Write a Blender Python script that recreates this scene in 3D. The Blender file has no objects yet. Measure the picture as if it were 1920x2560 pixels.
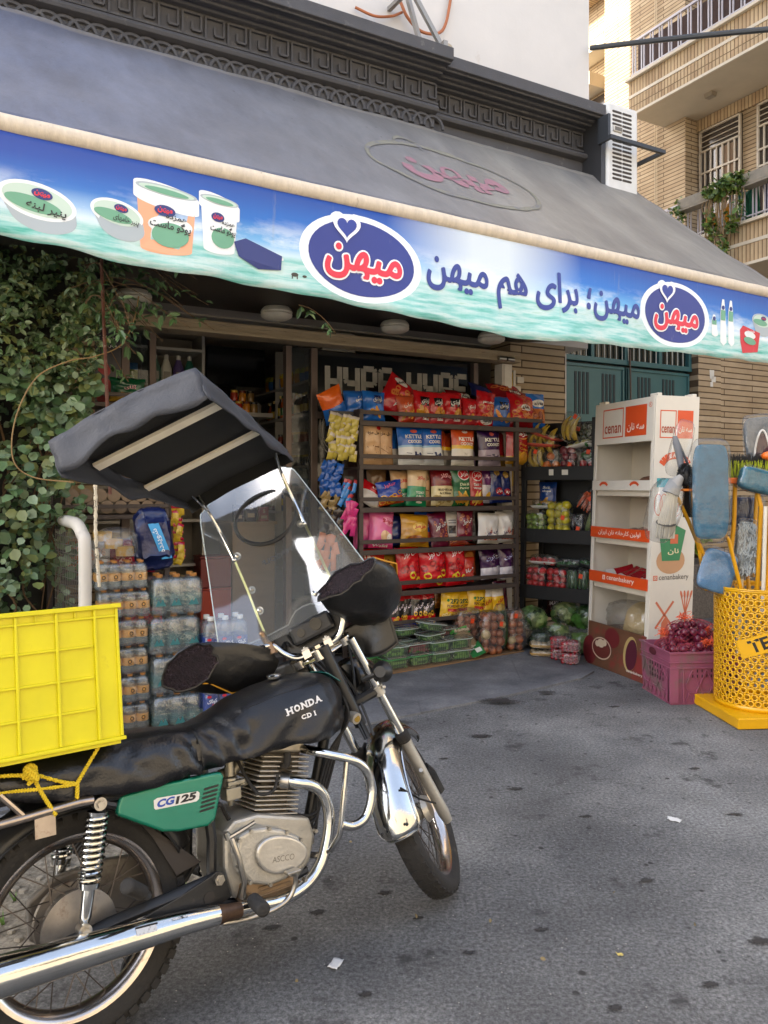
import bpy, math, random
from mathutils import Vector, Matrix, noise
from math import sin, cos, pi, radians
sc = bpy.context.scene
col = sc.collection

# ------------------------------------------------------------------ camera, sky, sun, exposure
cam = bpy.data.objects.new('camera', bpy.data.cameras.new('camera'))
col.objects.link(cam)
cam.location = (0, 0, 1.5)
cam.rotation_euler = (radians(90), 0, 0)
cam.data.sensor_fit = 'HORIZONTAL'
cam.data.sensor_width = 36
cam.data.lens = 36.05
cam.data.shift_y = -0.0338
cam.data.clip_end = 300
cam.data.clip_start = 0.05
sc.camera = cam
TH = radians(28.6)                      # the shop front runs 28.6 degrees off the picture plane
CT, ST = cos(TH), sin(TH)
def FW(s, q, z=0.0):                    # along the shop front, into the shop, up  ->  world
    return Vector((CT*s - ST*q, ST*s + CT*q, z))
SUN_EL = radians(38)
to_sun = FW(-0.9, 0.436, 0).normalized()*cos(SUN_EL) + Vector((0, 0, sin(SUN_EL)))
world = bpy.data.worlds.new('World'); sc.world = world
world.use_nodes = True
wn = world.node_tree
sky = wn.nodes.new('ShaderNodeTexSky'); sky.sky_type = 'NISHITA'; sky.sun_disc = False
sky.sun_elevation = SUN_EL
sky.sun_rotation = math.atan2(to_sun.x, to_sun.y)
sky.dust_density = 3.0; sky.air_density = 1.0
bg = wn.nodes['Background']; bg.inputs[1].default_value = 0.15
hs = wn.nodes.new('ShaderNodeHueSaturation'); hs.inputs['Saturation'].default_value = .7   # hazy city sky
wn.links.new(sky.outputs[0], hs.inputs['Color']); wn.links.new(hs.outputs[0], bg.inputs[0])
sl = bpy.data.lights.new('sun', 'SUN'); sl.energy = 4.0; sl.angle = radians(0.5); sl.color = (1.0, 0.93, 0.82)
so = bpy.data.objects.new('sun', sl); col.objects.link(so)
so.rotation_euler = to_sun.to_track_quat('Z', 'Y').to_euler()
sc.view_settings.view_transform = 'Standard'
sc.view_settings.look = 'None'
sc.view_settings.gamma = 1.0
sc.view_settings.exposure = 2.4
sc.cycles.max_bounces = 8
sc.cycles.transparent_max_bounces = 16
sc.cycles.diffuse_bounces = 6
sc.cycles.glossy_bounces = 4
sc.cycles.caustics_reflective = False
sc.cycles.caustics_refractive = False
sc.cycles.use_denoising = True
sc.cycles.sample_clamp_indirect = 6.0

# ------------------------------------------------------------------ colours and materials
def lin(h):
    h = h.lstrip('#')
    r = [int(h[i:i+2], 16)/255 for i in (0, 2, 4)]
    return tuple(((c/12.92) if c <= .04045 else ((c+.055)/1.055)**2.4) for c in r) + (1,)
MC = {}
def mat(key, hexc, rough=.5, metal=0, bump=None, var=None, spec=None, coat=0, stretch=None, sheen=0, dirt=None):
    """one principled material: bump=(scale, strength), var=(scale, low factor), dirt=(hex, scale, threshold)"""
    k = (key, hexc, rough, metal, bump, var, spec, coat, stretch, sheen, dirt)
    if k in MC: return MC[k]
    m = bpy.data.materials.new(key); m.use_nodes = True
    nt = m.node_tree; N = nt.nodes; L = nt.links
    p = N['Principled BSDF']
    c = lin(hexc)
    p.inputs['Base Color'].default_value = c
    p.inputs['Roughness'].default_value = rough
    p.inputs['Metallic'].default_value = metal
    if spec is not None: p.inputs['Specular IOR Level'].default_value = spec
    if coat: p.inputs['Coat Weight'].default_value = coat; p.inputs['Coat Roughness'].default_value = .08
    if sheen: p.inputs['Sheen Weight'].default_value = sheen
    tc = None
    def coords():
        nonlocal tc
        if tc is None:
            t = N.new('ShaderNodeTexCoord')
            if stretch:
                mp = N.new('ShaderNodeMapping'); mp.inputs['Scale'].default_value = stretch
                L.new(t.outputs['Object'], mp.inputs['Vector']); tc = mp.outputs['Vector']
            else: tc = t.outputs['Object']
        return tc
    colr = None
    if var:
        n = N.new('ShaderNodeTexNoise'); n.inputs['Scale'].default_value = var[0]; n.inputs['Detail'].default_value = 6
        n.inputs['Roughness'].default_value = .65
        L.new(coords(), n.inputs['Vector'])
        r = N.new('ShaderNodeMapRange'); r.inputs['From Min'].default_value = .3; r.inputs['From Max'].default_value = .7
        r.inputs['To Min'].default_value = var[1]; r.inputs['To Max'].default_value = 1.0
        L.new(n.outputs['Fac'], r.inputs['Value'])
        mx = N.new('ShaderNodeMix'); mx.data_type = 'RGBA'; mx.blend_type = 'MULTIPLY'
        mx.inputs['Factor'].default_value = 1; mx.inputs['A'].default_value = c
        L.new(r.outputs[0], mx.inputs['B']); colr = mx.outputs['Result']
    if dirt:
        n = N.new('ShaderNodeTexNoise'); n.inputs['Scale'].default_value = dirt[1]; n.inputs['Detail'].default_value = 8
        n.inputs['Roughness'].default_value = .7
        L.new(coords(), n.inputs['Vector'])
        r = N.new('ShaderNodeMapRange'); r.inputs['From Min'].default_value = dirt[2]; r.inputs['From Max'].default_value = dirt[2]+.12
        L.new(n.outputs['Fac'], r.inputs['Value'])
        mx = N.new('ShaderNodeMix'); mx.data_type = 'RGBA'
        L.new(r.outputs[0], mx.inputs['Factor'])
        if colr: L.new(colr, mx.inputs['A'])
        else: mx.inputs['A'].default_value = c
        mx.inputs['B'].default_value = lin(dirt[0]); colr = mx.outputs['Result']
    if colr: L.new(colr, p.inputs['Base Color'])
    if bump:
        n = N.new('ShaderNodeTexNoise'); n.inputs['Scale'].default_value = bump[0]; n.inputs['Detail'].default_value = 5
        L.new(coords(), n.inputs['Vector'])
        b = N.new('ShaderNodeBump'); b.inputs['Strength'].default_value = bump[1]; b.inputs['Distance'].default_value = .01
        L.new(n.outputs['Fac'], b.inputs['Height']); L.new(b.outputs[0], p.inputs['Normal'])
    MC[k] = m
    return m
def film(key, hexc='#ffffff', clear=.85, gloss=.12, rough=.08, bump=None):
    """thin clear plastic or glass: transparent + a little tinted body + Fresnel gloss"""
    k = (key, hexc, clear, gloss, rough, bump)
    if k in MC: return MC[k]
    m = bpy.data.materials.new(key); m.use_nodes = True
    nt = m.node_tree; N = nt.nodes; L = nt.links
    N.remove(N['Principled BSDF'])
    t = N.new('ShaderNodeBsdfTransparent'); d = N.new('ShaderNodeBsdfDiffuse'); g = N.new('ShaderNodeBsdfGlossy')
    g.inputs['Roughness'].default_value = rough
    d.inputs['Color'].default_value = lin(hexc)
    c = lin(hexc); t.inputs['Color'].default_value = tuple(.5+.5*x for x in c[:3]) + (1,)
    m1 = N.new('ShaderNodeMixShader'); m1.inputs[0].default_value = 1-clear
    L.new(t.outputs[0], m1.inputs[1]); L.new(d.outputs[0], m1.inputs[2])
    lw = N.new('ShaderNodeLayerWeight'); lw.inputs['Blend'].default_value = .25
    r = N.new('ShaderNodeMapRange'); r.inputs['To Min'].default_value = gloss*.35; r.inputs['To Max'].default_value = min(1, gloss*.35+.30)
    L.new(lw.outputs['Fresnel'], r.inputs['Value'])
    m2 = N.new('ShaderNodeMixShader')
    L.new(r.outputs[0], m2.inputs[0]); L.new(m1.outputs[0], m2.inputs[1]); L.new(g.outputs[0], m2.inputs[2])
    if bump:
        tx = N.new('ShaderNodeTexCoord')
        n = N.new('ShaderNodeTexNoise'); n.inputs['Scale'].default_value = bump[0]; n.inputs['Detail'].default_value = 4
        L.new(tx.outputs['Object'], n.inputs['Vector'])
        b = N.new('ShaderNodeBump'); b.inputs['Strength'].default_value = bump[1]; b.inputs['Distance'].default_value = .02
        L.new(n.outputs['Fac'], b.inputs['Height'])
        L.new(b.outputs[0], g.inputs['Normal']); L.new(b.outputs[0], lw.inputs['Normal'])
    L.new(m2.outputs[0], N['Material Output'].inputs[0])
    MC[k] = m
    return m
def foil(h): return mat('printed_foil', h, .24, 0, bump=(26, .5), spec=.7)
def ink(h): return mat('ink', h, .5)
def plastic(h, r=.4): return mat('plastic', h, r, bump=(60, .05))
chrome = mat('chrome', '#cfcfcc', .14, 1, bump=(40, .04), var=(7, .82), dirt=('#85766a', 14, .64))
steel = mat('worn_steel', '#b8b4ac', .32, 1, var=(20, .7), dirt=('#6a4a34', 18, .62))
alloy = mat('cast_alloy', '#c2beb4', .42, .6, bump=(120, .15), var=(9, .7), dirt=('#6a625a', 10, .64))
black_metal = mat('black_paint_metal', '#1c1c1d', .42, 0, bump=(60, .1), var=(10, .6), dirt=('#3c3733', 12, .62))
rubber = mat('rubber', '#262422', .8, bump=(90, .3), var=(14, .7), dirt=('#4a443d', 6, .6))
leather = mat('black_leatherette', '#151518', .30, bump=(140, .2), var=(5, .7), spec=.55)
white_paint = mat('white_paint', '#d8d2c6', .45, var=(6, .8), dirt=('#8c7f6c', 9, .68))

# ------------------------------------------------------------------ mesh builder
class MB:
    def __init__(s): s.v = []; s.f = []; s.m = []; s.sm = []
    def add(s, vs, fs, slot=0, smooth=False, X=None):
        b = len(s.v)
        for p in vs:
            p = Vector(p); s.v.append(X @ p if X is not None else p)
        for i, f in enumerate(fs):
            s.f.append([b+k for k in f]); s.m.append(slot[i] if isinstance(slot, list) else slot); s.sm.append(smooth)
        return s
    def box(s, x0, x1, y0, y1, z0, z1, slot=0, X=None):
        v = [(x, y, z) for z in (z0, z1) for y in (y0, y1) for x in (x0, x1)]
        return s.add(v, [(0,2,3,1),(4,5,7,6),(0,1,5,4),(2,6,7,3),(0,4,6,2),(1,3,7,5)], slot, False, X)
    def loft(s, rings, slot=0, caps=True, smooth=True, X=None, closed=False):
        n = len(rings[0]); vs = [p for r in rings for p in r]; fs = []
        R = len(rings)
        for i in range(R if closed else R-1):
            a = i*n; b = ((i+1) % R)*n
            for k in range(n): fs.append((a+k, a+(k+1) % n, b+(k+1) % n, b+k))
        if caps and not closed:
            fs.append(tuple(range(n-1, -1, -1))); fs.append(tuple((R-1)*n+k for k in range(n)))
        return s.add(vs, fs, slot, smooth, X)
    def tube(s, pts, r, n=8, slot=0, caps=True, X=None, closed=False, flat=None):
        P = [Vector(p) for p in pts]; L = len(P); rings = []
        u = None
        for i, p in enumerate(P):
            if closed: t = P[(i+1) % L]-P[i-1]
            else: t = P[min(i+1, L-1)]-P[max(i-1, 0)]
            if t.length < 1e-9: t = Vector((0, 0, 1))
            t.normalize()
            if u is None:
                u = t.orthogonal().normalized()
            u = (u-t*u.dot(t))
            if u.length < 1e-6: u = t.orthogonal()
            u.normalize(); w = t.cross(u)
            rr = r[i] if isinstance(r, (list, tuple)) else r
            rings.append([p+(u*cos(2*pi*k/n)+w*sin(2*pi*k/n)*(flat or 1))*rr for k in range(n)])
        return s.loft(rings, slot, caps, True, X, closed)
    def lathe(s, prof, n=20, slot=0, X=None, caps=True, smooth=True):
        return s.loft([[(r*cos(2*pi*k/n), r*sin(2*pi*k/n), z) for k in range(n)] for r, z in prof], slot, caps, smooth, X)
    def cyl(s, a, b, r, n=12, slot=0): return s.tube([a, b], r, n, slot)
    def grid(s, fn, nu, nv, slot=0, X=None, smooth=True, cu=False):
        vs = [fn(i/nu, j/nv) for j in range(nv+1) for i in range(nu+1)]
        fs = []; sl = []
        for j in range(nv):
            for i in range(nu):
                a = j*(nu+1)+i; fs.append((a, a+1, a+nu+2, a+nu+1))
                sl.append(slot((i+.5)/nu, (j+.5)/nv) if callable(slot) else slot)
        return s.add(vs, fs, sl, smooth, X)
    def ell(s, c, r, n=14, m=9, slot=0, X=None, jit=0):
        c = Vector(c); vs = []; r = (r, r, r) if not isinstance(r, (tuple, list)) else r
        rings = []
        for j in range(1, m):
            a = pi*j/m
            rings.append([(c.x+r[0]*sin(a)*cos(2*pi*k/n), c.y+r[1]*sin(a)*sin(2*pi*k/n), c.z-r[2]*cos(a)) for k in range(n)])
        b = len(s.v); s.loft(rings, slot, False, True, X)
        t0 = Vector((c.x, c.y, c.z-r[2])); t1 = Vector((c.x, c.y, c.z+r[2]))
        vs = [t0] + [Vector(p) for p in rings[0]] + [t1] + [Vector(p) for p in rings[-1]]
        fs = [(0, 1+(k+1) % n, 1+k) for k in range(n)] + [(n+1, n+2+k, n+2+(k+1) % n) for k in range(n)]
        s.add(vs, fs, slot, True, X); return s
    def prism(s, poly, y0, y1, slot=0, X=None, smooth=False):
        """polygon in x,z pushed from y0 to y1"""
        n = len(poly); v = [(x, y0, z) for x, z in poly]+[(x, y1, z) for x, z in poly]
        f = [tuple(range(n)), tuple(range(2*n-1, n-1, -1))]+[(k, k+n, (k+1) % n+n, (k+1) % n) for k in range(n)]
        return s.add(v, f, slot, smooth, X)
    def decal(s, vf, mp, slot=0):
        vs, fs = vf
        return s.add([mp(x, y) for x, y in vs], fs, slot, False)
    def build(s, name, mats, parent=None, bevel=0, sub=0, solid=0, off=None, seg=2):
        me = bpy.data.meshes.new(name)
        o = off
        if o is None and parent is not None:
            t = parent
            while t.parent: t = t.parent
            o = ORG.get(t.name)
        vv = [p-o for p in s.v] if o is not None else s.v
        me.from_pydata([tuple(p) for p in vv], [], s.f)
        for m_ in (mats if isinstance(mats, (list, tuple)) else [mats]): me.materials.append(m_)
        me.polygons.foreach_set('material_index', s.m)
        me.polygons.foreach_set('use_smooth', [True]*len(s.f) if any(s.sm) else [False]*len(s.f))
        me.update()
        if any(s.sm): me.set_sharp_from_angle(angle=radians(42))
        ob = bpy.data.objects.new(name, me); col.objects.link(ob)
        if parent is not None: ob.parent = parent
        if bevel:
            b = ob.modifiers.new('bevel', 'BEVEL'); b.width = bevel; b.segments = seg; b.limit_method = 'ANGLE'; b.angle_limit = radians(35)
        if solid:
            b = ob.modifiers.new('solid', 'SOLIDIFY'); b.thickness = solid; b.offset = 0
        if sub:
            b = ob.modifiers.new('sub', 'SUBSURF'); b.levels = sub; b.render_levels = sub
        return ob
ORG = {}
def tag(o, label, cat, group=None, kind=None):
    if label: o['label'] = label
    if cat: o['category'] = cat
    if group: o['group'] = group
    if kind: o['kind'] = kind
    return o
def thing(name, label, cat, loc=(0, 0, 0), rotz=0, group=None):
    o = bpy.data.objects.new(name, None); col.objects.link(o)
    o.location = loc; o.rotation_euler = (0, 0, rotz); o.empty_display_size = .1
    return tag(o, label, cat, group)
def fthing(name, label, cat, s, q, z=0, group=None):
    """a thing built in shop-front coordinates; its empty stands at (s, q, z)"""
    o = thing(name, label, cat, FW(s, q, z), TH, group)
    ORG[o.name] = Vector((s, q, z)); return o
def fsolo(name, mb, mats, label, cat, s, q, z=0, group=None, kind=None, **kw):
    o = mb.build(name, mats, off=Vector((s, q, z)), **kw)
    o.location = FW(s, q, z); o.rotation_euler = (0, 0, TH)
    return tag(o, label, cat, group, kind)
def solo(name, mb, mats, label, cat, loc, rotz=0, group=None, kind=None, **kw):
    o = mb.build(name, mats, **kw); o.location = loc; o.rotation_euler = (0, 0, rotz)
    return tag(o, label, cat, group, kind)
def dup(root, loc=None, rot=None, label=None, group=None):
    r = root.copy(); col.objects.link(r)
    if loc is not None: r.location = loc
    if rot is not None: r.rotation_euler = rot
    if label: r['label'] = label
    if group: r['group'] = group
    for ch in root.children:
        c = ch.copy(); col.objects.link(c); c.parent = r
        for g in ch.children:
            d = g.copy(); col.objects.link(d); d.parent = c
    return r

# ------------------------------------------------------------------ lettering (built-in font, Persian letters shaped here)
PF = {'ا':(0xFE8D,0xFE8E,0,0),'آ':(0xFE81,0xFE82,0,0),'ب':(0xFE8F,),'پ':(0xFB56,),'ت':(0xFE95,),'ج':(0xFE9D,),'چ':(0xFB7A,),'خ':(0xFEA5,),
 'ح':(0xFEA1,),'د':(0xFEA9,0xFEAA,0,0),'ر':(0xFEAD,0xFEAE,0,0),'ز':(0xFEAF,0xFEB0,0,0),'س':(0xFEB1,),'ش':(0xFEB5,),'ف':(0xFED1,),'ق':(0xFED5,),
 'ک':(0xFB8E,),'گ':(0xFB92,),'ل':(0xFEDD,),'م':(0xFEE1,),'ن':(0xFEE5,),'و':(0xFEED,0xFEEE,0,0),'ه':(0xFEE9,),'ی':(0xFBFC,),'ص':(0xFEB9,),
 'ع':(0xFEC9,),'ط':(0xFEC1,)}
def shape_fa(t):
    out = []
    def forms(c):
        f = PF.get(c)
        if f is None: return None
        return f if len(f) == 4 else (f[0], f[0]+1, f[0]+2, f[0]+3)
    n = len(t)
    for i, c in enumerate(t):
        f = forms(c)
        if f is None: out.append(c); continue
        pv = forms(t[i-1]) if i > 0 else None
        nx = forms(t[i+1]) if i < n-1 else None
        jp = pv is not None and pv[2] != 0
        jn = nx is not None and f[2] != 0
        out.append(chr(f[3] if jp and jn else f[1] if jp else f[2] if jn else f[0]))
    return ''.join(reversed(out))
TX = {}
def text2d(t, bold=0.0, raw=False):
    k = (t, bold)
    if k in TX: return TX[k]
    fa = any('\u0600' <= c <= '\u06ff' for c in t)
    cu = bpy.data.curves.new('t', 'FONT'); cu.body = shape_fa(t) if fa else t
    cu.offset = bold; cu.resolution_u = 3
    ob = bpy.data.objects.new('t', cu); col.objects.link(ob)
    dg = bpy.context.evaluated_depsgraph_get(); dg.update()
    e = ob.evaluated_get(dg); me = e.to_mesh()
    vs = [(v.co.x, v.co.y) for v in me.vertices]; fs = [tuple(p.vertices) for p in me.polygons]
    e.to_mesh_clear(); bpy.data.objects.remove(ob); bpy.data.curves.remove(cu)
    TX[k] = (vs, fs); return TX[k]
def fit(vf, x, y, w=None, h=None, rot=0, shear=0, flip=False):
    """lettering scaled into a w x h box centred on x, y"""
    vs, fs = vf
    x0 = min(v[0] for v in vs); x1 = max(v[0] for v in vs); y0 = min(v[1] for v in vs); y1 = max(v[1] for v in vs)
    sx = w/(x1-x0) if w else None; sy = h/(y1-y0) if h else None
    sx = sx or sy; sy = sy or sx
    c, s_ = cos(rot), sin(rot); o = []
    for a, b in vs:
        px = (a-(x0+x1)/2)*sx; py = (b-(y0+y1)/2)*sy
        px += shear*py
        if flip: px = -px
        o.append((x+px*c-py*s_, y+px*s_+py*c))
    return o, fs
def disc2(x, y, rx, ry, rings=3, n=28, rot=0):
    vs = [(0, 0)]; fs = []
    for j in range(1, rings+1):
        for k in range(n): vs.append((rx*j/rings*cos(2*pi*k/n), ry*j/rings*sin(2*pi*k/n)))
    for k in range(n): fs.append((0, 1+k, 1+(k+1) % n))
    for j in range(rings-1):
        for k in range(n):
            a = 1+j*n+k; b = 1+j*n+(k+1) % n; fs.append((a, a+n, b+n, b))
    c, s_ = cos(rot), sin(rot)
    return [(x+a*c-b*s_, y+a*s_+b*c) for a, b in vs], fs
def rect2(x0, x1, y0, y1, nx=4, ny=4):
    vs = [(x0+(x1-x0)*i/nx, y0+(y1-y0)*j/ny) for j in range(ny+1) for i in range(nx+1)]
    fs = [(j*(nx+1)+i, j*(nx+1)+i+1, (j+1)*(nx+1)+i+1, (j+1)*(nx+1)+i) for j in range(ny) for i in range(nx)]
    return vs, fs
def poly2(pts): return list(pts), [tuple(range(len(pts)))]
def line2(pts, w):
    vs = []; fs = []
    for (a, b), (c, d) in zip(pts[:-1], pts[1:]):
        l = math.hypot(c-a, d-b) or 1; nx, ny = -(d-b)/l*w/2, (c-a)/l*w/2; k = len(vs)
        vs += [(a-nx, b-ny), (c-nx, d-ny), (c+nx, d+ny), (a+nx, b+ny)]; fs.append((k, k+1, k+2, k+3))
    return vs, fs
def heart2(x, y, r):
    return poly2([(x+r*.06*16*sin(t)**3, y+r*.06*(13*cos(t)-5*cos(2*t)-2*cos(3*t)-cos(4*t))) for t in [2*pi*k/30 for k in range(30)]])
def bez(P, n=8):
    """smooth curve through points (Catmull-Rom)"""
    P = [Vector(p) for p in P]; Q = [P[0]*2-P[1]]+P+[P[-1]*2-P[-2]]; o = []
    for i in range(1, len(Q)-2):
        a, b, c, d = Q[i-1:i+3]
        for k in range(n):
            t = k/n
            o.append(.5*((2*b)+(c-a)*t+(2*a-5*b+4*c-d)*t*t+(3*b-a-3*c+d)*t**3))
    o.append(P[-1]); return o
def nz(x, y=0, z=0): return noise.noise(Vector((x, y, z)))
rnd = random.Random(7)
# ================================================================== ground
def node_mat(key):
    m = bpy.data.materials.new(key); m.use_nodes = True
    return m, m.node_tree.nodes, m.node_tree.links, m.node_tree.nodes['Principled BSDF']
def tnoise(N, L, vec, scale, detail=6, rough=.6):
    n = N.new('ShaderNodeTexNoise'); n.inputs['Scale'].default_value = scale; n.inputs['Detail'].default_value = detail
    n.inputs['Roughness'].default_value = rough
    L.new(vec, n.inputs['Vector']); return n.outputs['Fac']
def ramp(N, L, fac, stops):
    r = N.new('ShaderNodeValToRGB'); e = r.color_ramp.elements
    while len(e) < len(stops): e.new(.5)
    for i, (p, c) in enumerate(stops):
        e[i].position = p; e[i].color = c if isinstance(c, tuple) else lin(c)
    L.new(fac, r.inputs[0]); return r.outputs[0]
def mixc(N, L, fac, a, b, mode='MIX'):
    x = N.new('ShaderNodeMix'); x.data_type = 'RGBA'; x.blend_type = mode
    for nm, v in (('Factor', fac), ('A', a), ('B', b)):
        if isinstance(v, (int, float)): x.inputs[nm].default_value = v
        elif isinstance(v, tuple): x.inputs[nm].default_value = v
        elif isinstance(v, str): x.inputs[nm].default_value = lin(v)
        else: L.new(v, x.inputs[nm])
    return x.outputs['Result']
def mrange(N, L, v, a, b, c=0, d=1):
    r = N.new('ShaderNodeMapRange')
    for nm, x in (('From Min', a), ('From Max', b), ('To Min', c), ('To Max', d)): r.inputs[nm].default_value = x
    L.new(v, r.inputs['Value']); return r.outputs[0]
def asphalt_mat():
    m, N, L, p = node_mat('asphalt')
    tc = N.new('ShaderNodeTexCoord').outputs['Object']
    big = tnoise(N, L, tc, .9, 5); mid = tnoise(N, L, tc, 3.2, 7, .7); fine = tnoise(N, L, tc, 70, 5, .8)
    base = ramp(N, L, big, [(.34, '#6c6c6d'), (.5, '#8b8b8b'), (.64, '#adadab')])
    grain = ramp(N, L, fine, [(.32, '#454545'), (.5, '#b4b4b4'), (.68, '#ffffff')])
    c = mixc(N, L, .9, base, grain, 'MULTIPLY')
    st = mrange(N, L, mid, .575, .66, 0, .8)                      # oil spots
    c = mixc(N, L, st, c, '#2b2a2a')
    v = N.new('ShaderNodeTexVoronoi'); v.inputs['Scale'].default_value = 11; L.new(tc, v.inputs['Vector'])
    sp = mrange(N, L, v.outputs['Distance'], .10, .16, .9, 0)
    gate_ = mrange(N, L, tnoise(N, L, tc, 5.5, 3), .5, .56)
    mm = N.new('ShaderNodeMath'); mm.operation = 'MULTIPLY'; L.new(sp, mm.inputs[0]); L.new(gate_, mm.inputs[1])
    c = mixc(N, L, mm.outputs[0], c, '#272626')           # round chewing-gum spots
    v2 = N.new('ShaderNodeTexVoronoi'); v2.inputs['Scale'].default_value = 26; L.new(tc, v2.inputs['Vector'])
    sp2 = mrange(N, L, v2.outputs['Distance'], .05, .08, 1, 0)
    c = mixc(N, L, sp2, c, '#a8a49a')                     # light grit
    L.new(c, p.inputs['Base Color']); p.inputs['Roughness'].default_value = .85
    b = N.new('ShaderNodeBump'); b.inputs['Strength'].default_value = 1; b.inputs['Distance'].default_value = .010
    L.new(tnoise(N, L, tc, 90, 5, .8), b.inputs['Height']); L.new(b.outputs[0], p.inputs['Normal'])
    return m
def paving_mat():
    m, N, L, p = node_mat('dark_stone_paving')
    tc = N.new('ShaderNodeTexCoord').outputs['Object']
    v = N.new('ShaderNodeTexVoronoi'); v.feature = 'DISTANCE_TO_EDGE'; v.inputs['Scale'].default_value = 1.5; L.new(tc, v.inputs['Vector'])
    joint = mrange(N, L, v.outputs['Distance'], .002, .012, .35, 0)
    base = ramp(N, L, tnoise(N, L, tc, 2.2, 7, .65), [(.32, '#56575a'), (.55, '#77787a'), (.7, '#8e8e8c')])
    base = mixc(N, L, .45, base, ramp(N, L, tnoise(N, L, tc, 60, 4), [(.3, '#777777'), (.7, '#ffffff')]), 'MULTIPLY')
    c = mixc(N, L, joint, base, '#3d3d3e')
    L.new(c, p.inputs['Base Color']); p.inputs['Roughness'].default_value = .7
    b = N.new('ShaderNodeBump'); b.inputs['Strength'].default_value = .35; b.inputs['Distance'].default_value = .006
    L.new(tnoise(N, L, tc, 9, 6), b.inputs['Height']); L.new(b.outputs[0], p.inputs['Normal'])
    return m
g = MB(); g.box(-70, 70, -60, 80, -.3, 0)
tag(g.build('street', asphalt_mat()), None, None, kind='structure')
def pave():
    b = MB()
    edge = [(-3.5, 3.75), (-1, 3.8), (.4, 3.95), (1.5, 4.2), (2.41, 4.3), (3.4, 4.38), (4.2, 4.5), (4.45, 4.62)]
    poly = [(s+.01*nz(s*9), q+.03*nz(s*5, 3)) for s, q in edge]+[(4.9, 6.3), (-3.5, 6.3)]
    n = len(poly); b.add([FW(s, q, .014) for s, q in poly]+[FW(s, q, -.1) for s, q in poly],
          [tuple(range(n))]+[(k, k+n, (k+1) % n+n, (k+1) % n) for k in range(n)])
    return tag(b.build('pavement', paving_mat()), None, None, kind='structure')
pave()
def stains():
    m, N, L, p = node_mat('oil_stain'); r = random.Random(5)
    tc = N.new('ShaderNodeTexCoord'); mp = N.new('ShaderNodeMapping'); mp.inputs['Location'].default_value = (-1, -1, 0); mp.inputs['Scale'].default_value = (2, 2, 0); L.new(tc.outputs['Generated'], mp.inputs['Vector'])
    ln = N.new('ShaderNodeVectorMath'); ln.operation = 'LENGTH'; L.new(mp.outputs[0], ln.inputs[0])
    ad = N.new('ShaderNodeMath'); L.new(ln.outputs['Value'], ad.inputs[0]); L.new(mrange(N, L, tnoise(N, L, tc.outputs['Object'], 38, 5, .7), .3, .7, 0, .7), ad.inputs[1])
    L.new(mrange(N, L, ad.outputs[0], .7, 1.3, .9, 0), p.inputs['Alpha']); p.inputs['Base Color'].default_value = lin('#302e2d'); p.inputs['Roughness'].default_value = .6
    for u, v, w, a in ((1040, 1592, .10, .1), (1090, 1520, .20, -.25), (1180, 1500, .10, -.3), (688, 1972, .05, .3), (1645, 2035, .07, .2), (1115, 1705, .06, 0), (1500, 1662, .05, .4), (1330, 1528, .06, 0), (590, 2005, .05, .2), (1010, 2060, .035, 0), (905, 1985, .03, .5), (1265, 1765, .05, .1), (1400, 1905, .05, .3), (1170, 2010, .04, .2), (790, 2150, .04, 0), (1540, 2130, .045, .1), (1330, 2180, .04, .6), (1590, 1760, .06, 0), (960, 1640, .05, 0), (830, 1930, .045, .3)):
        Y = 1.5*1661.5/(v-1050); X = (u-830)*Y/1661.5; n = 26; b = MB(); sd = r.random()*50
        pts = [(w*(.75+.6*nz(cos(t)*1.7+sd, sin(t)*1.7))*cos(t), w*.5*(.75+.6*nz(cos(t)*1.7+sd, sin(t)*1.7))*sin(t)) for t in [2*pi*k/n for k in range(n)]]
        z = .004 if CT*Y-ST*X < 4.15 or v > 1560 else .019
        b.add([(x*cos(a)-y*sin(a), x*sin(a)+y*cos(a), 0) for x, y in pts], [tuple(range(n))]); o = b.build('oil_stain', m); o.location = (X, Y, z); o['kind'] = 'structure'
stains()
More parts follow.
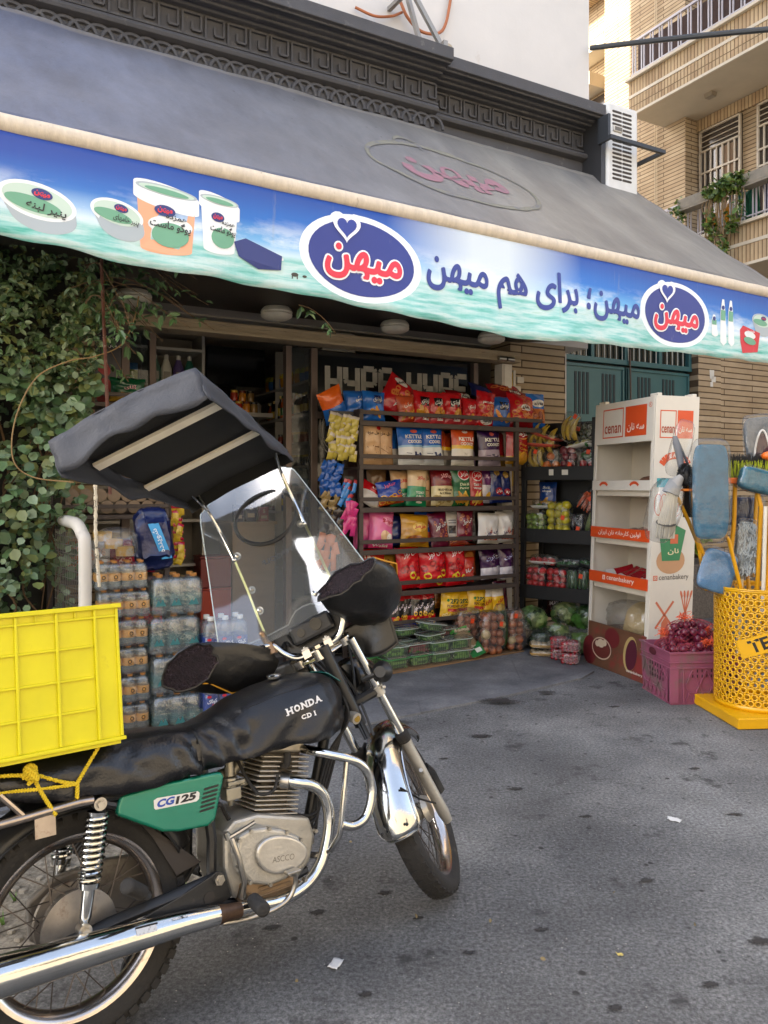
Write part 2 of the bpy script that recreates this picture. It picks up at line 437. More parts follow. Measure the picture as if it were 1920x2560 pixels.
def verge():                                              # stony strip behind the motorcycle
    m, N, L, p = node_mat('stony_soil')
    tc = N.new('ShaderNodeTexCoord').outputs['Object']
    c = ramp(N, L, tnoise(N, L, tc, 14, 8, .75), [(.3, '#4d463b'), (.5, '#8d8474'), (.7, '#b3ab9b')])
    c = mixc(N, L, .6, c, ramp(N, L, tnoise(N, L, tc, 70, 4, .7), [(.3, '#555555'), (.7, '#ffffff')]), 'MULTIPLY')
    L.new(c, p.inputs['Base Color']); p.inputs['Roughness'].default_value = .95
    b = N.new('ShaderNodeBump'); b.inputs['Strength'].default_value = 1; b.inputs['Distance'].default_value = .02
    L.new(tnoise(N, L, tc, 30, 6, .7), b.inputs['Height']); L.new(b.outputs[0], p.inputs['Normal'])
    g = MB(); g.grid(lambda u, v: FW(-3.5+4.4*u, 2.72+1.0*v+.05*nz(u*9, 1), .02+.02*nz(u*30, v*9)+.012*nz(u*90, v*30)-(.03 if v in (0, 1) or u == 1 else 0)), 80, 24)
    tag(g.build('verge', m), None, None, kind='structure')
    g = MB(); r = random.Random(3)
    for i in range(260):
        s, q = r.uniform(-2.2, .85), r.uniform(2.75, 3.65); c = FW(s, q, .02); a = r.uniform(.006, .022)
        g.ell(c, (a*r.uniform(.7, 1.3), a, a*.7), 6, 4)
    tag(g.build('pebbles', mat('pebble', '#8d8576', .9, var=(30, .5))), 'loose pebbles on the stony strip behind the motorcycle', 'pebbles', kind='stuff')
    g = MB()
    for i in range(90):
        s, q = r.uniform(-2.2, .8), r.uniform(2.8, 3.6); c = FW(s, q, .02)
        for k in range(5):
            a = r.uniform(0, 6.28); h = r.uniform(.02, .07); w = .006
            d = Vector((cos(a), sin(a), 0)); o_ = Vector((-d.y, d.x, 0))*w
            g.add([c-o_, c+o_, c+d*h*.6+Vector((0, 0, h))], [(0, 1, 2)])
    tag(g.build('weeds', mat('weed', '#5a7a34', .7)), 'small green weeds among the stones behind the motorcycle', 'weeds', kind='stuff')
verge()

# ================================================================== shop building
plaster = mat('pale_plaster', '#cbc6c0', .85, bump=(40, .08), var=(.9, .88), dirt=('#b3a596', 1.3, .62))
cornice_m = mat('grey_moulded_stone', '#4c4b4d', .75, bump=(130, .35), var=(3, .75), dirt=('#6b6864', 7, .6))
dark_clad = mat('dark_cladding', '#3d3733', .4, var=(2, .7))
def brick_mat(key, along, c1='#b5a286', c2='#a08b6c', cm='#5c4a36', rowh=.072, bw=1.1, mort=.008, soldier=False, offs=.5):
    """thin long bricks; along = object axis that runs along the wall ('X' or 'Y')"""
    m, N, L, p = node_mat(key)
    tc = N.new('ShaderNodeTexCoord').outputs['Object']
    sx = N.new('ShaderNodeSeparateXYZ'); L.new(tc, sx.inputs[0])
    cx = N.new('ShaderNodeCombineXYZ')
    if soldier: L.new(sx.outputs['Z'], cx.inputs[0]); L.new(sx.outputs[along], cx.inputs[1])
    else: L.new(sx.outputs[along], cx.inputs[0]); L.new(sx.outputs['Z'], cx.inputs[1])
    b = N.new('ShaderNodeTexBrick'); L.new(cx.outputs[0], b.inputs['Vector'])
    b.inputs['Scale'].default_value = 1; b.inputs['Brick Width'].default_value = bw; b.inputs['Row Height'].default_value = rowh
    b.inputs['Mortar Size'].default_value = mort; b.inputs['Mortar Smooth'].default_value = .3
    b.inputs['Color1'].default_value = lin(c1); b.inputs['Color2'].default_value = lin(c2); b.inputs['Mortar'].default_value = lin(cm)
    b.offset = offs
    c = mixc(N, L, .5, b.outputs['Color'], ramp(N, L, tnoise(N, L, tc, 1.4, 7, .7), [(.3, '#a89f92'), (.65, '#ffffff')]), 'MULTIPLY')
    L.new(c, p.inputs['Base Color']); p.inputs['Roughness'].default_value = .85
    bp = N.new('ShaderNodeBump'); bp.inputs['Strength'].default_value = .8; bp.inputs['Distance'].default_value = .008; bp.invert = True
    L.new(b.outputs['Fac'], bp.inputs['Height']); L.new(bp.outputs[0], p.inputs['Normal'])
    return m
brick_x = brick_mat('buff_brick_front', 'X'); brick_y = brick_mat('buff_brick_side', 'Y', '#b3a082', '#a08a6c', rowh=.068)
soldier_y = brick_mat('buff_brick_upright', 'Y', '#bfaa88', '#a99070', '#6d5a40', .066, .9, .008, True, 0)
soldier_x = brick_mat('buff_brick_upright_front', 'X', '#bfaa88', '#a99070', '#6d5a40', .066, .9, .008, True, 0)
shop = fthing('shop_building', 'corner grocery shop with white plaster upper wall and dark moulded cornice above the awning', 'shop building', 1.5, 5.95, 0)
b = MB(); b.box(-12, 5.67, 5.97, 13.15, 5.0, 17); b.box(-12, 5.66, 5.975, 6.3, 2.92, 4.998)  # unseen height and depth are sized so the wall shades the street
b.box(5.36, 5.66, 6.3, 13.14, 0, 4.998)
b.build('upper_wall', plaster, shop)
b = MB(); b.box(4.66, 5.358, 5.98, 6.298, 0, 2.918); b.build('brick_pier', brick_x, shop)
b = MB(); b.box(-12, .84, 5.98, 6.298, 0, 2.918); b.build('side_wall', brick_x, shop)
b = MB(); b.box(.5, 5.0, 6.3, 10.2, -.05, .016); b.box(.5, 5.0, 6.3, 10.2, 2.905, 2.95); b.box(.5, 5.0, 10.0, 10.2, .02, 2.9); b.box(.5, .7, 6.3, 10, .02, 2.9); b.box(4.8, 5.0, 6.3, 10, .02, 2.9)
b.build('interior_shell', mat('shop_interior', '#b0aaa0', .8, var=(1.5, .85)), shop)
# cornice: one profile, two lengths
prof = [(.0, 5.235), (.50, 5.235), (.50, 5.13), (.465, 5.125), (.462, 5.112), (.43, 5.116), (.40, 5.126), (.375, 5.125), (.372, 5.108), (.345, 5.105), (.325, 5.108), (.322, 5.09), (.29, 5.088), (.27, 5.098), (.245, 5.098), (.24, 5.08), (.21, 5.078), (.19, 5.075),
        (.19, 4.86), (.22, 4.855), (.255, 4.845), (.268, 4.82), (.255, 4.795), (.22, 4.785), (.19, 4.78), (.19, 4.56), (.0, 4.56)]
b = MB()
for s0, s1, e in ((-1.5, 3.66, .0), (3.664, 5.52, -.11)):
    b.loft([[(s, 5.965-max(o+e*(o > 0), 0), z) for o, z in prof] for s in (s0, s1)], 0, True, False)
b.build('cornice', cornice_m, shop, bevel=.006)
b = MB()
def key_unit(s, w, z0, h, q):
    for vf in (line2([(0, .04), (1, .04)], .1), line2([(.06, 0), (.06, .96), (.86, .96), (.86, .28), (.46, .28), (.46, .62)], .1)):
        vs, fs = vf
        for f in fs:
            pts = [(s+vs[k][0]*w, z0+vs[k][1]*h) for k in f]
            b.prism(pts, q, q-.026)
n = 28
for i in range(n): key_unit(-1.2+i*.1745, .1745, 4.875, .185, 5.775)
for i in range(11): key_unit(3.70+i*.164, .164, 4.875, .185, 5.885)
b.build('meander_pattern', cornice_m, shop, bevel=.004)
b = MB()
for i in range(46):
    s = -1.4+i*.112
    b.tube([(s+.1*cos(a), 5.765, 4.67+.1*sin(a)) for a in [pi*k/10 for k in range(11)]], .016, 6)
b.build('scallop_border', cornice_m, shop)
# shutter box, soffit, frames
b = MB(); b.box(.55, 4.64, 5.80, 5.968, 2.672, 2.765); b.box(.55, 4.64, 5.785, 5.80, 2.672, 2.70); b.box(.55, 4.64, 5.79, 5.80, 2.735, 2.765)
b.build('shutter_box', mat('beige_metal', '#a8977c', .5, .2, var=(4, .7), dirt=('#5a4834', 9, .6), stretch=(1, 1, 6)), shop, bevel=.006)
b = MB()
for i in range(2): b.cyl((4.36+i*.10, 5.775, 2.69), (4.44+i*.10, 5.775, 2.69), .024, 12)
b.build('roller_guide', steel, shop)
b = MB(); b.add([(-1, 5.968, 2.90), (4.75, 5.968, 2.90), (5.33, 5.45, 2.90), (5.2, 4.75, 2.90), (-1, 4.75, 2.90)], [(0, 1, 2, 3, 4)])
b.add([(-1, 5.968, 2.94), (4.75, 5.968, 2.94), (5.33, 5.45, 2.94), (5.2, 4.75, 2.94), (-1, 4.75, 2.94)], [(4, 3, 2, 1, 0)])
b.add([(-1, 4.75, 2.90), (5.2, 4.75, 2.90), (5.33, 5.45, 2.90), (4.75, 5.968, 2.90), (-1, 4.75, 2.94), (5.2, 4.75, 2.94), (5.33, 5.45, 2.94), (4.75, 5.968, 2.94)], [(0, 1, 5, 4), (1, 2, 6, 5), (2, 3, 7, 6)])
b.build('canopy_soffit', dark_clad, shop)
frame_m = mat('brown_aluminium', '#5f524c', .45, .5, var=(6, .75))
for s0, s1 in ((1.03, 1.09), (1.235, 1.285), (2.34, 2.392), (2.568, 2.627), (4.235, 4.29)):
    b = MB(); b.box(s0, s1, 5.99, 6.06, .03, 2.668); b.build('door_post', frame_m, shop, bevel=.004)
b = MB(); b.box(4.50, 4.62, 5.90, 6.02, .02, 2.668); b.box(4.515, 4.605, 5.885, 5.90, .02, 2.66)
b.build('white_door_jamb', white_paint, shop, bevel=.004)
b = MB(); b.box(4.63, 4.75, 5.93, 5.97, 2.42, 2.47); b.box(4.70, 4.78, 5.92, 5.96, 2.5, 2.56); b.box(4.66, 4.69, 5.93, 5.97, 2.3, 2.62); b.box(4.72, 4.92, 5.955, 5.975, 2.40, 2.415)
b.build('shutter_latch', mat('latch_metal', '#b9b2a4', .5, .3, dirt=('#6d543a', 14, .58)), shop, bevel=.003)
b = MB(); b.tube([(4.655, 5.95, 2.6), (4.665, 5.945, 2.2), (4.66, 5.95, 1.5)], .01, 6); b.build('yellow_cable', plastic('#c9a21c'), shop)
b = MB(); b.box(2.63, 4.235, 6.045, 6.055, .05, 2.668); b.build('window_film', mat('black_window_film', '#101112', .12, spec=.6), shop)
hy = MB(); gm = lambda x, z: (x, 6.041, z)
def blocky(s0, w, word):
    """rounded block capitals drawn as strokes"""
    S = {'H': [[(0, 0), (0, 1)], [(1, 0), (1, 1)], [(0, .45), (1, .45)]], 'Y': [[(0, 1), (0, .55), (.12, .42), (1, .42)], [(1, 1), (1, .1), (.9, 0), (.1, 0)]],
         'P': [[(0, 0), (0, 1), (.9, 1), (1, .9), (1, .5), (.9, .42), (0, .42)]], 'E': [[(1, 1), (.1, 1), (0, .9), (0, .1), (.1, 0), (1, 0)], [(0, .5), (.9, .5)]]}
    for i, ch in enumerate(word):
        for st in S[ch]:
            vs, fs = line2([(s0+(i*1.5+x)*w*.17, 2.30+.235*z) for x, z in st], .05)
            hy.decal((vs, fs), gm)
blocky(2.74, .68, 'HYPE'); blocky(3.55, .68, 'HYPE')
hy.decal(fit(text2d('ENERGY', .02), 2.78, 2.215, h=.05), gm); hy.decal(fit(text2d('ENERGY DRINK', .02), 3.7, 2.215, h=.05), gm)
for k, r0 in enumerate((.16, .20)):
    hy.decal(line2([(2.78+r0*.6*cos(a), 1.98+r0*sin(a)) for a in [2*pi*i/40 for i in range(41)]], .01), gm)
hy.build('window_lettering', mat('pale_vinyl', '#8d8b84', .6, var=(8, .75)), shop)
pane = film('window_glass', '#8a9296', .95, .05, .02)
for s0, s1 in ((1.09, 1.235), (2.392, 2.568)):
    b = MB(); b.box(s0, s1, 6.02, 6.026, .05, 2.665); b.build('glass_pane', pane, shop)
b = MB(); b.box(.845, 1.03, 6.0, 6.02, 1.9, 2.668); pst = b.build('poster', mat('dark_poster', '#221d2b', .35, var=(5, .6)), shop)
b = MB(); q_ = lambda x, z: (x, 5.996, z)
b.decal(fit(text2d('پاپ شکلات', .01), .965, 2.60, h=.032), q_); b.decal(fit(text2d('یک میان وعده', .01), .955, 2.545, h=.034), q_)
b.build('poster_text', ink('#d8d4d0'), shop)
b = MB()
for x, z, r in ((.87, 2.38, .07), (.9, 2.25, .06), (.86, 2.14, .05)): b.decal(disc2(x+.03, z, r*.6, r, 2, 12, .6), q_)
b.build('poster_print', ink('#9c2028'), shop)
# ceiling lamps under the awning
lm = mat('lamp_plastic', '#e6dfcc', .45, var=(8, .8))
words = ('leftmost, behind hanging ivy tendrils', 'second from left, above the open door', 'third from left, above the black window', 'rightmost, near the end of the shutter box')
for i, s in enumerate((1.066, 2.148, 3.211, 4.225)):
    b = MB(); X = Matrix.Translation((s, 5.7, 0))
    b.lathe([(.10, 2.899), (.115, 2.885), (.125, 2.862), (.12, 2.85)], 28, 0, X)
    b.lathe([(.118, 2.85), (.125, 2.842), (.118, 2.825), (.09, 2.808), (.04, 2.80), (.001, 2.799)], 28, 0, X, True)
    fsolo('ceiling_lamp', b, lm, 'round cream ceiling lamp under the awning, '+words[i], 'lamp', s, 5.7, 2.9, 'ceiling lamps under the awning')

# ================================================================== awning
awn = fthing('awning', 'grey fabric shop awning with blue dairy banner and cream rolled front bar', 'awning', 2.8, 5.5, 4.5)
def zbar(s): return 3.315-.022*(s-.15)
def canopy(u, v):
    s = -1.2+7.2*u+(.45*u)*v
    zt = 4.685-.02*(s-1); z = zt+(zbar(s)+.02-zt)*v-.03*sin(pi*v)
    z += .02*nz(s*1.6+v*5, v*3)+.008*nz(s*7-v*12, v*6)
    return (s, 5.74-1.5*v, z)
m, N, L, p = node_mat('awning_fabric')
tc = N.new('ShaderNodeTexCoord').outputs['Object']
mp = N.new('ShaderNodeMapping'); mp.inputs['Scale'].default_value = (1.2, .5, .5); mp.inputs['Rotation'].default_value = (0, 0, .6); L.new(tc, mp.inputs['Vector'])
sx = N.new('ShaderNodeSeparateXYZ'); L.new(tc, sx.inputs[0])
side = mrange(N, L, sx.outputs['X'], -2.4, 1.2)
c = mixc(N, L, side, '#525a72', '#6e6d68')                       # blue-grey at the left, greyer and lighter towards the street corner
c = mixc(N, L, .85, c, ramp(N, L, tnoise(N, L, mp.outputs[0], 1.6, 8, .7), [(.3, '#6c7086'), (.5, '#c8c8cc'), (.66, '#ffffff')]), 'MULTIPLY')
v = N.new('ShaderNodeTexVoronoi'); v.inputs['Scale'].default_value = 7; L.new(tc, v.inputs['Vector'])
sp = mrange(N, L, v.outputs['Distance'], .05, .08, 1, 0)
mm = N.new('ShaderNodeMath'); mm.operation = 'MULTIPLY'; L.new(sp, mm.inputs[0]); L.new(mrange(N, L, tnoise(N, L, tc, 1.1, 2), .5, .56), mm.inputs[1])
c = mixc(N, L, mm.outputs[0], c, '#20242e')
L.new(c, p.inputs['Base Color']); p.inputs['Roughness'].default_value = .5; p.inputs['Sheen Weight'].default_value = .2
bp = N.new('ShaderNodeBump'); bp.inputs['Strength'].default_value = .35; bp.inputs['Distance'].default_value = .02
L.new(tnoise(N, L, mp.outputs[0], 5, 6, .6), bp.inputs['Height']); L.new(bp.outputs[0], p.inputs['Normal'])
b = MB(); b.grid(canopy, 90, 24); b.build('canopy', m, awn, solid=.006)
b = MB()
b.tube([(s, 4.215+.004*nz(s*4), zbar(s)-.035+.004*nz(s*6, 4)) for s in [-1.2+.12*i for i in range(64)]], .052, 12)
b.build('front_bar', mat('cream_rolled_fabric', '#d8c9b2', .6, bump=(60, .2), var=(9, .75), dirt=('#8a6f52', 11, .64), stretch=(3, 1, 1)), awn)
b = MB()
for s in (-.6, 2.2, 5.0): b.tube([(s, 5.9, 3.6), (s+.3, 5.0, 3.28), (s+.1, 4.3, 3.22)], .022, 8)
b.box(-1, 5.6, 5.2, 5.24, 2.945, 3.0)
b.build('folding_arm', black_metal, awn)
VB = [(-1.2, 2.76), (.151, 2.733), (.359, 2.719), (.809, 2.665), (1.234, 2.659), (1.762, 2.632), (2.525, 2.561), (3.381, 2.506), (4.112, 2.538), (5.106, 2.552), (6.5, 2.56)]
def zbot(s):
    for (a, za), (c_, zc) in zip(VB[:-1], VB[1:]):
        if a <= s <= c_:
            t = (s-a)/(c_-a); t = t*t*(3-2*t)*.5+t*.5; return za+(zc-za)*t
    return 2.56
def ztop(s): return zbar(s)-.06
def val_q(s, z):
    t = max(0, min(1, (ztop(s)-z)/(ztop(s)-zbot(s))))
    return 4.19+.016*sin(s*4.3+.6)*t+.012*sin(s*9.7)*t*t+.03*t*sin(s*1.4)
def val(u, v):
    s = -1.2+7.65*u; z = ztop(s)+(zbot(s)-ztop(s))*v+.004*sin(s*17)*v
    return (s, val_q(s, z), z)
def on_val(k): return lambda s, z: (s, val_q(s, z)-.004*k, z)
m, N, L, p = node_mat('printed_banner')
tc = N.new('ShaderNodeTexCoord').outputs['Object']
sx = N.new('ShaderNodeSeparateXYZ'); L.new(tc, sx.inputs[0])
ad = N.new('ShaderNodeMath'); ad.operation = 'MULTIPLY_ADD'; L.new(sx.outputs['X'], ad.inputs[0]); ad.inputs[1].default_value = .022; L.new(sx.outputs['Z'], ad.inputs[2])
# banner height 0 (hem) .. 1 (bar); object origin sits at s 2.8, z 4.5
h_ = mrange(N, L, ad.outputs[0], -1.92, -1.24)
wv = N.new('ShaderNodeMapping'); wv.inputs['Scale'].default_value = (1.6, 1, 5); L.new(tc, wv.inputs['Vector'])
cl = tnoise(N, L, wv.outputs[0], 1.5, 7, .6)
skyc = ramp(N, L, h_, [(.34, '#d3e6f0'), (.44, '#6aaee0'), (.60, '#2470c4'), (.92, '#1b3c94')])
lm_ = mrange(N, L, sx.outputs['X'], -2.9, -1.2, .75, 0)
skyc = mixc(N, L, lm_, skyc, ramp(N, L, h_, [(.38, '#dfeaf2'), (.56, '#3a6cb8'), (.75, '#27409a')]))
glow = N.new('ShaderNodeMath'); glow.operation = 'SUBTRACT'; L.new(sx.outputs['X'], glow.inputs[0]); glow.inputs[1].default_value = .3
ga = N.new('ShaderNodeMath'); ga.operation = 'ABSOLUTE'; L.new(glow.outputs[0], ga.inputs[0])
gl = mrange(N, L, ga.outputs[0], .15, .8, .85, 0)
skyc = mixc(N, L, gl, skyc, '#dfe9ea')                           # printed white cloud in the middle
cf = mrange(N, L, cl, .47, .62)
cband = ramp(N, L, h_, [(.3, (1, 1, 1, 1)), (.42, (.8, .8, .8, 1)), (.66, (0, 0, 0, 1))])
cm = N.new('ShaderNodeMath'); cm.operation = 'MULTIPLY'; L.new(cf, cm.inputs[0]); L.new(cband, cm.inputs[1])
skyc = mixc(N, L, cm.outputs[0], skyc, '#f1f5f6')
sea = N.new('ShaderNodeMapping'); sea.inputs['Scale'].default_value = (1.5, 1, 12); L.new(tc, sea.inputs['Vector'])
seac = ramp(N, L, tnoise(N, L, sea.outputs[0], 2.2, 7, .6), [(.3, '#4fae9e'), (.45, '#8cc9c4'), (.6, '#c4dcda'), (.75, '#86c0a8')])
land = mrange(N, L, h_, .36, .30)
c = mixc(N, L, land, skyc, seac)
dr = N.new('ShaderNodeMapping'); dr.inputs['Scale'].default_value = (9, 1, .9); L.new(tc, dr.inputs['Vector'])
drip = mrange(N, L, tnoise(N, L, dr.outputs[0], 2.0, 6, .7),   .62, .85, 0, .5)
c = mixc(N, L, drip, c, '#9d9b94')
L.new(c, p.inputs['Base Color']); p.inputs['Roughness'].default_value = .45
bp = N.new('ShaderNodeBump'); bp.inputs['Strength'].default_value = .15; bp.inputs['Distance'].default_value = .02
L.new(tnoise(N, L, dr.outputs[0], 1.5, 4), bp.inputs['Height']); L.new(bp.outputs[0], p.inputs['Normal'])
b = MB(); b.grid(val, 200, 12); b.build('valance', m, awn, solid=.003)
def banner(name, hexc, parts, k, rough=.45):
    b = MB()
    for i, vf in enumerate(parts): b.decal(vf, on_val(k+.035*i))
    return b.build(name, mat('print', hexc, rough, dirt=('#9d9b94', 6, .66), stretch=(4, 1, .6)), awn)
def fat(vf, r, n):
    vs, fs = vf; return [vf]+[([(x+r*cos(2*pi*k/n), z+r*sin(2*pi*k/n)) for x, z in vs], fs) for k in range(n)]
def oval(s0, z0, rx, ry, ang, word, i):
    f = sin(ang)/cos(ang)
    el = lambda k, y=0: disc2(s0, z0+y, rx*k, ry*k, 8, 44, ang)
    hx, hz = s0-.11*rx/.36, z0+ry*.80
    banner('logo_glow', '#e9f1f6', [el(1.16), heart2(hx, hz, rx*.34)], .6)
    banner('logo_oval', '#2b3a86', [el(1.0)], 1.1)
    t0 = w0 = text2d(word)
    banner('logo_outline', '#f0f2f4', fat(fit(w0, s0+.02*rx, z0-.18*ry, w=rx*1.40, h=ry*.88, rot=ang*.7), .019, 14)+[heart2(hx, hz, rx*.27)], 2.0)
    banner('logo_word', '#d8344a', fat(fit(t0, s0+.02*rx, z0-.18*ry, w=rx*1.40, h=ry*.88, rot=ang*.7), .008, 8), 3.0)
    banner('logo_heart', '#2b3f93', [heart2(hx, hz, rx*.19)], 2.9)
oval(2.135, 2.885, .355, .225, -.10, 'میهن', 0)
oval(4.89, 2.84, .335, .215, -.06, 'میهن', 1)
banner('slogan_lettering', '#2d3f8c', fat(fit(text2d('میهن؛ برای هم میهن'), 3.54, 2.845, w=1.90, h=.32, rot=-.035), .0065, 8), 1.2)
# printed dairy tubs, left part of the banner
def tubprint():
    white, red, pea, nav, grn, gry, pale, red2 = [], [], [], [], [], [], [], []
    dk = []
    for s0, z0, rx, ry, an in ((.32, 2.925, .185, .088, -.2), (.70, 2.925, .135, .07, -.2), (5.95, 2.90, .13, .06, -.1)):
        for k in range(5): gry.append(disc2(s0+.006*k, z0-.016*k, rx*(.97-.025*k), ry, 4, 30, an))
        white.append(disc2(s0, z0, rx, ry, 4, 36, an)); pale.append(disc2(s0, z0, rx*.88, ry*.80, 4, 36, an)); grn.append(disc2(s0-.02, z0-ry*.2, rx*.72, ry*.42, 4, 30, an))
        nav.append(disc2(s0+.02, z0+ry*.40, rx*.27, ry*.30, 2, 20, an)); red2.append(fit(text2d('میهن', .05), s0+.02, z0+ry*.38, w=rx*.40, h=ry*.34, rot=an))
    dk.append(fit(text2d('پنیر لبنه', .02), .36, 2.885, w=.19, h=.055, rot=-.2)); dk.append(fit(text2d('پنیر خامه‌ای'.replace('\u200c', ''), .01), .745, 2.895, w=.13, h=.04, rot=-.15))
    for s0, z0, w, h, body in ((.955, 2.90, .33, .30, pea), (1.245, 2.925, .22, .26, white)):
        lo_ = [(s0+w*.41*cos(a), z0-h*.42+h*.09*sin(a)) for a in [pi+pi*k/14 for k in range(15)]]
        body.append(poly2([(s0-w*.47, z0+h*.45)]+lo_+[(s0+w*.47, z0+h*.40)]))
        white.append(poly2([(s0+w*.53*cos(a), z0+h*.38+h*.10*sin(a)-.03*cos(a)) for a in [pi+pi*k/14 for k in range(15)]]+[(s0+w*.53*cos(a), z0+h*.62+h*.11*sin(a)-.03*cos(a)) for a in [pi*k/14 for k in range(15)]]))
        gry.append(disc2(s0, z0+h*.62, w*.50, h*.09, 3, 28, -.1)); pale.append(disc2(s0, z0+h*.615, w*.45, h*.07, 3, 28, -.1))
        red2.append(fit(text2d('میهن', .05), s0-.01, z0+h*.26, w=w*.24, h=h*.11, rot=-.1))
        grn.append(disc2(s0+.02, z0-h*.16, w*.3, h*.22, 3, 22)); white.append(disc2(s0+.02, z0+.01*h, w*.36, h*.17, 3, 22))
        grn.append(disc2(s0, z0+h*.60, w*.36, h*.05, 2, 20, -.1))
        nav.append(disc2(s0-.01, z0+h*.26, w*.17, h*.10, 2, 18, -.1))
        dk.append(fit(text2d('یوگو ماست', .02), s0+.02, z0+.0*h, w=w*.66, h=h*.2, rot=-.1)); dk.append(fit(text2d('همزده', .02), s0+.05, z0+h*.14, w=w*.34, h=h*.1, rot=-.1))
        dk.append(fit(text2d('میهن', .02), s0-.01, z0+h*.26, w=w*.2, h=h*.08)) if 0 else None
    nav.append(poly2([(1.33, 2.875), (1.40, 2.905), (1.62, 2.835), (1.615, 2.755), (1.48, 2.745), (1.36, 2.80)]))
    white.append(line2([(1.325, 2.878), (1.47, 2.815), (1.63, 2.818)], .014))
    for x, z in ((5.335, 2.81), (5.44, 2.855), (5.535, 2.855)):
        h = .16 if x < 5.4 else .34
        white.append(poly2([(x-.012, z+h*.5), (x+.012, z+h*.5), (x+.03, z+h*.2), (x+.055, z-h*.52), (x+.02, z-h*.6), (x-.02, z-h*.52), (x-.03, z+h*.2)]))
        grn.append(rect2(x-.024, x+.03, z+.0, z+h*.24, 1, 1)); nav.append(disc2(x, z+h*.3, .018, .018, 2, 12))
    red.append(poly2([(5.66, 2.80), (5.70, 2.84), (5.94, 2.80), (5.93, 2.64), (5.70, 2.61), (5.67, 2.70)])); white.append(disc2(5.80, 2.77, .08, .03, 2, 18, -.1)); grn.append(disc2(5.80, 2.72, .09, .03, 2, 18, -.1))
    banner('shade_print', '#a9b4ba', gry, .5); banner('lid_print', '#c2d6c8', pale, 1.0); banner('emblem_print', '#d8344a', red2, 2.3); banner('tub_print', '#e6eaea', white, .75); banner('tub_print', '#eda884', pea, .8)
    banner('label_print', '#6ca588', grn, 1.3); banner('label_print', '#2c3a78', nav, 1.6); banner('label_print', '#cc2f3c', red, 1.0)
    banner('lettering', '#2c3030', dk, 2.2)
    banner('lettering', '#e6e6ea', [fit(text2d('پنیر', .02), 1.50, 2.855, w=.08, h=.025, rot=-.2), fit(text2d('خامه میهن', .02), 5.80, 2.80, w=.12, h=.03)], 2.4)
    banner('cow_print', '#3d3a36', [disc2(1.70, 2.74, .022, .012, 2, 12), disc2(1.76, 2.735, .014, .008, 2, 12), line2([(1.685, 2.735), (1.685, 2.715)], .006), line2([(1.715, 2.735), (1.715, 2.715)], .006)], 1.0)
tubprint()
# faded emblem on the canopy
def can(u, v):
    s = u; t = v; w = (s+1.2)/(7.2+.45*t); x, y, z = canopy(w, t); return (x, y-.006, z+.006)
b = MB()
b.decal(line2([(3.34+.76*cos(a), .48+.24*sin(a)) for a in [2*pi*i/60 for i in range(61)]], .03), lambda x, y: can(x, 1-y))
b.decal(line2([(3.10+.12*cos(a), .71+.05*sin(a)) for a in [-.6+4.2*i/20 for i in range(21)]], .02), lambda x, y: can(x, 1-y))
b.build('faded_emblem', mat('faded_print', '#757367', .7, dirt=('#68676a', 8, .48)), awn)
b = MB(); vf = fit(text2d('میهن', .05), 3.32, .46, w=.98, h=.23)
b.decal(vf, lambda x, y: can(x, 1-y)); b.build('faded_lettering', mat('faded_pink_print', '#8c6670', .7, dirt=('#6c6566', 8, .55)), awn)
# ================================================================== things on the shop wall
b = MB(); b.tube(bez([(2.95, 5.93, 5.62), (3.12, 5.90, 5.58), (3.3, 5.92, 5.64), (3.42, 5.94, 5.72)]), .012, 8)
b.tube(bez([(3.40, 5.93, 5.80), (3.46, 5.90, 5.66), (3.6, 5.9, 5.58), (3.78, 5.91, 5.62), (3.88, 5.93, 5.75), (3.95, 5.94, 6.05)]), .014, 8)
fsolo('copper_pipe', b, mat('copper_insulation', '#a5623c', .5, .3), 'copper coloured hose looping over the cornice by the white wall', 'hose', 3.3, 5.95, 5.6)
b = MB(); b.box(3.12, 3.62, 5.55, 5.60, 5.245, 5.285); b.box(3.58, 3.62, 5.5, 5.96, 5.25, 5.3)
for a, c_ in (((3.4, 5.6, 5.28), (3.42, 5.9, 5.95)), ((3.62, 5.58, 5.27), (3.3, 5.62, 5.75)), ((3.3, 5.6, 5.7), (3.3, 5.96, 5.72))): b.tube([a, c_], .025, 4)
fsolo('bracket', b, mat('galvanised', '#8f8b85', .5, .5, dirt=('#5c4a3a', 9, .6)), 'grey metal angle bracket standing on the cornice ledge', 'bracket', 3.4, 5.6, 5.24)
b = MB(); b.lathe([(.05, 5.24), (.07, 5.3), (.07, 5.4), (.05, 5.42)], 16, 0, Matrix.Translation((3.75, 5.75, 0)))
fsolo('pipe_bundle', b, mat('taped_pipe', '#b5a892', .7, var=(9, .7)), 'cream wrapped pipe bundle on the cornice beside the hose', 'pipe', 3.75, 5.75, 5.24)

# air conditioner at the corner
ac = fthing('air_conditioner', 'tall white outdoor air conditioner box with two columns of slots', 'air conditioner', 5.8, 5.8, 4.5)
b = MB(); b.box(5.56, 5.985, 5.60, 6.2, 4.42, 5.30); b.build('casing', mat('ac_white', '#d4d3cf', .45, var=(5, .85), dirt=('#a39a8a', 6, .68)), ac, bevel=.03, seg=3)
b = MB(); r_ = []
for i in range(17):
    for cx_, sk in ((5.69, ()), (5.825, ())):
        if cx_ < 5.7 and i in (4, 5): continue
        z = 5.215-.0415*i
        b.prism([(cx_+dx*.053+.012*cos(a), z+.0115*sin(a)) for dx, a in [(1, -pi/2+pi*k/6) for k in range(7)]+[(-1, pi/2+pi*k/6) for k in range(7)]], 5.5975, 5.5995)
b.build('slot', mat('ac_slot', '#3a332d', .7), ac)
b = MB(); b.box(5.635, 5.755, 5.585, 5.5995, 5.015, 5.075); b.build('handle', mat('ac_handle', '#c2bdb2', .5), ac, bevel=.008)
b = MB()
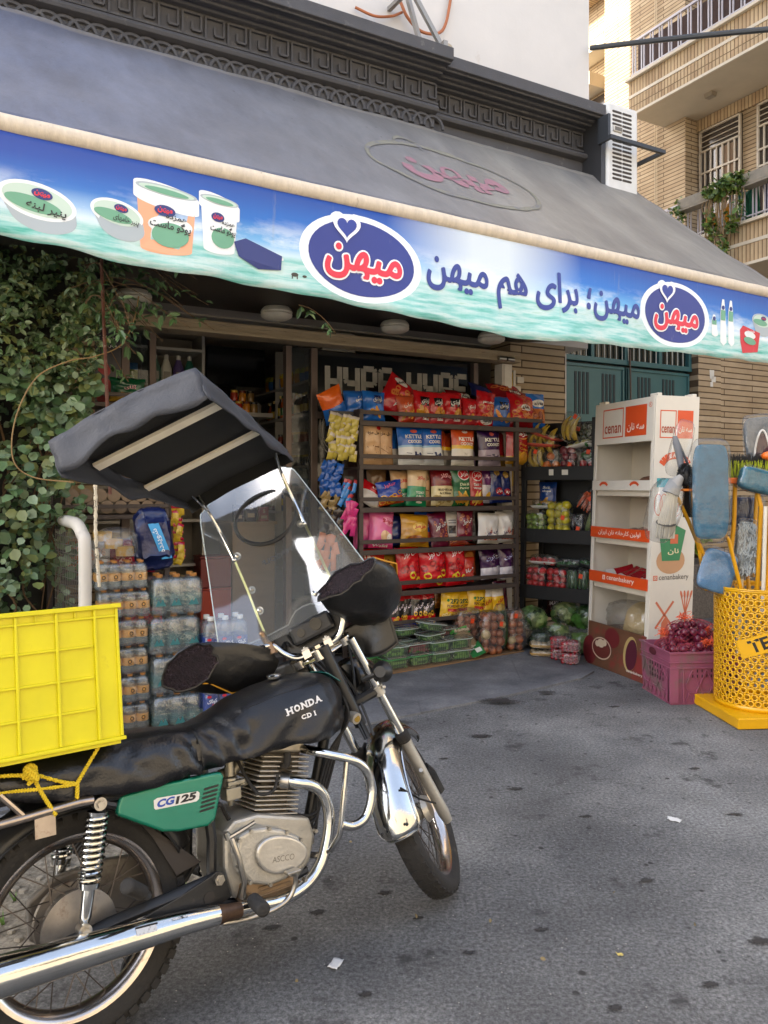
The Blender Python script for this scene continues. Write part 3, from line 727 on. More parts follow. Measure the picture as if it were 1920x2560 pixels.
for k in range(7): b.box(5.65+k*.014, 5.657+k*.014, 5.5825, 5.586, 5.025, 5.062)
b.build('grip_rib', mat('ac_slot', '#3a332d', .7), ac)
b = MB(); b.box(5.50, 5.555, 5.62, 6.1, 4.42, 5.24); fsolo('corner_panel', b, mat('grey_sheet', '#3d3d3f', .5, .3), 'dark grey sheet panel between cornice end and air conditioner', 'panel', 5.53, 5.8, 4.42, bevel=.004)
b = MB(); b.box(5.45, 6.2, 5.44, 5.475, 4.845, 4.885); b.box(6.17, 6.2, 5.475, 5.85, 4.845, 4.885); b.box(5.45, 5.48, 5.475, 5.62, 4.845, 5.1)
fsolo('support_arm', b, mat('dark_steel', '#3f4246', .5, .5), 'dark steel arm reaching past the air conditioner front', 'metal arm', 5.5, 5.46, 4.86, bevel=.003)
b = MB(); b.ell((6.03, 5.7, 4.45), (.03, .03, .05), 10, 8); b.tube([(6.03, 5.7, 4.42), (6.06, 5.6, 4.36)], .012, 6)
fsolo('junction_box', b, mat('grey_plastic', '#b9bbbf', .4), 'small pale grey fitting below the air conditioner corner', 'fitting', 6.03, 5.7, 4.4)

# overhead cable
b = MB(); pts = []
for i in range(24):
    t = i/23; u = 1276+(1900-1276)*t; Y = 7.9-1.6*t; v = 104-58*t+40*t*(t-1)*.5
    pts.append(((u-830)*Y/1661.5, Y, 1.5-(v-1050)*Y/1661.5))
b.tube(pts, .026, 8)
solo('power_cable', b, mat('cable_rubber', '#2b2d2f', .55), 'thick black cable crossing in front of the upper balcony', 'cable', (0, 0, 0))

# ================================================================== gate and brick wall right of the shop
teal = mat('teal_gate_paint', '#356063', .4, .1, bump=(30, .04), var=(2.5, .8), dirt=('#5c6b66', 8, .66))
gate = fthing('gate', 'dark teal double metal gate with grouped upright slots beside the shop', 'gate', 6.8, 6.6, 0)
for s0, s1, groups in ((5.40, 6.83, ((5.63, 5.86), (6.04, 6.28), (6.46, 6.69))), (6.85, 7.94, ((7.03, 7.27), (7.45, 7.68)))):
    b = MB(); b.box(s0, s1, 6.60, 6.64, .05, 2.90); b.build('leaf', teal, gate, bevel=.004)
    b = MB()
    for z in (.2, 2.1, 2.86): b.box(s0+.02, s1-.02, 6.585, 6.60, z, z+.03)
    for x in (s0+.02, s1-.05): b.box(x, x+.03, 6.583, 6.597, .23, 2.86)
    b.build('leaf_frame', teal, gate, bevel=.004)
    b = MB()
    for a, c_ in groups:
        for k in range(4):
            x = a+(c_-a)*(k+.1)/4; b.box(x, x+(c_-a)*.15, 6.594, 6.5985, 2.32, 2.80)
    b.build('slot', mat('gate_slot', '#16282b', .6), gate)
b = MB(); b.box(5.40, 7.95, 6.57, 6.66, 2.92, 2.98); b.box(5.40, 7.95, 6.57, 6.66, 3.22, 3.30)
for x in (5.40, 6.28, 6.81, 7.38, 7.90): b.box(x, x+.05, 6.575, 6.655, 2.98, 3.22)
b.build('transom_frame', teal, gate, bevel=.004)
b = MB(); b.box(5.40, 7.95, 6.67, 6.72, .05, 3.3); b.build('back_board', dark_clad, gate)  # dark panel added behind the gate to block sun leaking through the transom
b = MB(); b.box(5.45, 7.9, 6.63, 6.636, 2.98, 3.22); b.build('transom_glass', mat('dark_glass', '#1c2422', .1, spec=.6), gate)
b = MB()
for k in range(26): b.box(5.47+k*.094, 5.482+k*.094, 6.60, 6.612, 2.98, 3.22)
b.build('transom_bar', mat('pale_bar', '#a5a79f', .5), gate)
b = MB(); b.box(5.67, 8.0, 6.62, 6.9, 3.305, 3.62); fsolo('gate_lintel', b, dark_clad, 'dark lintel panel over the teal gate under the awning', 'lintel', 6.8, 6.7, 3.3)
w = fthing('brick_wall', 'buff thin-brick wall and pillar right of the teal gate', 'wall', 8.5, 6.5, 0)
b = MB(); b.box(7.952, 8.37, 6.48, 6.9, 0, 3.5); b.build('pillar', brick_x, w)
b = MB(); b.box(8.372, 12, 6.53, 6.9, 0, 3.5); b.build('wall_face', brick_x, w)
b = MB()
for vf in (rect2(8.16, 8.24, 2.84, 2.95, 1, 1), rect2(8.19, 8.27, 2.80, 2.87, 1, 1), rect2(8.17, 8.22, 2.74, 2.80, 1, 1)): b.decal(vf, lambda x, z: (x+.01*nz(x*30, z*30), 6.476, z))
b.build('torn_paper', mat('paper', '#c9c6bd', .8), w)
b = MB(); b.tube([(6.86, 6.55, 3.1), (6.868, 6.545, 2.6), (6.862, 6.55, 1.9), (6.87, 6.545, .3)], .012, 6)
fsolo('gate_cable', b, mat('brown_cable', '#4b3b30', .6), 'brown cable hanging down the middle of the teal gate', 'cable', 6.86, 6.55, .3)
granite = mat('grey_granite', '#6d6660', .6, bump=(80, .2), var=(55, .35), dirt=('#3f3833', 30, .58))
b = MB(); b.box(6.6, 9.5, 5.9, 6.45, 0, .62); fsolo('planter', b, granite, 'speckled grey granite planter behind the yellow bin', 'planter', 7.5, 6.2, 0, bevel=.01)
def leafy(name, label, cat, C, rad, n, size, hexes, loc_s, seed=1, drop=0, group=None, stems=True, parent=None, narrow=.45):
    """plant of folded leaf faces inside an ellipsoid C +- rad, in shop-front coordinates"""
    r = random.Random(seed); b = MB()
    for i in range(n):
        while True:
            p = Vector((r.uniform(-1, 1), r.uniform(-1, 1), r.uniform(-1, 1)))
            if p.length < 1 and nz(p.x*2+seed, p.y*2, p.z*2) > -.22: break
        c = Vector((C[0]+p.x*rad[0], C[1]+p.y*rad[1], C[2]+p.z*rad[2]-drop*r.random()**2))
        leaf(b, c, size*r.uniform(.6, 1.25), r, len(hexes), narrow)
    return b
def leaf(b, c, L_, r, ns, narrow=.45, face=None):
    a = r.uniform(0, 2*pi); t = r.uniform(-1.2, .5)
    d = Vector((cos(a)*cos(t), sin(a)*cos(t), sin(t)))
    if face is not None: d = (d+face).normalized()
    up = Vector((r.uniform(-.5, .5), -r.uniform(.2, 1), r.uniform(.1, 1))).normalized()
    w = d.cross(up)
    if w.length < .1: w = d.orthogonal()
    w.normalize(); w *= L_*narrow; nrm = w.cross(d).normalized()*L_*.12
    c = Vector(c)
    v = [c, c+d*L_*.3+w*.85+nrm, c+d*L_*.68+w*.8+nrm, c+d*L_, c+d*L_*.68-w*.8+nrm, c+d*L_*.3-w*.85+nrm, c+d*L_*.5]
    b.add(v, [(0, 6, 2, 1), (6, 3, 2), (0, 5, 4, 6), (6, 4, 3)], r.randrange(ns), True)
LG = ['#33502a', '#46683a', '#5a7c48', '#2a4324']
def leafmats(hs): return [mat('leaf', h, .42, var=(9, .7), spec=.45) for h in hs]
pl = fthing('shrub', 'low yellow-green shrub in the granite planter behind the bread stand', 'shrub', 7.3, 6.2, .62)
leafy('f', '', '', (7.35, 6.2, 1.05), (.35, .2, .42), 260, .11, [1]*3, 0, 5).build('foliage', leafmats(['#7f9a34', '#56782c', '#95a63c']), pl)
b = MB()
for k in range(6): b.tube([(7.2+.06*k, 6.2, .62), (7.15+.08*k, 6.2+.03*sin(k), 1.3)], .007, 5)
b.build('stem', mat('stem', '#5c4a32', .8), pl)

# ================================================================== apartment building with balconies
apt = fthing('apartment_building', 'buff brick apartment building with railed balconies beyond the gate', 'apartment building', 11.2, 7.0, 0)
b = MB(); b.box(11.05, 16, 9.28, 11.2, 0, 18); b.build('bay_wall', brick_y, apt)
b = MB(); b.box(11.053, 11.4, 9.272, 9.279, 0, 7.94); b.build('bay_return', brick_x, apt)
b = MB(); b.box(11.4, 16, 1.5, 9.279, 0, 18); b.build('recessed_wall', brick_y, apt)
cream = mat('cream_stucco', '#b9ad98', .85, var=(2, .88)); stone = mat('white_stone', '#c9c0ae', .6, var=(5, .85))
railm = mat('pale_rail_paint', '#b9b6bd', .45, var=(6, .8))
for z0, nm in ((7.95, 'upper'), (4.79, 'lower')):
    b = MB(); b.box(10.22, 11.39, 2, 9.74, z0+.001, z0+.03); b.build('balcony_soffit', cream, apt)
    b = MB(); b.box(10.20, 11.39, 2, 9.76, z0+.032, z0+.30); b.build('balcony_band', soldier_y, apt)
    b = MB(); b.box(10.19, 11.39, 2, 9.77, z0+.302, z0+.352); b.box(10.185, 10.22, 2, 9.775, z0-.012, z0+.03); b.build('balcony_ledge', soldier_y if 0 else stone, apt)
    b = MB(); b.box(10.20, 11.39, 2, 9.76, z0+.354, z0+.60); b.build('balcony_band', soldier_y, apt)
    b = MB(); b.box(10.14, 11.39, 2, 9.80, z0+.602, z0+.652); b.build('balcony_coping', stone, apt, bevel=.006)
    rl = MB()
    rl.box(10.23, 10.27, 2, 9.74, z0+1.27, z0+1.31); rl.box(10.235, 10.265, 2, 9.74, z0+.72, z0+.74)
    q = 9.72
    while q > 5.6:
        for dq in (0, .055): rl.box(10.24, 10.26, q-dq-.018, q-dq, z0+.652, z0+1.27)
        q -= .194
    for x in (10.5, 10.75, 11.0): rl.box(x, x+.02, 9.72, 9.74, z0+.652, z0+1.3)
    rl.build('railing', railm, apt)
b = MB(); b.box(10.34, 10.36, 3, 9.68, 8.61, 9.2); b.build('reed_screen', mat('brown_reed', '#4a332b', .8, bump=(60, .4), var=(24, .5), stretch=(1, 6, .6)), apt)
wf = mat('window_white', '#b8ad9c', .5, var=(5, .85))
for q0, q1 in ((9.22, 8.40), (8.10, 7.2), (6.8, 5.9)):
    b = MB(); b.box(11.37, 11.40, q1, q0, 5.5, 7.72); b.build('window_pane', mat('dim_glass', '#3a322c', .15, spec=.6), apt)
    b = MB()
    for q in (q0-.035, q1): b.box(11.33, 11.372, q, q+.035, 5.5, 7.72)
    for z in (7.69, 7.33, 6.95, 6.68, 5.5): b.box(11.33, 11.368, q1, q0, z, z+.03)
    for k in range(1, 7):
        q = q0-(q0-q1)*k/7; b.box(11.335, 11.362, q-.012, q+.012, 5.5, 7.33)
    for z in (7.42, 7.51, 7.60): b.box(11.34, 11.36, q1, q0, z, z+.012)
    b.build('window_frame', wf, apt)
    b = MB(); b.box(11.366, 11.369, q1+.1, q0-.45, 5.55, 7.3); b.build('curtain', mat('curtain', '#8a7460', .9, var=(14, .7), stretch=(1, 8, .3)), apt)
b = MB(); b.box(11.34, 11.39, 2, 9.27, 7.74, 7.94); b.build('lintel_band', soldier_y, apt)
b = MB(); b.box(11.36, 11.39, 6.0, 8.5, 2.5, 4.5); b.build('window_pane', mat('dim_glass', '#3a322c', .15, spec=.6), apt)
b = MB(); b.box(11.33, 11.359, 6.0, 8.6, 4.50, 4.60); b.box(11.33, 11.358, 6, 8.6, 4.22, 4.28); b.build('window_frame', wf, apt)
b = MB(); b.prism([(-.07, 0), (.07, 0), (.055, -.07), (-.055, -.07)], -.07, .07); solo('balcony_lamp', b, mat('smoked_lamp', '#8a8070', .3), 'small square lamp on the upper balcony soffit', 'lamp', FW(10.75, 8.52, 7.95), TH)
b = MB(); b.tube([(0, 0, 0), (.01, 0, -.15), (-.01, .01, -.3)], .008, 6); b.lathe([(.02, -.3), (.03, -.33), (.03, -.42), (.025, -.43)], 10); b.lathe([(.02, -.43), (.045, -.48), (.035, -.53), (.001, -.545)], 12, 1)
solo('hanging_bulb', b, [mat('bulb_socket', '#2d2925', .5), film('bulb_glass', '#d8d2c4', .6, .2)], 'bare bulb hanging on a wire from the upper balcony', 'light bulb', FW(10.7, 7.35, 7.95), TH)
conc = mat('grey_concrete', '#8e887c', .85, bump=(50, .2), var=(6, .7), dirt=('#5c564b', 8, .58))
for q0, q1, lb in ((8.60, 8.02, 'grey concrete planter box hung on the far end of the balcony rail'), (7.42, 6.7, 'grey concrete planter box hung on the near part of the balcony rail')):
    b = MB(); b.box(10.06, 10.24, q1, q0, 5.93, 6.09); b.box(10.05, 10.24, q1-.02, q0+.02, 5.895, 5.925); fsolo('planter_box', b, conc, lb, 'planter', 10.15, (q0+q1)/2, 5.9, 'planter boxes on the balcony rail', bevel=.006)
vine = fthing('balcony_vine', 'trailing green vine spilling over the middle of the lower balcony rail', 'vine', 10.15, 7.75, 5.95)
b = leafy('', '', '', (10.08, 7.72, 6.02), (.14, .42, .17), 520, .085, [1]*4, 0, 11)
for (q, z, n) in ((8.0, 5.6, 60), (7.95, 5.45, 70), (7.62, 5.45, 80), (7.75, 5.15, 60), (7.5, 5.6, 40), (7.78, 4.95, 40)):
    b2 = leafy('', '', '', (10.08, q, z), (.08, .09, .2), n, .075, [1]*4, 0, int(q*100)); k = len(b.v)
    b.v += b2.v; b.f += [[i+k for i in f] for f in b2.f]; b.m += b2.m; b.sm += b2.sm
b.build('foliage', leafmats(['#57753a', '#7d8f42', '#48632f', '#6a7a35']), vine)
b = MB(); r = random.Random(2)
for k in range(22):
    q = 7.45+r.random()*.6
    b.tube(bez([(10.1, q, 6.0), (10.04, q+r.uniform(-.1, .1), 5.8), (10.06, q+r.uniform(-.12, .12), 5.5-r.random()*.4)], 5), .006, 4)
b.build('stem', mat('dry_stem', '#7a6648', .9), vine)
b = leafy('', '', '', (10.1, 8.62, 5.85), (.07, .12, .28), 120, .07, [1]*4, 0, 31); fsolo('balcony_creeper', b, leafmats(['#57753a', '#7d8f42', '#48632f', '#6a7a35']), 'small creeper hanging at the end of the balcony planter', 'creeper', 10.1, 8.6, 5.6)
for q0, q1, z1, hx, nm in ((8.32, 7.85, 5.86, '#c98a14', 'orange yellow'), (7.72, 7.36, 6.0, '#0e5a3c', 'dark green'), (7.30, 6.5, 6.0, '#1c2450', 'navy blue')):
    b = MB(); b.grid(lambda u, v: (10.36+.03*sin(u*14+v*3)+.02*nz(u*5, v*4), q0+(q1-q0)*u, 5.42+(z1-5.42)*v-.06*sin(u*pi)*v), 24, 12)
    fsolo('cloth', b, mat('cloth', hx, .85, var=(6, .75)), nm+' cloth hanging behind the lower balcony rail', 'cloth', 10.36, (q0+q1)/2, 5.45, 'cloths on the lower balcony', solid=.01)
b = MB(); b.tube([(11.0, 9.9, 10.5), (11.0, 9.9, 5)], .008, 5); b.tube([(10.99, 9.86, 10.5), (10.985, 9.84, 5.2)], .005, 5); fsolo('wall_cable', b, mat('pale_cable', '#b7a88c', .7), 'pale thin cable running down the buff brick bay', 'cable', 11, 9.9, 5)
# building in the gap behind
nb = fthing('sunlit_building', 'sunlit buff brick building seen in the narrow gap behind the white wall', 'building', 13.4, 14, 0)
b = MB(); b.box(13.05, 19, 11.6, 20, 0, 18); b.build('wall', brick_y, nb)
b = MB(); b.box(12.6, 13.04, 12.5, 20, 11.55, 11.85); b.box(12.6, 13.04, 12.5, 20, 12.85, 13.0); b.build('balcony_band', soldier_y, nb)
b = MB(); b.box(12.6, 13.04, 12.5, 20, 11.45, 11.54); b.box(12.55, 13.04, 13.2, 20, 10.7, 11.0); b.build('balcony_soffit', cream, nb)
b = MB(); b.box(13.0, 13.04, 13.0, 14, 9.5, 10.6); b.build('window', mat('dim_glass', '#3a322c', .15, spec=.6), nb)
# ================================================================== snack rack
rackm = mat('brown_rack_paint', '#4a403b', .55, .2, bump=(60, .08), var=(7, .7), dirt=('#33291f', 9, .64))
rack = fthing('snack_rack', 'brown metal snack rack with six railed shelves against the black window', 'display rack', 3.7, 5.8, .014)
SH = [2.045, 1.68, 1.32, .965, .605, .27]
for s in (2.885, 4.51):
    for q in (5.70, 6.0):
        b = MB(); b.box(s-.02, s+.02, q-.018, q+.018, .014, 2.14); b.build('post', rackm, rack, bevel=.003)
for i, z in enumerate(SH):
    e = 4.80 if i == 0 else 4.488
    b = MB(); b.box(2.866, e, 5.695, 6.02, z-.038, z-.018); b.box(2.866, e, 5.672, 5.692, z-.042, z+.0); b.build('shelf', rackm, rack, bevel=.003)
    b = MB(); b.box(2.866, e, 5.668, 5.680, z+.052, z+.086); b.build('rail', rackm, rack, bevel=.003)
b = MB(); b.box(2.866, 2.905, 5.72, 5.98, 2.0, 2.14); b.box(2.6, 2.865, 5.96, 5.98, 2.07, 2.13); b.build('side_rail', rackm, rack, bevel=.003)
b = MB(); b.box(2.9, 4.49, 6.022, 6.03, .1, 2.0); b.build('back_panel', mat('dark_red_panel', '#3a2426', .7), rack)

def bulge(u, v, d, sd=0):
    a = max(0, 1-abs(2*u-1)**2.4); c = max(0, 1-abs(2*v-1)**4)
    return d*.5*(a**.75)*(c**.8)*(1+.32*nz(u*4+sd, v*4))+.009*nz(u*8+sd, v*10)*a*c
def bag(label, s, z, w, h, bands, texts=(), marks=(), q=5.80, tilt=0, lean=-.06, d=None, cat='snack bag', name='snack_bag', group='snack bags on the rack', loc=None, rot=None, rz=TH):
    if group.startswith('snack'): w *= 1.07; h *= 1.05
    if group.startswith('snack') and loc is None: jr = random.Random(s*91+z*17); tilt += jr.uniform(-.07, .07); lean += jr.uniform(-.08, .05); w *= jr.uniform(.95, 1.1); h *= jr.uniform(.95, 1.06); s += jr.uniform(-.012, .012)
    d = d or min(w, h)*.5; sd = s*7.3+z*3.1
    hx = [c for _, _, c in bands]
    def sl(u, v):
        for i, (a, c, _) in enumerate(bands):
            if a <= v < c: return i
        return 0
    def pt(u, v, sg):
        e = 1-.09*sin(pi*v)+.02*nz(v*5+sd, 1)
        cr = .004*sin(u*70)*(1 if v < .06 or v > .94 else 0)
        return ((u-.5)*w*e, sg*bulge(u, v, d, sd)+cr, h*v*(1-.03*abs(2*u-1)*(v > .5)*0)+.006*nz(u*6+sd, 7)*(v > .9))
    b = MB(); b.grid(lambda u, v: pt(u, v, -1), 12, 20, sl); b.grid(lambda u, v: pt(1-u, v, 1), 8, 20, lambda u, v: sl(1-u, v))
    o = b.build(name, [foil(c) for c in hx])
    tag(o, label, cat, group)
    o.location = FW(s, q, z) if loc is None else loc
    o.rotation_euler = (lean, tilt, rz) if rot is None else rot
    def mp(k):
        def f(x, y):
            u, v = .5+x*.5, y
            p = pt(u, v, -1); return (p[0], p[1]-.0022*k, p[2])
        return f
    by = {}
    for vf, c, k in marks: by.setdefault((c, k, 0), []).append(vf)
    for t in texts:
        st, x, y, tw, th, c = t[:6]; ro = t[6] if len(t) > 6 else 0
        by.setdefault((c, 2.2, 1), []).append(fit(text2d(st, .025), x, y, w=tw*2, h=th, rot=ro))
    for (c, k, tx), L_ in by.items():
        m_ = MB()
        for vf in L_: m_.decal(vf, mp(k))
        m_.build('lettering' if tx else 'print', foil(c), o)
    return o
D = lambda x, y, rx, ry, c, k=1, rot=0: (disc2(x, y, rx, ry, 3, 20, rot), c, k)
RC = lambda x0, x1, y0, y1, c, k=1: (rect2(x0, x1, y0, y1, 6, 3), c, k)
def rings(seed, n, y0, y1, c, r0=.10, k=1.4):
    r = random.Random(seed); o = []
    for i in range(n):
        x, y = r.uniform(-.8, .8), r.uniform(y0, y1); a = r.uniform(0, 3)
        o.append((line2([(x+r0*1.5*cos(t+a)*(1+.2*sin(2*t)), y+r0*.55*sin(t+a)) for t in [2*pi*j/10 for j in range(11)]], .045), c, k))
    return o
def chips(seed, c='#d9a63c', y=.16, n=4):
    r = random.Random(seed)
    return [D(r.uniform(-.5, .6), y+r.uniform(-.04, .06), .34, .10, c if i % 2 else '#c28a2c', 1+.2*i, r.uniform(-.6, .6)) for i in range(n)]
RED, DRED, BLU, NAV, WHT, BEI, GRN, PUR, GLD, YEL, MAR, PNK, BLK = '#b3141c', '#7d1018', '#1f5fb4', '#1a2358', '#d8d6d2', '#c9a47c', '#17663a', '#3c1d4f', '#b98a22', '#e2b51c', '#6d1230', '#d2568c', '#161417'
TOP = 'snack bags on the top shelf'
# --- top shelf
bag('orange snack bag slumped over the far left end of the top shelf', 2.735, 2.05, .2, .26, [(0, .5, BLU), (.5, 1, '#d8611a')], q=5.84, lean=.3, tilt=-.5, group=TOP)
bag('blue snack bag beside the orange one on the top shelf', 2.90, 2.05, .2, .25, [(0, 1, BLU)], [('نمکی', .2, .72, .3, .2, WHT)], q=5.84, tilt=-.1, group=TOP)
pz = [('پرتزل', 0, .62, .5, .16, WHT)]
bag('blue snack bag with white lettering beside the left rack post on the top shelf', 3.05, 2.05, .215, .235, [(0, .2, BLU), (.2, 1, '#1d66bd')], [('لوندی', .1, .70, .42, .22, WHT)], chips(3, '#d9952c', .25, 2)+[RC(-.2, .5, .55, .84, NAV, .8)], q=5.76, group=TOP)
bag('large tilted dark red pretzel bag with its corner pointing up on the top shelf', 3.23, 2.13, .29, .34, [(0, 1, RED)], [('alvita', -.35, .84, .32, .09, BLK, .4), ('pretzel', .3, .38, .5, .11, WHT, .35)], [D(-.35, .84, .42, .09, WHT, 1)]+rings(4, 14, .45, .75, '#c9773a'), q=5.86, tilt=.62, lean=-.1, group=TOP)
nam = [('لوندی', 0, .66, .45, .2, WHT)]
bag('orange red snack bag leaning behind the rail under the big pretzel bag', 3.375, 2.05, .17, .23, [(0, .35, '#a3341c'), (.35, 1, '#b9502e')], [('نمکی', 0, .62, .45, .2, '#e8d2c4')], chips(5, '#d9953a', .25, 3), q=5.76, tilt=-.05, group=TOP)
for lb, s, t, z0 in (('first', 3.515, .03, 0), ('second', 3.675, .02, .0), ('third', 3.85, -.03, 0)):
    bag('red corn snack bag with black badge, %s of three on the top shelf' % lb, s, 2.05, .185, .26, [(0, .28, '#a8323a'), (.28, 1, RED)], nam+[('Salsa', .15, .13, .35, .09, WHT)], chips(int(s*9), '#d48a2e', .33, 3)+[RC(-.5, .5, .52, .80, BLK, .8)], q=5.76, tilt=t, group=TOP)
bag('dark bag with yellow and black print lying behind the red ones on the top shelf', 3.40, 2.24, .26, .17, [(0, 1, '#2c241c')], [], chips(8, '#c9a13a', .5, 4), q=5.92, lean=-.9, tilt=.2, group=TOP)
bag('dark red bag lying behind the red corn snacks on the top shelf', 3.62, 2.23, .30, .20, [(0, 1, DRED)], [], rings(2, 6, .3, .7, '#c96a3a'), q=5.92, lean=-.8, tilt=.15, group=TOP)
bag('white and green snack bag lying across the top of the red bags', 3.86, 2.24, .34, .2, [(0, .6, WHT), (.6, 1, '#3d6b3c')], [], [], q=5.90, lean=-.9, tilt=.1, group=TOP)
bag('red bag with white oval badge lying upside down on the top shelf', 4.05, 2.22, .3, .2, [(0, 1, DRED)], [('alvita', .1, .5, .3, .2, BLK, .1)], [D(.1, .5, .42, .2, WHT, 1)], q=5.88, lean=-.7, tilt=.1, group=TOP)
bag('red snack bag half hidden beside the inverted pretzel bag', 4.03, 2.05, .17, .24, [(0, .25, '#a02a30'), (.25, 1, RED)], nam, chips(12, '#d48a2e', .28, 2), q=5.77, tilt=.06, group=TOP)
bag('dark red pretzel bag standing upside down on the top shelf', 4.18, 2.05, .19, .29, [(0, 1, RED)], [('alvita', 0, .12, .4, .09, BLK, pi), ('pretzel', 0, .66, .6, .1, WHT, pi)], [D(0, .12, .6, .09, WHT, 1)]+rings(6, 12, .25, .6, '#c9773a'), q=5.76, tilt=.12, group=TOP)
bag('blue snack bag with black badge right of the inverted pretzel bag', 4.37, 2.05, .25, .27, [(0, .22, '#2a5aa8'), (.22, 1, '#1b57a6')], [('لوندی', .1, .66, .42, .2, WHT)], chips(15, '#d48a2e', .28, 3)+[RC(-.3, .5, .52, .80, BLK, .8)], q=5.77, tilt=.04, group=TOP)
bag('dark blue bag lying on top of the standing blue bag', 4.31, 2.29, .36, .18, [(0, 1, NAV)], [], [], q=5.86, lean=-.6, tilt=.3, group=TOP)
bag('dark red pretzel bag lying on top near the right end of the rack', 4.53, 2.29, .36, .2, [(0, 1, DRED)], [('pretzel', .4, .4, .4, .2, WHT, -.1)], rings(7, 7, .5, .9, '#b5612e', .12), q=5.84, lean=-.6, tilt=.1, group=TOP)
bag('big red pretzel bag with white badge at the right end of the top shelf', 4.60, 2.05, .32, .3, [(0, .2, DRED), (.2, 1, RED)], [('alvita', .1, .56, .28, .1, BLK)], [D(.1, .56, .4, .1, WHT, 1.2)]+rings(8, 16, .2, .5, '#c9773a')+rings(9, 8, .6, .9, '#b3501c'), q=5.76, tilt=.05, group=TOP)
bag('blue pretzel bag with white badge standing last on the top shelf', 4.82, 2.05, .21, .32, [(0, .16, BLU), (.16, .55, '#b8692c'), (.55, 1, '#2d6ec0')], [('alvita', 0, .70, .5, .1, BLK)], [D(0, .70, .72, .11, WHT, 1)]+rings(11, 14, .2, .5, '#8a3c14'), q=5.77, group=TOP)
bag('blue bag with dark top behind the last pretzel bags', 4.73, 2.1, .25, .28, [(0, .7, BLU), (.7, 1, DRED)], [], [], q=5.90, tilt=.1, group=TOP)
# --- second shelf
R2 = 'snack bags on the second shelf'
Z = 1.683
dm = [('دل مزه', 0, .72, .55, .10, '#3a2a1c')]
dmk = [(line2([(-.7, .55), (-.5, .2), (-.4, .05)], .03), '#7a5638', 1), (line2([(-.1, .42), (.6, .40)], .03), '#7a5638', 1), (line2([(.1, .42), (.15, .1)], .03), '#7a5638', 1), (line2([(-.2, .18), (.4, .2), (.5, .3)], .02), '#7a5638', 1), (line2([(-.6, .4), (.3, .26)], .02), '#8a6442', 1)]
bag('kraft coloured chip bag with a red spot, first on the second shelf', 3.02, Z, .185, .345, [(0, 1, BEI)], dm, dmk+[D(.62, .85, .26, .05, '#b3201c')], q=5.77, group=R2)
bag('kraft coloured chip bag tucked behind the first one on the second shelf', 3.165, Z, .185, .34, [(0, 1, '#c09a72')], dm, dmk, q=5.82, group=R2)
bag('narrow strip of a blue and white bag behind the blue kettle chips', 3.30, Z, .13, .30, [(0, .45, WHT), (.45, 1, BLU)], [], [], q=5.88, group=R2)
kt = lambda c='#e8e6e0': [('KETTLE', .05, .72, .66, .10, c), ('COOKED', .08, .585, .56, .08, c)]
shoe = lambda c: [(disc2(.1, .2, .28, .04, 2, 14, .2), c, 1), (rect2(0, .22, .2, .33, 2, 2), c, 1), (line2([(-.6, .3), (-.2, .28)], .015), c, 1), (disc2(.5, .24, .12, .07, 2, 14), c, 1)]
bag('blue and white kettle chip bag standing left of its twin', 3.425, Z, .265, .335, [(0, .44, '#d4d9df'), (.44, .5, '#86b4d8'), (.5, 1, '#1b5fb8')], kt(), shoe('#2a3a6a')+[D(.1, .86, .26, .05, '#c7574a')], q=5.76, tilt=.04, group=R2)
bag('blue and white kettle chip bag overlapping its twin on the right', 3.635, Z, .25, .33, [(0, .44, '#d4d9df'), (.44, .5, '#86b4d8'), (.5, 1, '#1b5fb8')], kt(), shoe('#2a3a6a')+[D(.1, .86, .26, .05, '#c7574a')], q=5.79, tilt=.03, group=R2)
for s, nm in ((3.77, 'left'), (3.86, 'right')):
    bag('orange, yellow and grey bag edge, %s of two beside the orange kettle chips' % nm, s, Z, .13, .30, [(0, .45, '#8d8a86'), (.45, .53, YEL), (.53, 1, '#a8401c')], [], [], q=5.88, group=R2)
bag('orange, yellow and white kettle chip bag in the middle of the second shelf', 3.965, Z, .225, .325, [(0, .45, '#d6d2cc'), (.45, .53, YEL), (.53, 1, '#c44a1c')], kt(), [D(0, .28, .3, .08, '#d9d5d0', 1), D(.2, .2, .45, .045, '#b04a2c', 1, .1), D(.0, .92, .25, .04, '#e2d8d0')], q=5.77, group=R2)
bag('purple and lilac bag half hidden right of the orange kettle chips', 4.09, Z, .16, .29, [(0, .45, '#8c7a9c'), (.45, 1, PUR)], [('KET', .3, .7, .4, .1, WHT)], [], q=5.87, group=R2)
bag('purple and lilac kettle chip bag standing alone on the second shelf', 4.27, Z, .25, .32, [(0, .47, '#a99cae'), (.47, 1, '#33164a')], kt(), shoe('#3a2a52')+[D(.05, .88, .2, .05, '#b5504a')], q=5.78, tilt=-.05, group=R2)
bag('big red potato chip bag with golden chips at the right end of the second shelf', 4.56, Z+.02, .25, .33, [(0, .2, GLD), (.2, 1, '#a5141c')], [('مزمز', .1, .77, .5, .14, WHT), ('Super', .2, .5, .42, .08, '#e0a84a', -.05), ('Chips', .25, .38, .42, .08, '#e0a84a', -.05)], chips(21, '#d6a834', .2, 5)+[(line2([(.1+.66*cos(a), .77+.12*sin(a)) for a in [2*pi*i/24 for i in range(25)]], .02), '#d9b44a', 1), (poly2([(-.7, .5), (-.45, .62), (-.35, .5)]), '#d22a2a', 1)], q=5.77, group=R2)
bag('dark red bag pressed behind the big red potato chip bag', 4.43, Z, .2, .31, [(0, .3, '#8a6a22'), (.3, 1, DRED)], [], [], q=5.88, group=R2)
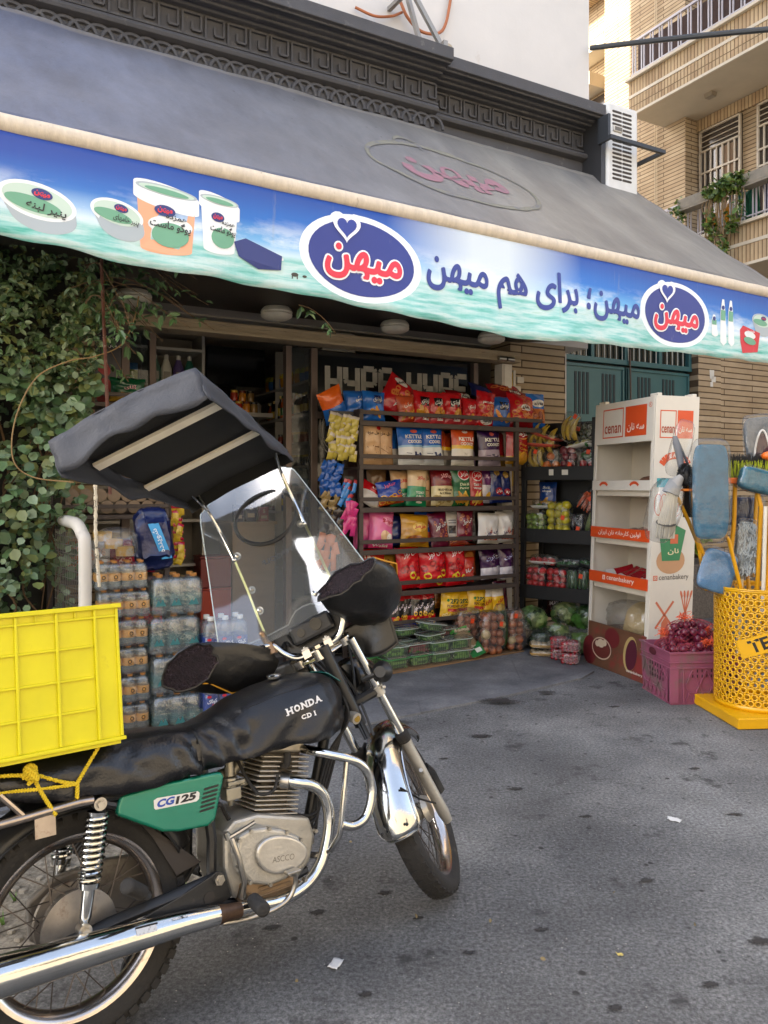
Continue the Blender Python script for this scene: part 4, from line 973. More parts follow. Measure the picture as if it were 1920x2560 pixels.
# --- third shelf
R3 = 'snack bags on the third shelf'
Z = 1.323
bag('red and white bag lying on its side at the left end of the third shelf', 3.0, Z+.01, .22, .20, [(0, .55, '#d2ccc6'), (.55, 1, RED)], [('نمک', 0, .75, .4, .12, WHT)], [], q=5.80, tilt=.5, lean=-.3, group=R3)
bag('brown bag standing behind the small blue bag on the third shelf', 3.16, Z+.02, .2, .30, [(0, 1, '#6e5236')], [], [], q=5.90, group=R3)
bag('small blue, red and orange puffed snack bag leaning on the third shelf', 3.23, Z+.02, .22, .2, [(0, .35, '#c4501c'), (.35, 1, '#1c3f9c')], [('چی‌توز'.replace('\u200c', ''), -.1, .82, .5, .18, '#d86a8a', .1)], rings(23, 8, .1, .5, '#d9a62c', .13), q=5.77, tilt=-.12, group=R3)
yb = [('چاکلز', .1, .70, .45, .12, '#c2202c'), ('YOGHURT', .1, .34, .5, .07, '#d8e0d0'), ('& BASIL', .1, .25, .45, .06, '#d8e0d0')]
bag('beige and green yoghurt flavour bag half hidden behind its twin', 3.37, Z, .19, .30, [(0, .48, '#1c7a52'), (.48, 1, '#bf9a70')], yb, [], q=5.85, group=R3)
bag('beige and green yoghurt and basil chip bag in front on the third shelf', 3.455, Z, .2, .315, [(0, .48, '#1f8a5c'), (.48, 1, '#d0b48a')], yb, [D(.1, .1, .3, .03, '#d8d8c8')], q=5.76, tilt=.03, group=R3)
bag('kraft coloured bag right of the green yoghurt bag on the third shelf', 3.58, Z, .17, .31, [(0, 1, '#bd966c')], dm, dmk, q=5.84, group=R3)
bag('narrow brown bag left of the mushroom chips', 3.67, Z, .13, .29, [(0, .5, '#6a5230'), (.5, 1, DRED)], [], [], q=5.89, group=R3)
bag('dark red and cream mushroom chip bag on the third shelf', 3.745, Z, .215, .32, [(0, .5, '#d3c492'), (.5, 1, '#6f1219')], [('چاکلز', .1, .75, .5, .15, '#e2a8a8'), ('MUSHROOM', .0, .40, .6, .06, '#55482c'), ('& CREAM', 0, .31, .5, .06, '#55482c')], rings(27, 8, .03, .2, '#a8925a', .09), q=5.77, group=R3)
ov = [(line2([(.1+.6*cos(a), .77+.13*sin(a)) for a in [2*pi*i/24 for i in range(25)]], .025), WHT, 1), D(.1, .77, .58, .125, '#b8161e', .8)]
bag('green potato chip bag with red oval badge on the third shelf', 3.945, Z, .2, .33, [(0, 1, '#155c30')], [('مزمز', .1, .77, .42, .14, WHT), ('Dalal &', .1, .53, .5, .07, '#d8e0b8'), ('Parsley', .1, .43, .5, .07, '#d8e0b8')], ov+chips(31, '#dcb446', .17, 5), q=5.77, group=R3)
bag('red salt and vinegar chip bag with yellow edge on the third shelf', 4.11, Z, .175, .32, [(0, 1, '#a8161e')], [('مزمز', .1, .77, .42, .14, WHT), ('Salt &', .1, .54, .5, .07, WHT), ('Vinegar', .1, .44, .55, .07, WHT)], ov+chips(33, '#dcb446', .17, 4)+[RC(.75, .95, .1, .8, '#d9a62c', .7)], q=5.78, group=R3)
bag('purple and white chip bag right of the red vinegar chips', 4.245, Z+.02, .16, .31, [(0, .48, '#cfcbd0'), (.48, 1, '#5a1c58')], [('شیلی', 0, .74, .5, .1, '#d8a8c8')], [D(.4, .2, .5, .12, '#d9a62c', 1)], q=5.83, group=R3)
for s, nm in ((4.36, 'left'), (4.47, 'right')):
    bag('navy blue chip bag at the right end of the third shelf, the %s one' % nm, s, Z+.02, .16, .32, [(0, 1, '#14235c')], [('مزمز', .1, .3, .4, .1, WHT)], [D(.1, .3, .5, .1, '#a01822', 1), D(0, .8, .4, .1, '#a8843a', 1)], q=5.80, group=R3)
# --- fourth shelf
R4 = 'snack bags on the fourth shelf'
Z = .968
bag('plain pink bag behind the front pink bag on the fourth shelf', 3.0, Z, .19, .29, [(0, 1, '#b8467a')], [], [], q=5.85, group=R4)
bag('pink puffed snack bag with red picture in front on the fourth shelf', 3.12, Z, .235, .295, [(0, .12, '#c8326a'), (.12, 1, '#d8669a')], [('مینو', .35, .72, .5, .14, '#b81c30', -.1), ('Wafel', -.2, .07, .6, .07, WHT)], [D(.4, .72, .55, .12, '#e08aa8', 1, -.1), D(.1, .34, .4, .14, '#d9b48a', 1), D(.5, .28, .26, .12, '#e8e0d8', 1.3)], q=5.77, tilt=.03, group=R4)
bag('navy bag behind the gold bag on the fourth shelf', 3.31, Z, .22, .28, [(0, 1, NAV)], [], [], q=5.88, group=R4)
bag('shiny gold snack bag with red emblem on the fourth shelf', 3.45, Z, .27, .27, [(0, 1, '#b8861c')], [('مزمز', .1, .60, .4, .14, '#c2202c')], [D(.1, .6, .5, .15, '#d8b04a', 1), D(-.2, .25, .5, .1, '#8a4a14', 1), D(.4, .2, .35, .1, '#9c5a1c', 1)], q=5.77, tilt=.05, group=R4)
bag('bright blue snack bag peeking out right of the gold bag', 3.60, Z, .19, .28, [(0, 1, '#1b4fae')], [('چیپس', .3, .6, .4, .12, WHT)], [D(.2, .3, .4, .12, '#c44a2a', 1)], q=5.86, group=R4)
ct = lambda c=WHT, y=.62: [('چی توز', 0, y, .6, .17, c, .12)]
bag('maroon snack bag with white lettering tilting over the fourth rail', 3.72, Z-.02, .2, .30, [(0, 1, '#5e1030')], ct(), rings(41, 10, .2, .9, '#a85a3a', .08), q=5.76, tilt=-.1, group=R4)
bag('white bag turned back to front with black print on the fourth shelf', 3.86, Z+.02, .16, .27, [(0, 1, '#b4b0aa')], [], [RC(-.5, .5, .3, .55, '#3a3838', 1), RC(-.5, .5, .62, .66, '#6a6868', 1), RC(-.5, .5, .7, .74, '#6a6868', 1)], q=5.82, group=R4)
bag('maroon snack bag right of the white back-turned bag', 3.99, Z+.03, .17, .27, [(0, 1, '#6a1028')], ct(), rings(43, 9, .2, .9, '#a85a3a', .08), q=5.80, tilt=.06, group=R4)
bag('grey bag back turned and half hidden on the fourth shelf', 4.10, Z+.02, .14, .26, [(0, 1, '#8c8882')], [], [RC(-.4, .6, .3, .8, '#5c5854', 1)], q=5.87, group=R4)
bag('orange red bag lying flat behind the fourth rail', 3.90, Z+.0, .22, .12, [(0, 1, '#8c3218')], [], rings(44, 6, .2, .8, '#c9803a', .12), q=5.76, lean=-.8, group=R4)
fl = lambda sd: [(poly2([(-.6+.14*k, .12), (-.52+.14*k, .12+.45*(.5+.5*abs(sin(k*2.3+sd)))), (-.44+.14*k, .12)]), ('#d97a1c' if k % 2 else '#c2281c'), 1) for k in range(9)]
bag('white snack bag with flames, left of the two near the fourth shelf end', 4.25, Z, .235, .27, [(0, 1, '#d0cdc8')], [('چی توز', .1, .38, .6, .15, '#3a1c5a', .1)], fl(1), q=5.77, tilt=.03, group=R4)
bag('white snack bag with flames, right of the two near the fourth shelf end', 4.44, Z, .2, .265, [(0, 1, '#d0cdc8')], [('چی توز', .0, .36, .6, .15, '#3a1c5a', .1)], fl(2), q=5.79, group=R4)
# --- fifth shelf
R5 = 'snack bags on the fifth shelf'
Z = .608
bag('red and orange biscuit bag behind the glove on the fifth shelf', 3.03, Z+.02, .26, .31, [(0, 1, '#b8281a')], [('TiNA', -.3, .78, .5, .11, '#e8d8c8', -.15)], [D(.3, .45, .6, .2, '#d87a2c', 1), D(.3, .45, .4, .14, '#b8501c', 1.4)], q=5.80, group=R5)
bag('gold bag edge left of the three red puffed snacks', 3.27, Z, .17, .28, [(0, .5, '#8a5a1c'), (.5, 1, '#b88a2c')], [], rings(51, 6, .2, .8, '#5c2a14', .1), q=5.87, group=R5)
for s, w, nm in ((3.40, .225, 'left'), (3.655, .25, 'middle'), (3.895, .22, 'right')):
    bag('bright red puffed snack bag with white lettering, %s one of three on the fifth shelf' % nm, s, Z, w, .33, [(0, 1, '#c0101c')], [('چی توز', .05, .85, .6, .17, '#f0dfe4', .1)], rings(int(s*10), 7, .3, .62, '#8e0c16', .12)+rings(int(s*10)+1, 4, .1, .4, '#dcc22c', .13), q=5.77, group=R5)
for s in (3.53, 3.785):
    bag('gold printed bag between red puffed snacks, %s gap on the fifth shelf' % ('left' if s < 3.6 else 'right'), s, Z, .16, .29, [(0, 1, '#9c6a1c')], [], rings(int(s*20), 7, .2, .8, '#5c1c14', .1), q=5.88, group=R5)
bag('small orange red bag right of the red puffed snacks', 4.02, Z+.02, .14, .22, [(0, 1, '#b0301c')], [('میلا', 0, .5, .5, .2, WHT, .2)], [], q=5.78, group=R5)
bag('orange bag leaning at the back of the fifth shelf', 4.10, Z+.06, .2, .28, [(0, 1, '#8a3c1c')], [], [D(0, .6, .5, .15, '#c2782c', 1)], q=5.92, group=R5)
for s, nm, q in ((4.27, 'left', 5.80), (4.40, 'middle', 5.86), (4.47, 'right', 5.78)):
    bag('purple and white snack bag, %s of three at the fifth shelf end' % nm, s, Z+.03, .17, .29, [(0, .35, '#c4c0c8'), (.35, 1, '#3a1244')], [('کرت', 0, .64, .55, .16, '#b8b8e0', .1)], [], q=q, group=R5)
# --- bottom shelf
R6 = 'snack bags on the bottom shelf'
Z = .273
bag('white and brown bag behind the black glove on the bottom shelf', 3.10, Z+.02, .2, .29, [(0, .45, '#c4b8a8'), (.45, 1, '#5a3a22')], [], [D(0, .4, .5, .12, '#c28a2c', 1)], q=5.84, group=R6)
for k, s in enumerate((3.26, 3.37, 3.48, 3.60)):
    bag('black and red puffed snack bag with blue hem, %s of four on the bottom shelf' % ('first', 'second', 'third', 'fourth')[k], s, Z, .165, .29, [(0, .16, '#1c3a8a'), (.16, .3, RED), (.3, .75, BLK), (.75, 1, '#a8141c')], [('چی توز', .0, .55, .66, .17, '#e8d8dc', .15)], rings(61+k, 5, .1, .4, '#d9a62c', .1), q=5.78+.015*(k % 2), tilt=.1-.03*k, group=R6)
pk = lambda: [('2P2', .1, .62, .45, .15, '#1c4a24'), ('POPCORN', .05, .46, .62, .08, '#5c2a14')]
for k, (s, t, q) in enumerate(((3.79, .05, 5.76), (3.945, .06, 5.80), (4.08, .12, 5.77))):
    bag('yellow popcorn bag, %s of three on the bottom shelf' % ('left one', 'middle one', 'right one')[k], s, Z+.03, .2, .25, [(0, .14, '#c98a1c'), (.14, 1, '#d8ac1a')], pk(), rings(71+k, 10, .05, .2, '#e8cf8a', .07)+[RC(-.5, .6, .28, .38, '#b8321c', 1), D(-.5, .64, .12, .05, '#3a7a2c', 1)], q=q, tilt=t, group=R6)
for k, s in enumerate((4.21, 4.355)):
    bag('yellow and white snack bag with red lettering, %s of two on the bottom shelf' % ('left', 'right')[k], s, Z+.03, .155, .24, [(0, .12, '#d0c8b4'), (.12, .72, '#dcae1e'), (.72, 1, '#d8d4cc')], [('چاکلز', 0, .48, .6, .2, '#b8281c', .2)], [], q=5.77, group=R6)
bag('orange and gold bag behind the popcorn on the bottom shelf', 3.88, Z+.12, .36, .2, [(0, 1, '#a86a1c')], [], rings(81, 9, .2, .8, '#d8a84a', .08), q=5.92, group=R6)
bag('red bag lying above the yellow and white bags', 4.25, Z+.2, .25, .12, [(0, 1, '#a8141c')], [], [], q=5.9, lean=-.5, group=R6)
bag('maroon bag at the right end of the bottom shelf', 4.45, Z+.02, .16, .30, [(0, 1, '#4a0c20')], [], [], q=5.84, group=R6)

# hanging packet strips at the rack's left end
def packet_mesh(hx, w=.06, h=.085, d=.026, band=None):
    b = MB()
    def pt(u, v, sg): return ((u-.5)*w, sg*d*.5*max(0, 1-abs(2*u-1)**2.2)*max(0, 1-abs(2*v-1)**4), (v-1)*h)
    sl = (lambda u, v: 1 if v > .72 else 0) if band else 0
    b.grid(lambda u, v: pt(u, v, -1), 5, 7, sl); b.grid(lambda u, v: pt(1-u, v, 1), 5, 7, sl)
    o = b.build('packet', [foil(hx)]+([foil(band)] if band else [])); me = o.data; bpy.data.objects.remove(o); return me
def strip(label, s, q, ztop, cols, rows, dx, dz, me, drift=0, jit=.25, seed=0):
    t = fthing('packet_strip', label, 'packet strip', s, q, ztop, 'strips of small packets beside the snack rack'); r = random.Random(seed)
    b = MB(); b.box(s-cols*dx*.5, s+cols*dx*.5, q+.03, q+.034, ztop-.01, ztop+.02); b.build('hanger', black_metal, t)
    for j in range(rows):
        for i in range(cols):
            o = bpy.data.objects.new('packet', me); col.objects.link(o); o.parent = t
            o.location = ((i-(cols-1)/2)*dx+drift*j+r.uniform(-.006, .006), -.012*(rows-j)*.5+.01*r.random()-.01*i, -j*dz+r.uniform(-.008, .008)-.006*i)
            o.rotation_euler = (r.uniform(-.2, .5), r.uniform(-jit, jit)+.25, r.uniform(-.4, .4))
    return t
strip('wide strip of yellow green packets with silver and red tops hanging beside the rack', 2.735, 5.72, 2.10, 5, 6, .045, .058, packet_mesh('#b5a648', .062, .09, .03, '#b9b2ac'), -.002, .3, 1)
strip('strip of crumpled blue packets hanging under the yellow packets', 2.64, 5.74, 1.71, 4, 5, .038, .05, packet_mesh('#1a4f9e', .06, .085, .03), -.004, .5, 2)
strip('short strip of blue and white bar packets beside the left rack post', 2.79, 5.70, 1.56, 3, 3, .032, .06, packet_mesh('#2d7ac2', .04, .11, .02, '#a8343a'), -.01, .3, 3)
strip('short strip of pink bar packets low beside the left rack post', 2.80, 5.70, 1.38, 3, 4, .036, .06, packet_mesh('#c8327a', .045, .11, .02), -.006, .35, 4)
strip('strip of small brown packets hanging below the blue crumpled ones', 2.63, 5.74, 1.45, 3, 3, .038, .05, packet_mesh('#8a7448', .05, .07, .025), 0, .4, 5)
strip('strip of dark packets at the bottom left of the rack side', 2.64, 5.74, 1.32, 4, 5, .04, .055, packet_mesh('#2a1f1c', .055, .08, .025), .004, .5, 6)
strip('strip of orange packets low beside the rack seen through the windshield', 2.60, 5.74, 1.12, 3, 4, .045, .07, packet_mesh('#b8622a', .055, .1, .03), 0, .5, 7)
# ================================================================== motorcycle (x forward, y to its left, z up)
bike = thing('motorcycle', 'black and chrome motorcycle with rain canopy and green side panel parked on its stand', 'motorcycle', (-.8154, 2.0632, 0), 0)
bike.rotation_euler = (radians(-9.02), 0, radians(36.96))
RAKE = radians(27)
AXS = Vector((-sin(RAKE), 0, cos(RAKE))); A0 = Vector((1.22-.045*cos(RAKE), 0, .30-.045*sin(RAKE)))
def steer_by(a): return Matrix.Translation(A0) @ Matrix.Rotation(radians(a), 4, AXS) @ Matrix.Translation(-A0)
STEER = Matrix.Translation(A0) @ Matrix.Rotation(radians(55.95), 4, AXS) @ Matrix.Translation(-A0)
STEER_W = Matrix.Translation((.012, -.018, 0)) @ steer_by(45)
def bp_(name, mb, mats, steer=False, parent=None, **kw):
    o = mb.build(name, mats, parent or bike, **kw)
    if steer and parent is None: o.matrix_basis = STEER_W if name in ('front_wheel', 'front_mudguard', 'fork_leg', 'steering_stem', 'indicator', 'headlight') else STEER
    return o
def tyre(cz, cx, R, W, knobs, steer):
    rim_r = R*.765; X = Matrix.Translation((cx, 0, cz)) @ Matrix.Rotation(pi/2, 4, 'X')
    b = MB(); rings = []
    for i in range(72):
        a = 2*pi*i/72
        pr_ = [(rim_r, -W*.30), (rim_r+.012, -W*.42), (R-.035, -W*.5), (R-.016, -W*.44), (R-.005, -W*.27), (R, 0), (R-.005, W*.27), (R-.016, W*.44), (R-.035, W*.5), (rim_r+.012, W*.42), (rim_r, W*.30), (rim_r+.006, 0)]
        rings.append([(r*cos(a), r*sin(a), y) for r, y in pr_])
    b.loft(rings, 0, False, True, X, True)
    n = 46 if knobs else 80
    for i in range(n):
        a = 2*pi*i/n; M_ = X @ Matrix.Rotation(a, 4, 'Z')
        if knobs:
            for sg in (-1, 1):
                b.box(R-.010, R+.004, -.017, .017, sg*W*.30-.013, sg*W*.30+.013, 0, M_ @ Matrix.Rotation(sg*.12, 4, 'Y'))
                b.box(R-.028, R-.008, -.012, .012, sg*W*.47-.006, sg*W*.47+.006, 0, M_)
            b.box(R-.006, R+.005, -.014, .014, -.011, .011, 0, M_ @ Matrix.Rotation(pi/n, 4, 'Z'))
        else:
            for k, y in enumerate((-.3, -.1, .1, .3)):
                b.box(R-.012, R+.002-abs(y)*.022, -.009, .009, y*W-.007, y*W+.007, 0, M_ @ Matrix.Rotation((i % 2)*.5-.25, 4, 'X'))
    t = bp_('front_wheel' if steer else 'rear_wheel', b, rubber, steer)
    b = MB()
    pr_ = [(rim_r+.010, -W*.34), (rim_r+.010, -W*.28), (rim_r-.004, -W*.26), (rim_r-.016, -W*.1), (rim_r-.018, 0), (rim_r-.016, W*.1), (rim_r-.004, W*.26), (rim_r+.010, W*.28), (rim_r+.010, W*.34), (rim_r, W*.33), (rim_r-.012, W*.25), (rim_r-.025, W*.1), (rim_r-.027, 0), (rim_r-.025, -W*.1), (rim_r-.012, -W*.25), (rim_r, -W*.33)]
    b.loft([[(r*cos(2*pi*i/64), r*sin(2*pi*i/64), y) for r, y in pr_] for i in range(64)], 0, False, True, X, True)
    b.build('rim', mat('rim_chrome', '#c9c0b8', .22, 1, var=(12, .8), dirt=('#8c6a58', 11, .6)), t)
    b = MB(); hr, hw = (.085, .035) if not steer else (.045, .03)
    for i in range(36):
        a = 2*pi*i/36; sg = 1 if i % 2 else -1; da = (.5 if (i//2) % 2 else -.5)
        p0 = X @ Vector((hr*cos(a+da), hr*sin(a+da), sg*hw)); p1 = X @ Vector(((rim_r-.022)*cos(a), (rim_r-.022)*sin(a), sg*.006))
        b.tube([p0, p1], .0019, 4)
    b.build('spokes', mat('spoke_steel', '#5c5550', .45, .8), t)
    b = MB()
    if not steer:
        b.lathe([(.02, -.075), (.05, -.075), (.075, -.066), (.08, -.05), (.098, -.048), (.102, -.042), (.098, -.036), (.078, -.034), (.07, 0), (.078, .034), (.098, .036), (.098, .046), (.06, .06), (.02, .07)], 40, 0, X)
        b.build('hub', mat('hub_alloy', '#8f877c', .5, .6, var=(14, .6), dirt=('#5c4c42', 14, .56)), t)
        b = MB()
        for i in range(16): b.lathe([(.005, -.052), (.005, -.047)], 8, 0, X @ Matrix.Rotation(2*pi*i/16, 4, 'Z') @ Matrix.Translation((.09, 0, 0)))
        b.lathe([(.012, -.10), (.012, -.075)], 6, 0, X); b.box(cx-.09, cx-.05, -.09, -.078, cz-.02, cz+.0); b.cyl((cx-.07, -.085, cz-.01), (cx-.10, -.085, cz-.06), .005, 6)
        b.build('hub_bolt', mat('rusty_bolt', '#6a5348', .6, .5), t)
    else:
        b.lathe([(.015, -.06), (.04, -.055), (.05, -.03), (.03, -.02), (.03, .02), (.05, .03), (.04, .05), (.015, .055)], 28, 0, X)
        b.build('hub', alloy, t)
        b = MB(); b.lathe([(.05, -.052), (.118, -.052), (.118, -.047), (.05, -.047)], 40, 0, X)
        b.build('brake_disc', mat('disc_steel', '#9c968c', .3, .9, var=(16, .8)), t)
        b = MB()
        for i in range(24):
            for r in (.085, .105): b.lathe([(.0045, -.0535), (.0045, -.0525)], 8, 0, X @ Matrix.Rotation(2*pi*(i+.5*(r > .1))/24, 4, 'Z') @ Matrix.Translation((r, 0, 0)))
        b.build('disc_hole', mat('hole_dark', '#2a2622', .8), t)
        b = MB(); b.tube([(1.22+.13, -.075, .33), (1.22+.10, -.075, .40), (1.22+.04, -.072, .43)], .02, 8, flat=1.5); b.build('caliper', black_metal, t)
    return t
tyre(.31, 0, .305, .095, True, False)
tyre(.305, 1.235, .298, .088, False, True)

# mudguards
def mudguard(name, cx, cz, R, w, a0, a1, m_, steer, t=.004):
    b = MB(); n = 40
    def f(u, v):
        a = radians(a0+(a1-a0)*u); y = (v-.5)*2
        end = 1-.25*max(0, abs(2*u-1)-.93)/.07
        r = R-.055*abs(y)**2.4
        return (cx+r*cos(a), y*w*end, cz+r*sin(a))
    b.grid(f, n, 14); o = bp_(name, b, m_, steer, solid=t)
    b = MB()
    for v in (0, 1): b.tube([f(i/n, v) for i in range(n+1)], .004, 6)
    b.tube([f(1, i/12) for i in range(13)], .004, 6)
    b.build('edge_bead', m_, o); return o
mg = mudguard('front_mudguard', 1.235, .30, .35, .074, 52, 184, chrome, True)
b = MB()
for sg in (-1, 1):
    b.tube([(1.13, sg*.066, .60), (1.09, sg*.084, .57), (1.07, sg*.09, .56)], .008, 5); b.tube([(.92, sg*.058, .42), (1.0, sg*.085, .36), (1.2, sg*.085, .31)], .004, 5)
    for a in (75, 84, 178): b.ell((1.22+.338*cos(radians(a)), sg*.045, .30+.338*sin(radians(a))), .006, 8, 5)
b.build('stay', black_metal, mg)
mudguard('rear_mudguard', 0, .31, .36, .07, 22, 150, black_metal, False)
b = MB(); b.add([(.17, -.06, .545), (.17, .06, .545), (.345, -.055, .385), (.345, .055, .385), (.27, -.055, .37), (.27, .055, .37), (.2, -.06, .50), (.2, .06, .50)], [(0, 2, 4, 6), (1, 7, 5, 3), (0, 1, 3, 2), (2, 3, 5, 4)])
bp_('mud_flap', b, mat('old_rubber_flap', '#3a3532', .75, var=(9, .7)), solid=.006)

# fork, clamps, handlebar
def fk(z, y): t = (z-.30)/AXS.z; return (1.22+AXS.x*t, y, z)
for sg in (-1, 1):
    b = MB(); b.tube([fk(.54, sg*.09), fk(.945, sg*.09)], .0165, 16); o = bp_('fork_leg', b, chrome, True)
    b = MB(); b.tube([fk(.235, sg*.09), fk(.27, sg*.09), fk(.33, sg*.09), fk(.53, sg*.09), fk(.56, sg*.09)], [.017, .022, .021, .021, .023], 16); b.tube([fk(.42, sg*.09), (fk(.42, 0)[0]-.05, sg*.10, .44)], .008, 6); b.build('slider', alloy, o)
    b = MB(); b.tube([fk(.553, sg*.09), fk(.557, sg*.09), fk(.585, sg*.09), fk(.59, sg*.09)], [.022, .026, .026, .018], 16); b.build('dust_seal', rubber, o)
    b = MB(); b.tube([fk(.735, sg*.09), fk(.765, sg*.09)], .023, 16); b.ell((fk(.75, 0)[0]-.015, sg*.118, .75), .008, 8, 5); b.build('clamp_ring', alloy, o)
b = MB(); c0 = Vector(fk(.75, 0)); b.tube([fk(.75, -.09), (c0.x-.05, -.03, .74), (c0.x-.05, .03, .74), fk(.75, .09)], .018, 8); b.tube([(c0.x-.05, 0, .66), (c0.x-.15, 0, .95)], .022, 10)
bp_('steering_stem', b, black_metal, True)
b = MB()
for sg in (-1, 1):
    b.tube([fk(.925, sg*.09), fk(.95, sg*.09)], .028, 18); b.tube([fk(.957, sg*.09), fk(.965, sg*.09)], [.016, .012], 6)
    b.tube([fk(.935, sg*.085), (.87, sg*.04, .925), (.865, 0, .925)], [.018, .02, .022], 8, flat=.6)
    b.box(.84, .885, sg*.042-.014, sg*.042+.014, .93, .957)
b.tube([(.855, 0, .905), (.85, 0, .94)], .027, 20); b.tube([(.848, 0, .945), (.846, 0, .956)], .018, 6)
bp_('top_clamp', b, mat('polished_alloy', '#c4c0b8', .2, .95, dirt=('#8f8a82', 14, .64)), True)
b = MB(); b.tube(bez([(.74, .33, 1.05), (.80, .22, 1.04), (.845, .145, 1.03), (.86, .115, .985), (.862, .08, .95), (.862, .03, .943), (.862, -.03, .943), (.862, -.08, .95), (.86, -.115, .985), (.845, -.145, 1.03), (.80, -.22, 1.04), (.74, -.33, 1.05)], 5), .0115, 12)
hb = bp_('handlebar', b, chrome, True)
b = MB()
for sg in (-1, 1):
    b.box(.842, .882, sg*.042-.012, sg*.042+.012, .945, .966)
    for dx in (-.012, .012): b.ell((.862+dx, sg*.042, .968), .006, 8, 5)
b.build('bar_clamp', alloy, hb)
b = MB(); b.tube([(.845, .15, 1.035), (.84, .155, 1.075)], .012, 10); b.ell((.84, .155, 1.08), .012, 10, 6); b.tube([(.85, .15, 1.0), (.85, .15, 1.04)], .02, 8); b.build('mirror_mount', mat('rusty_metal', '#8c7258', .4, .8, dirt=('#5c3a28', 16, .55)), hb)
b = MB()
for k, (y, dx) in enumerate(((.06, .0), (.03, .02), (-.05, .03), (.1, .01))):
    b.tube(bez([(.86, .13-.02*k, 1.0), (.90+dx, .09, 1.03+.01*k), (.93+dx, y, .99), (.95+dx, y*.4, .9), (.93, y*.3-.03, .75), (.9, -.03+y*.2, .6)]), .005, 6)
b.tube(bez([(.86, -.12, .99), (.93, -.10, 1.0), (.97, -.08, .88), (.93, -.03, .72)]), .005, 6)
bp_('control_cable', b, plastic('#141414', .45), True)
b = MB(); b.tube([(.99, 0, .83), (1.02, 0, .83), (1.08, 0, .825), (1.12, 0, .82)], [.05, .075, .085, .086], 20); hl = bp_('headlight', b, mat('black_gloss', '#111112', .2), True)
b = MB(); b.lathe([(.082, 0), (.078, .012), (.05, .026), (.001, .032)], 24, 0, Matrix.Translation((1.121, 0, .82)) @ Matrix.Rotation(pi/2, 4, 'Y')); b.build('lens', film('headlight_glass', '#c8ccd0', .4, .3), hl)
for sg in (-1, 1):
    X = Matrix.Translation((.965, sg*.135, .80)) @ Matrix.Rotation(pi/2, 4, 'Y')
    b = MB(); b.lathe([(.02, -.03), (.036, -.012), (.038, .004)], 20, 0, X); b.tube([(.95, sg*.06, .80), (.95, sg*.12, .80)], .009, 8); o = bp_('indicator', b, plastic('#1a1a1a'), True)
    b = MB(); b.lathe([(.035, .004), (.03, .016), (.001, .022)], 20, 0, X); b.build('amber_lens', mat('amber_plastic', '#c77a14', .25, coat=.3), o)
b = MB(); b.tube([(.925, -.035, .705), (.93, -.075, .695)], .02, 14); b.box(.91, .95, -.04, -.02, .69, .74); o = bp_('lock', b, alloy)
b = MB(); b.tube([(.93, -.0755, .695), (.93, -.077, .695)], .012, 12); b.box(.9285, .9315, -.0785, -.077, .688, .702); b.build('keyhole', mat('brass', '#8a743c', .35, .9), o)

# hand muffs
muffm = mat('muff_leather', '#131314', .36, bump=(22, .4), var=(6, .7), spec=.55)
fur = mat('dark_fur', '#2c2029', .9, bump=(160, 1), var=(60, .3))
def muff(rings, n=26, seed=0):
    b = MB(); R_ = []
    for i, (c, e1, e2) in enumerate(rings):
        c, e1, e2 = Vector(c), Vector(e1), Vector(e2)
        R_.append([c+e1*cos(2*pi*k/n)+e2*sin(2*pi*k/n)+(e1.normalized()*cos(2*pi*k/n)+e2.normalized()*sin(2*pi*k/n))*.022*nz(i*1.3+seed, cos(2*pi*k/n)*2.2, sin(2*pi*k/n)*2.2) for k in range(n)])
    return b, R_
def build_muff(rings, inner_d, pipe, seed):
    b, R_ = muff(rings, 26, seed); b.loft(R_, 0, False); b.add(R_[-1], [tuple(range(len(R_[-1])))], 0)
    o = bp_('hand_muff', b, muffm, True, sub=1)
    d = Vector(inner_d); L_ = MB(); c = sum((Vector(p) for p in R_[0]), Vector())/len(R_[0])
    ins = [[c+(p-c)*k+d*t for p in R_[0]] for k, t in ((1.0, 0), (.93, .004), (.9, .03), (.7, .09), (.2, .11))]
    L_.loft(ins, 0, True); L_.build('fur_lining', fur, o)
    r = random.Random(seed); F_ = MB()
    for k in range(900):
        i = r.randrange(26); t = r.random(); p = ins[1][i].lerp(ins[3][i], t*.8)*(1)+Vector((r.uniform(-.006, .006),)*3)
        v = Vector((r.uniform(-1, 1), r.uniform(-1, 1), r.uniform(-1, 1)))*.013-d*.08
        w = Vector((r.uniform(-1, 1), r.uniform(-1, 1), r.uniform(-1, 1)))*.0012
        F_.add([p-w, p+w, p+v], [(0, 1, 2)], r.randrange(2))
    F_.build('fur', [mat('fur_dark', '#33262f', .8), mat('fur_pale', '#4c4048', .8)], o)
    e = MB(); e.tube(R_[0], .0045, 6, closed=True); e.build('rim_piping', muffm, o)
    if pipe:
        q = MB()
        for ks in pipe: q.tube([R_[i][ks]*1.0+(R_[i][ks]-sum(R_[i], Vector())/26).normalized()*.003 for i in range(len(R_)-1)], .0028, 5)
        q.build('yellow_piping', mat('yellow_piping', '#c98f22', .5), o)
    return o
build_muff([((.67, .385, 1.055), (.02, -.088, .028), (.030, -.020, -.052)), ((.70, .36, 1.05), (.01, -.085, .024), (.03, -.01, -.062)), ((.745, .31, 1.025), (0, -.075, .03), (.035, 0, -.075)), ((.79, .255, 1.0), (0, -.06, .012), (.045, 0, -.078)), ((.83, .20, .99), (0, -.045, 0), (.05, 0, -.06)), ((.85, .165, 1.0), (0, -.02, 0), (.03, 0, -.036))], (.08, -.06, -.01), (7,), 3)
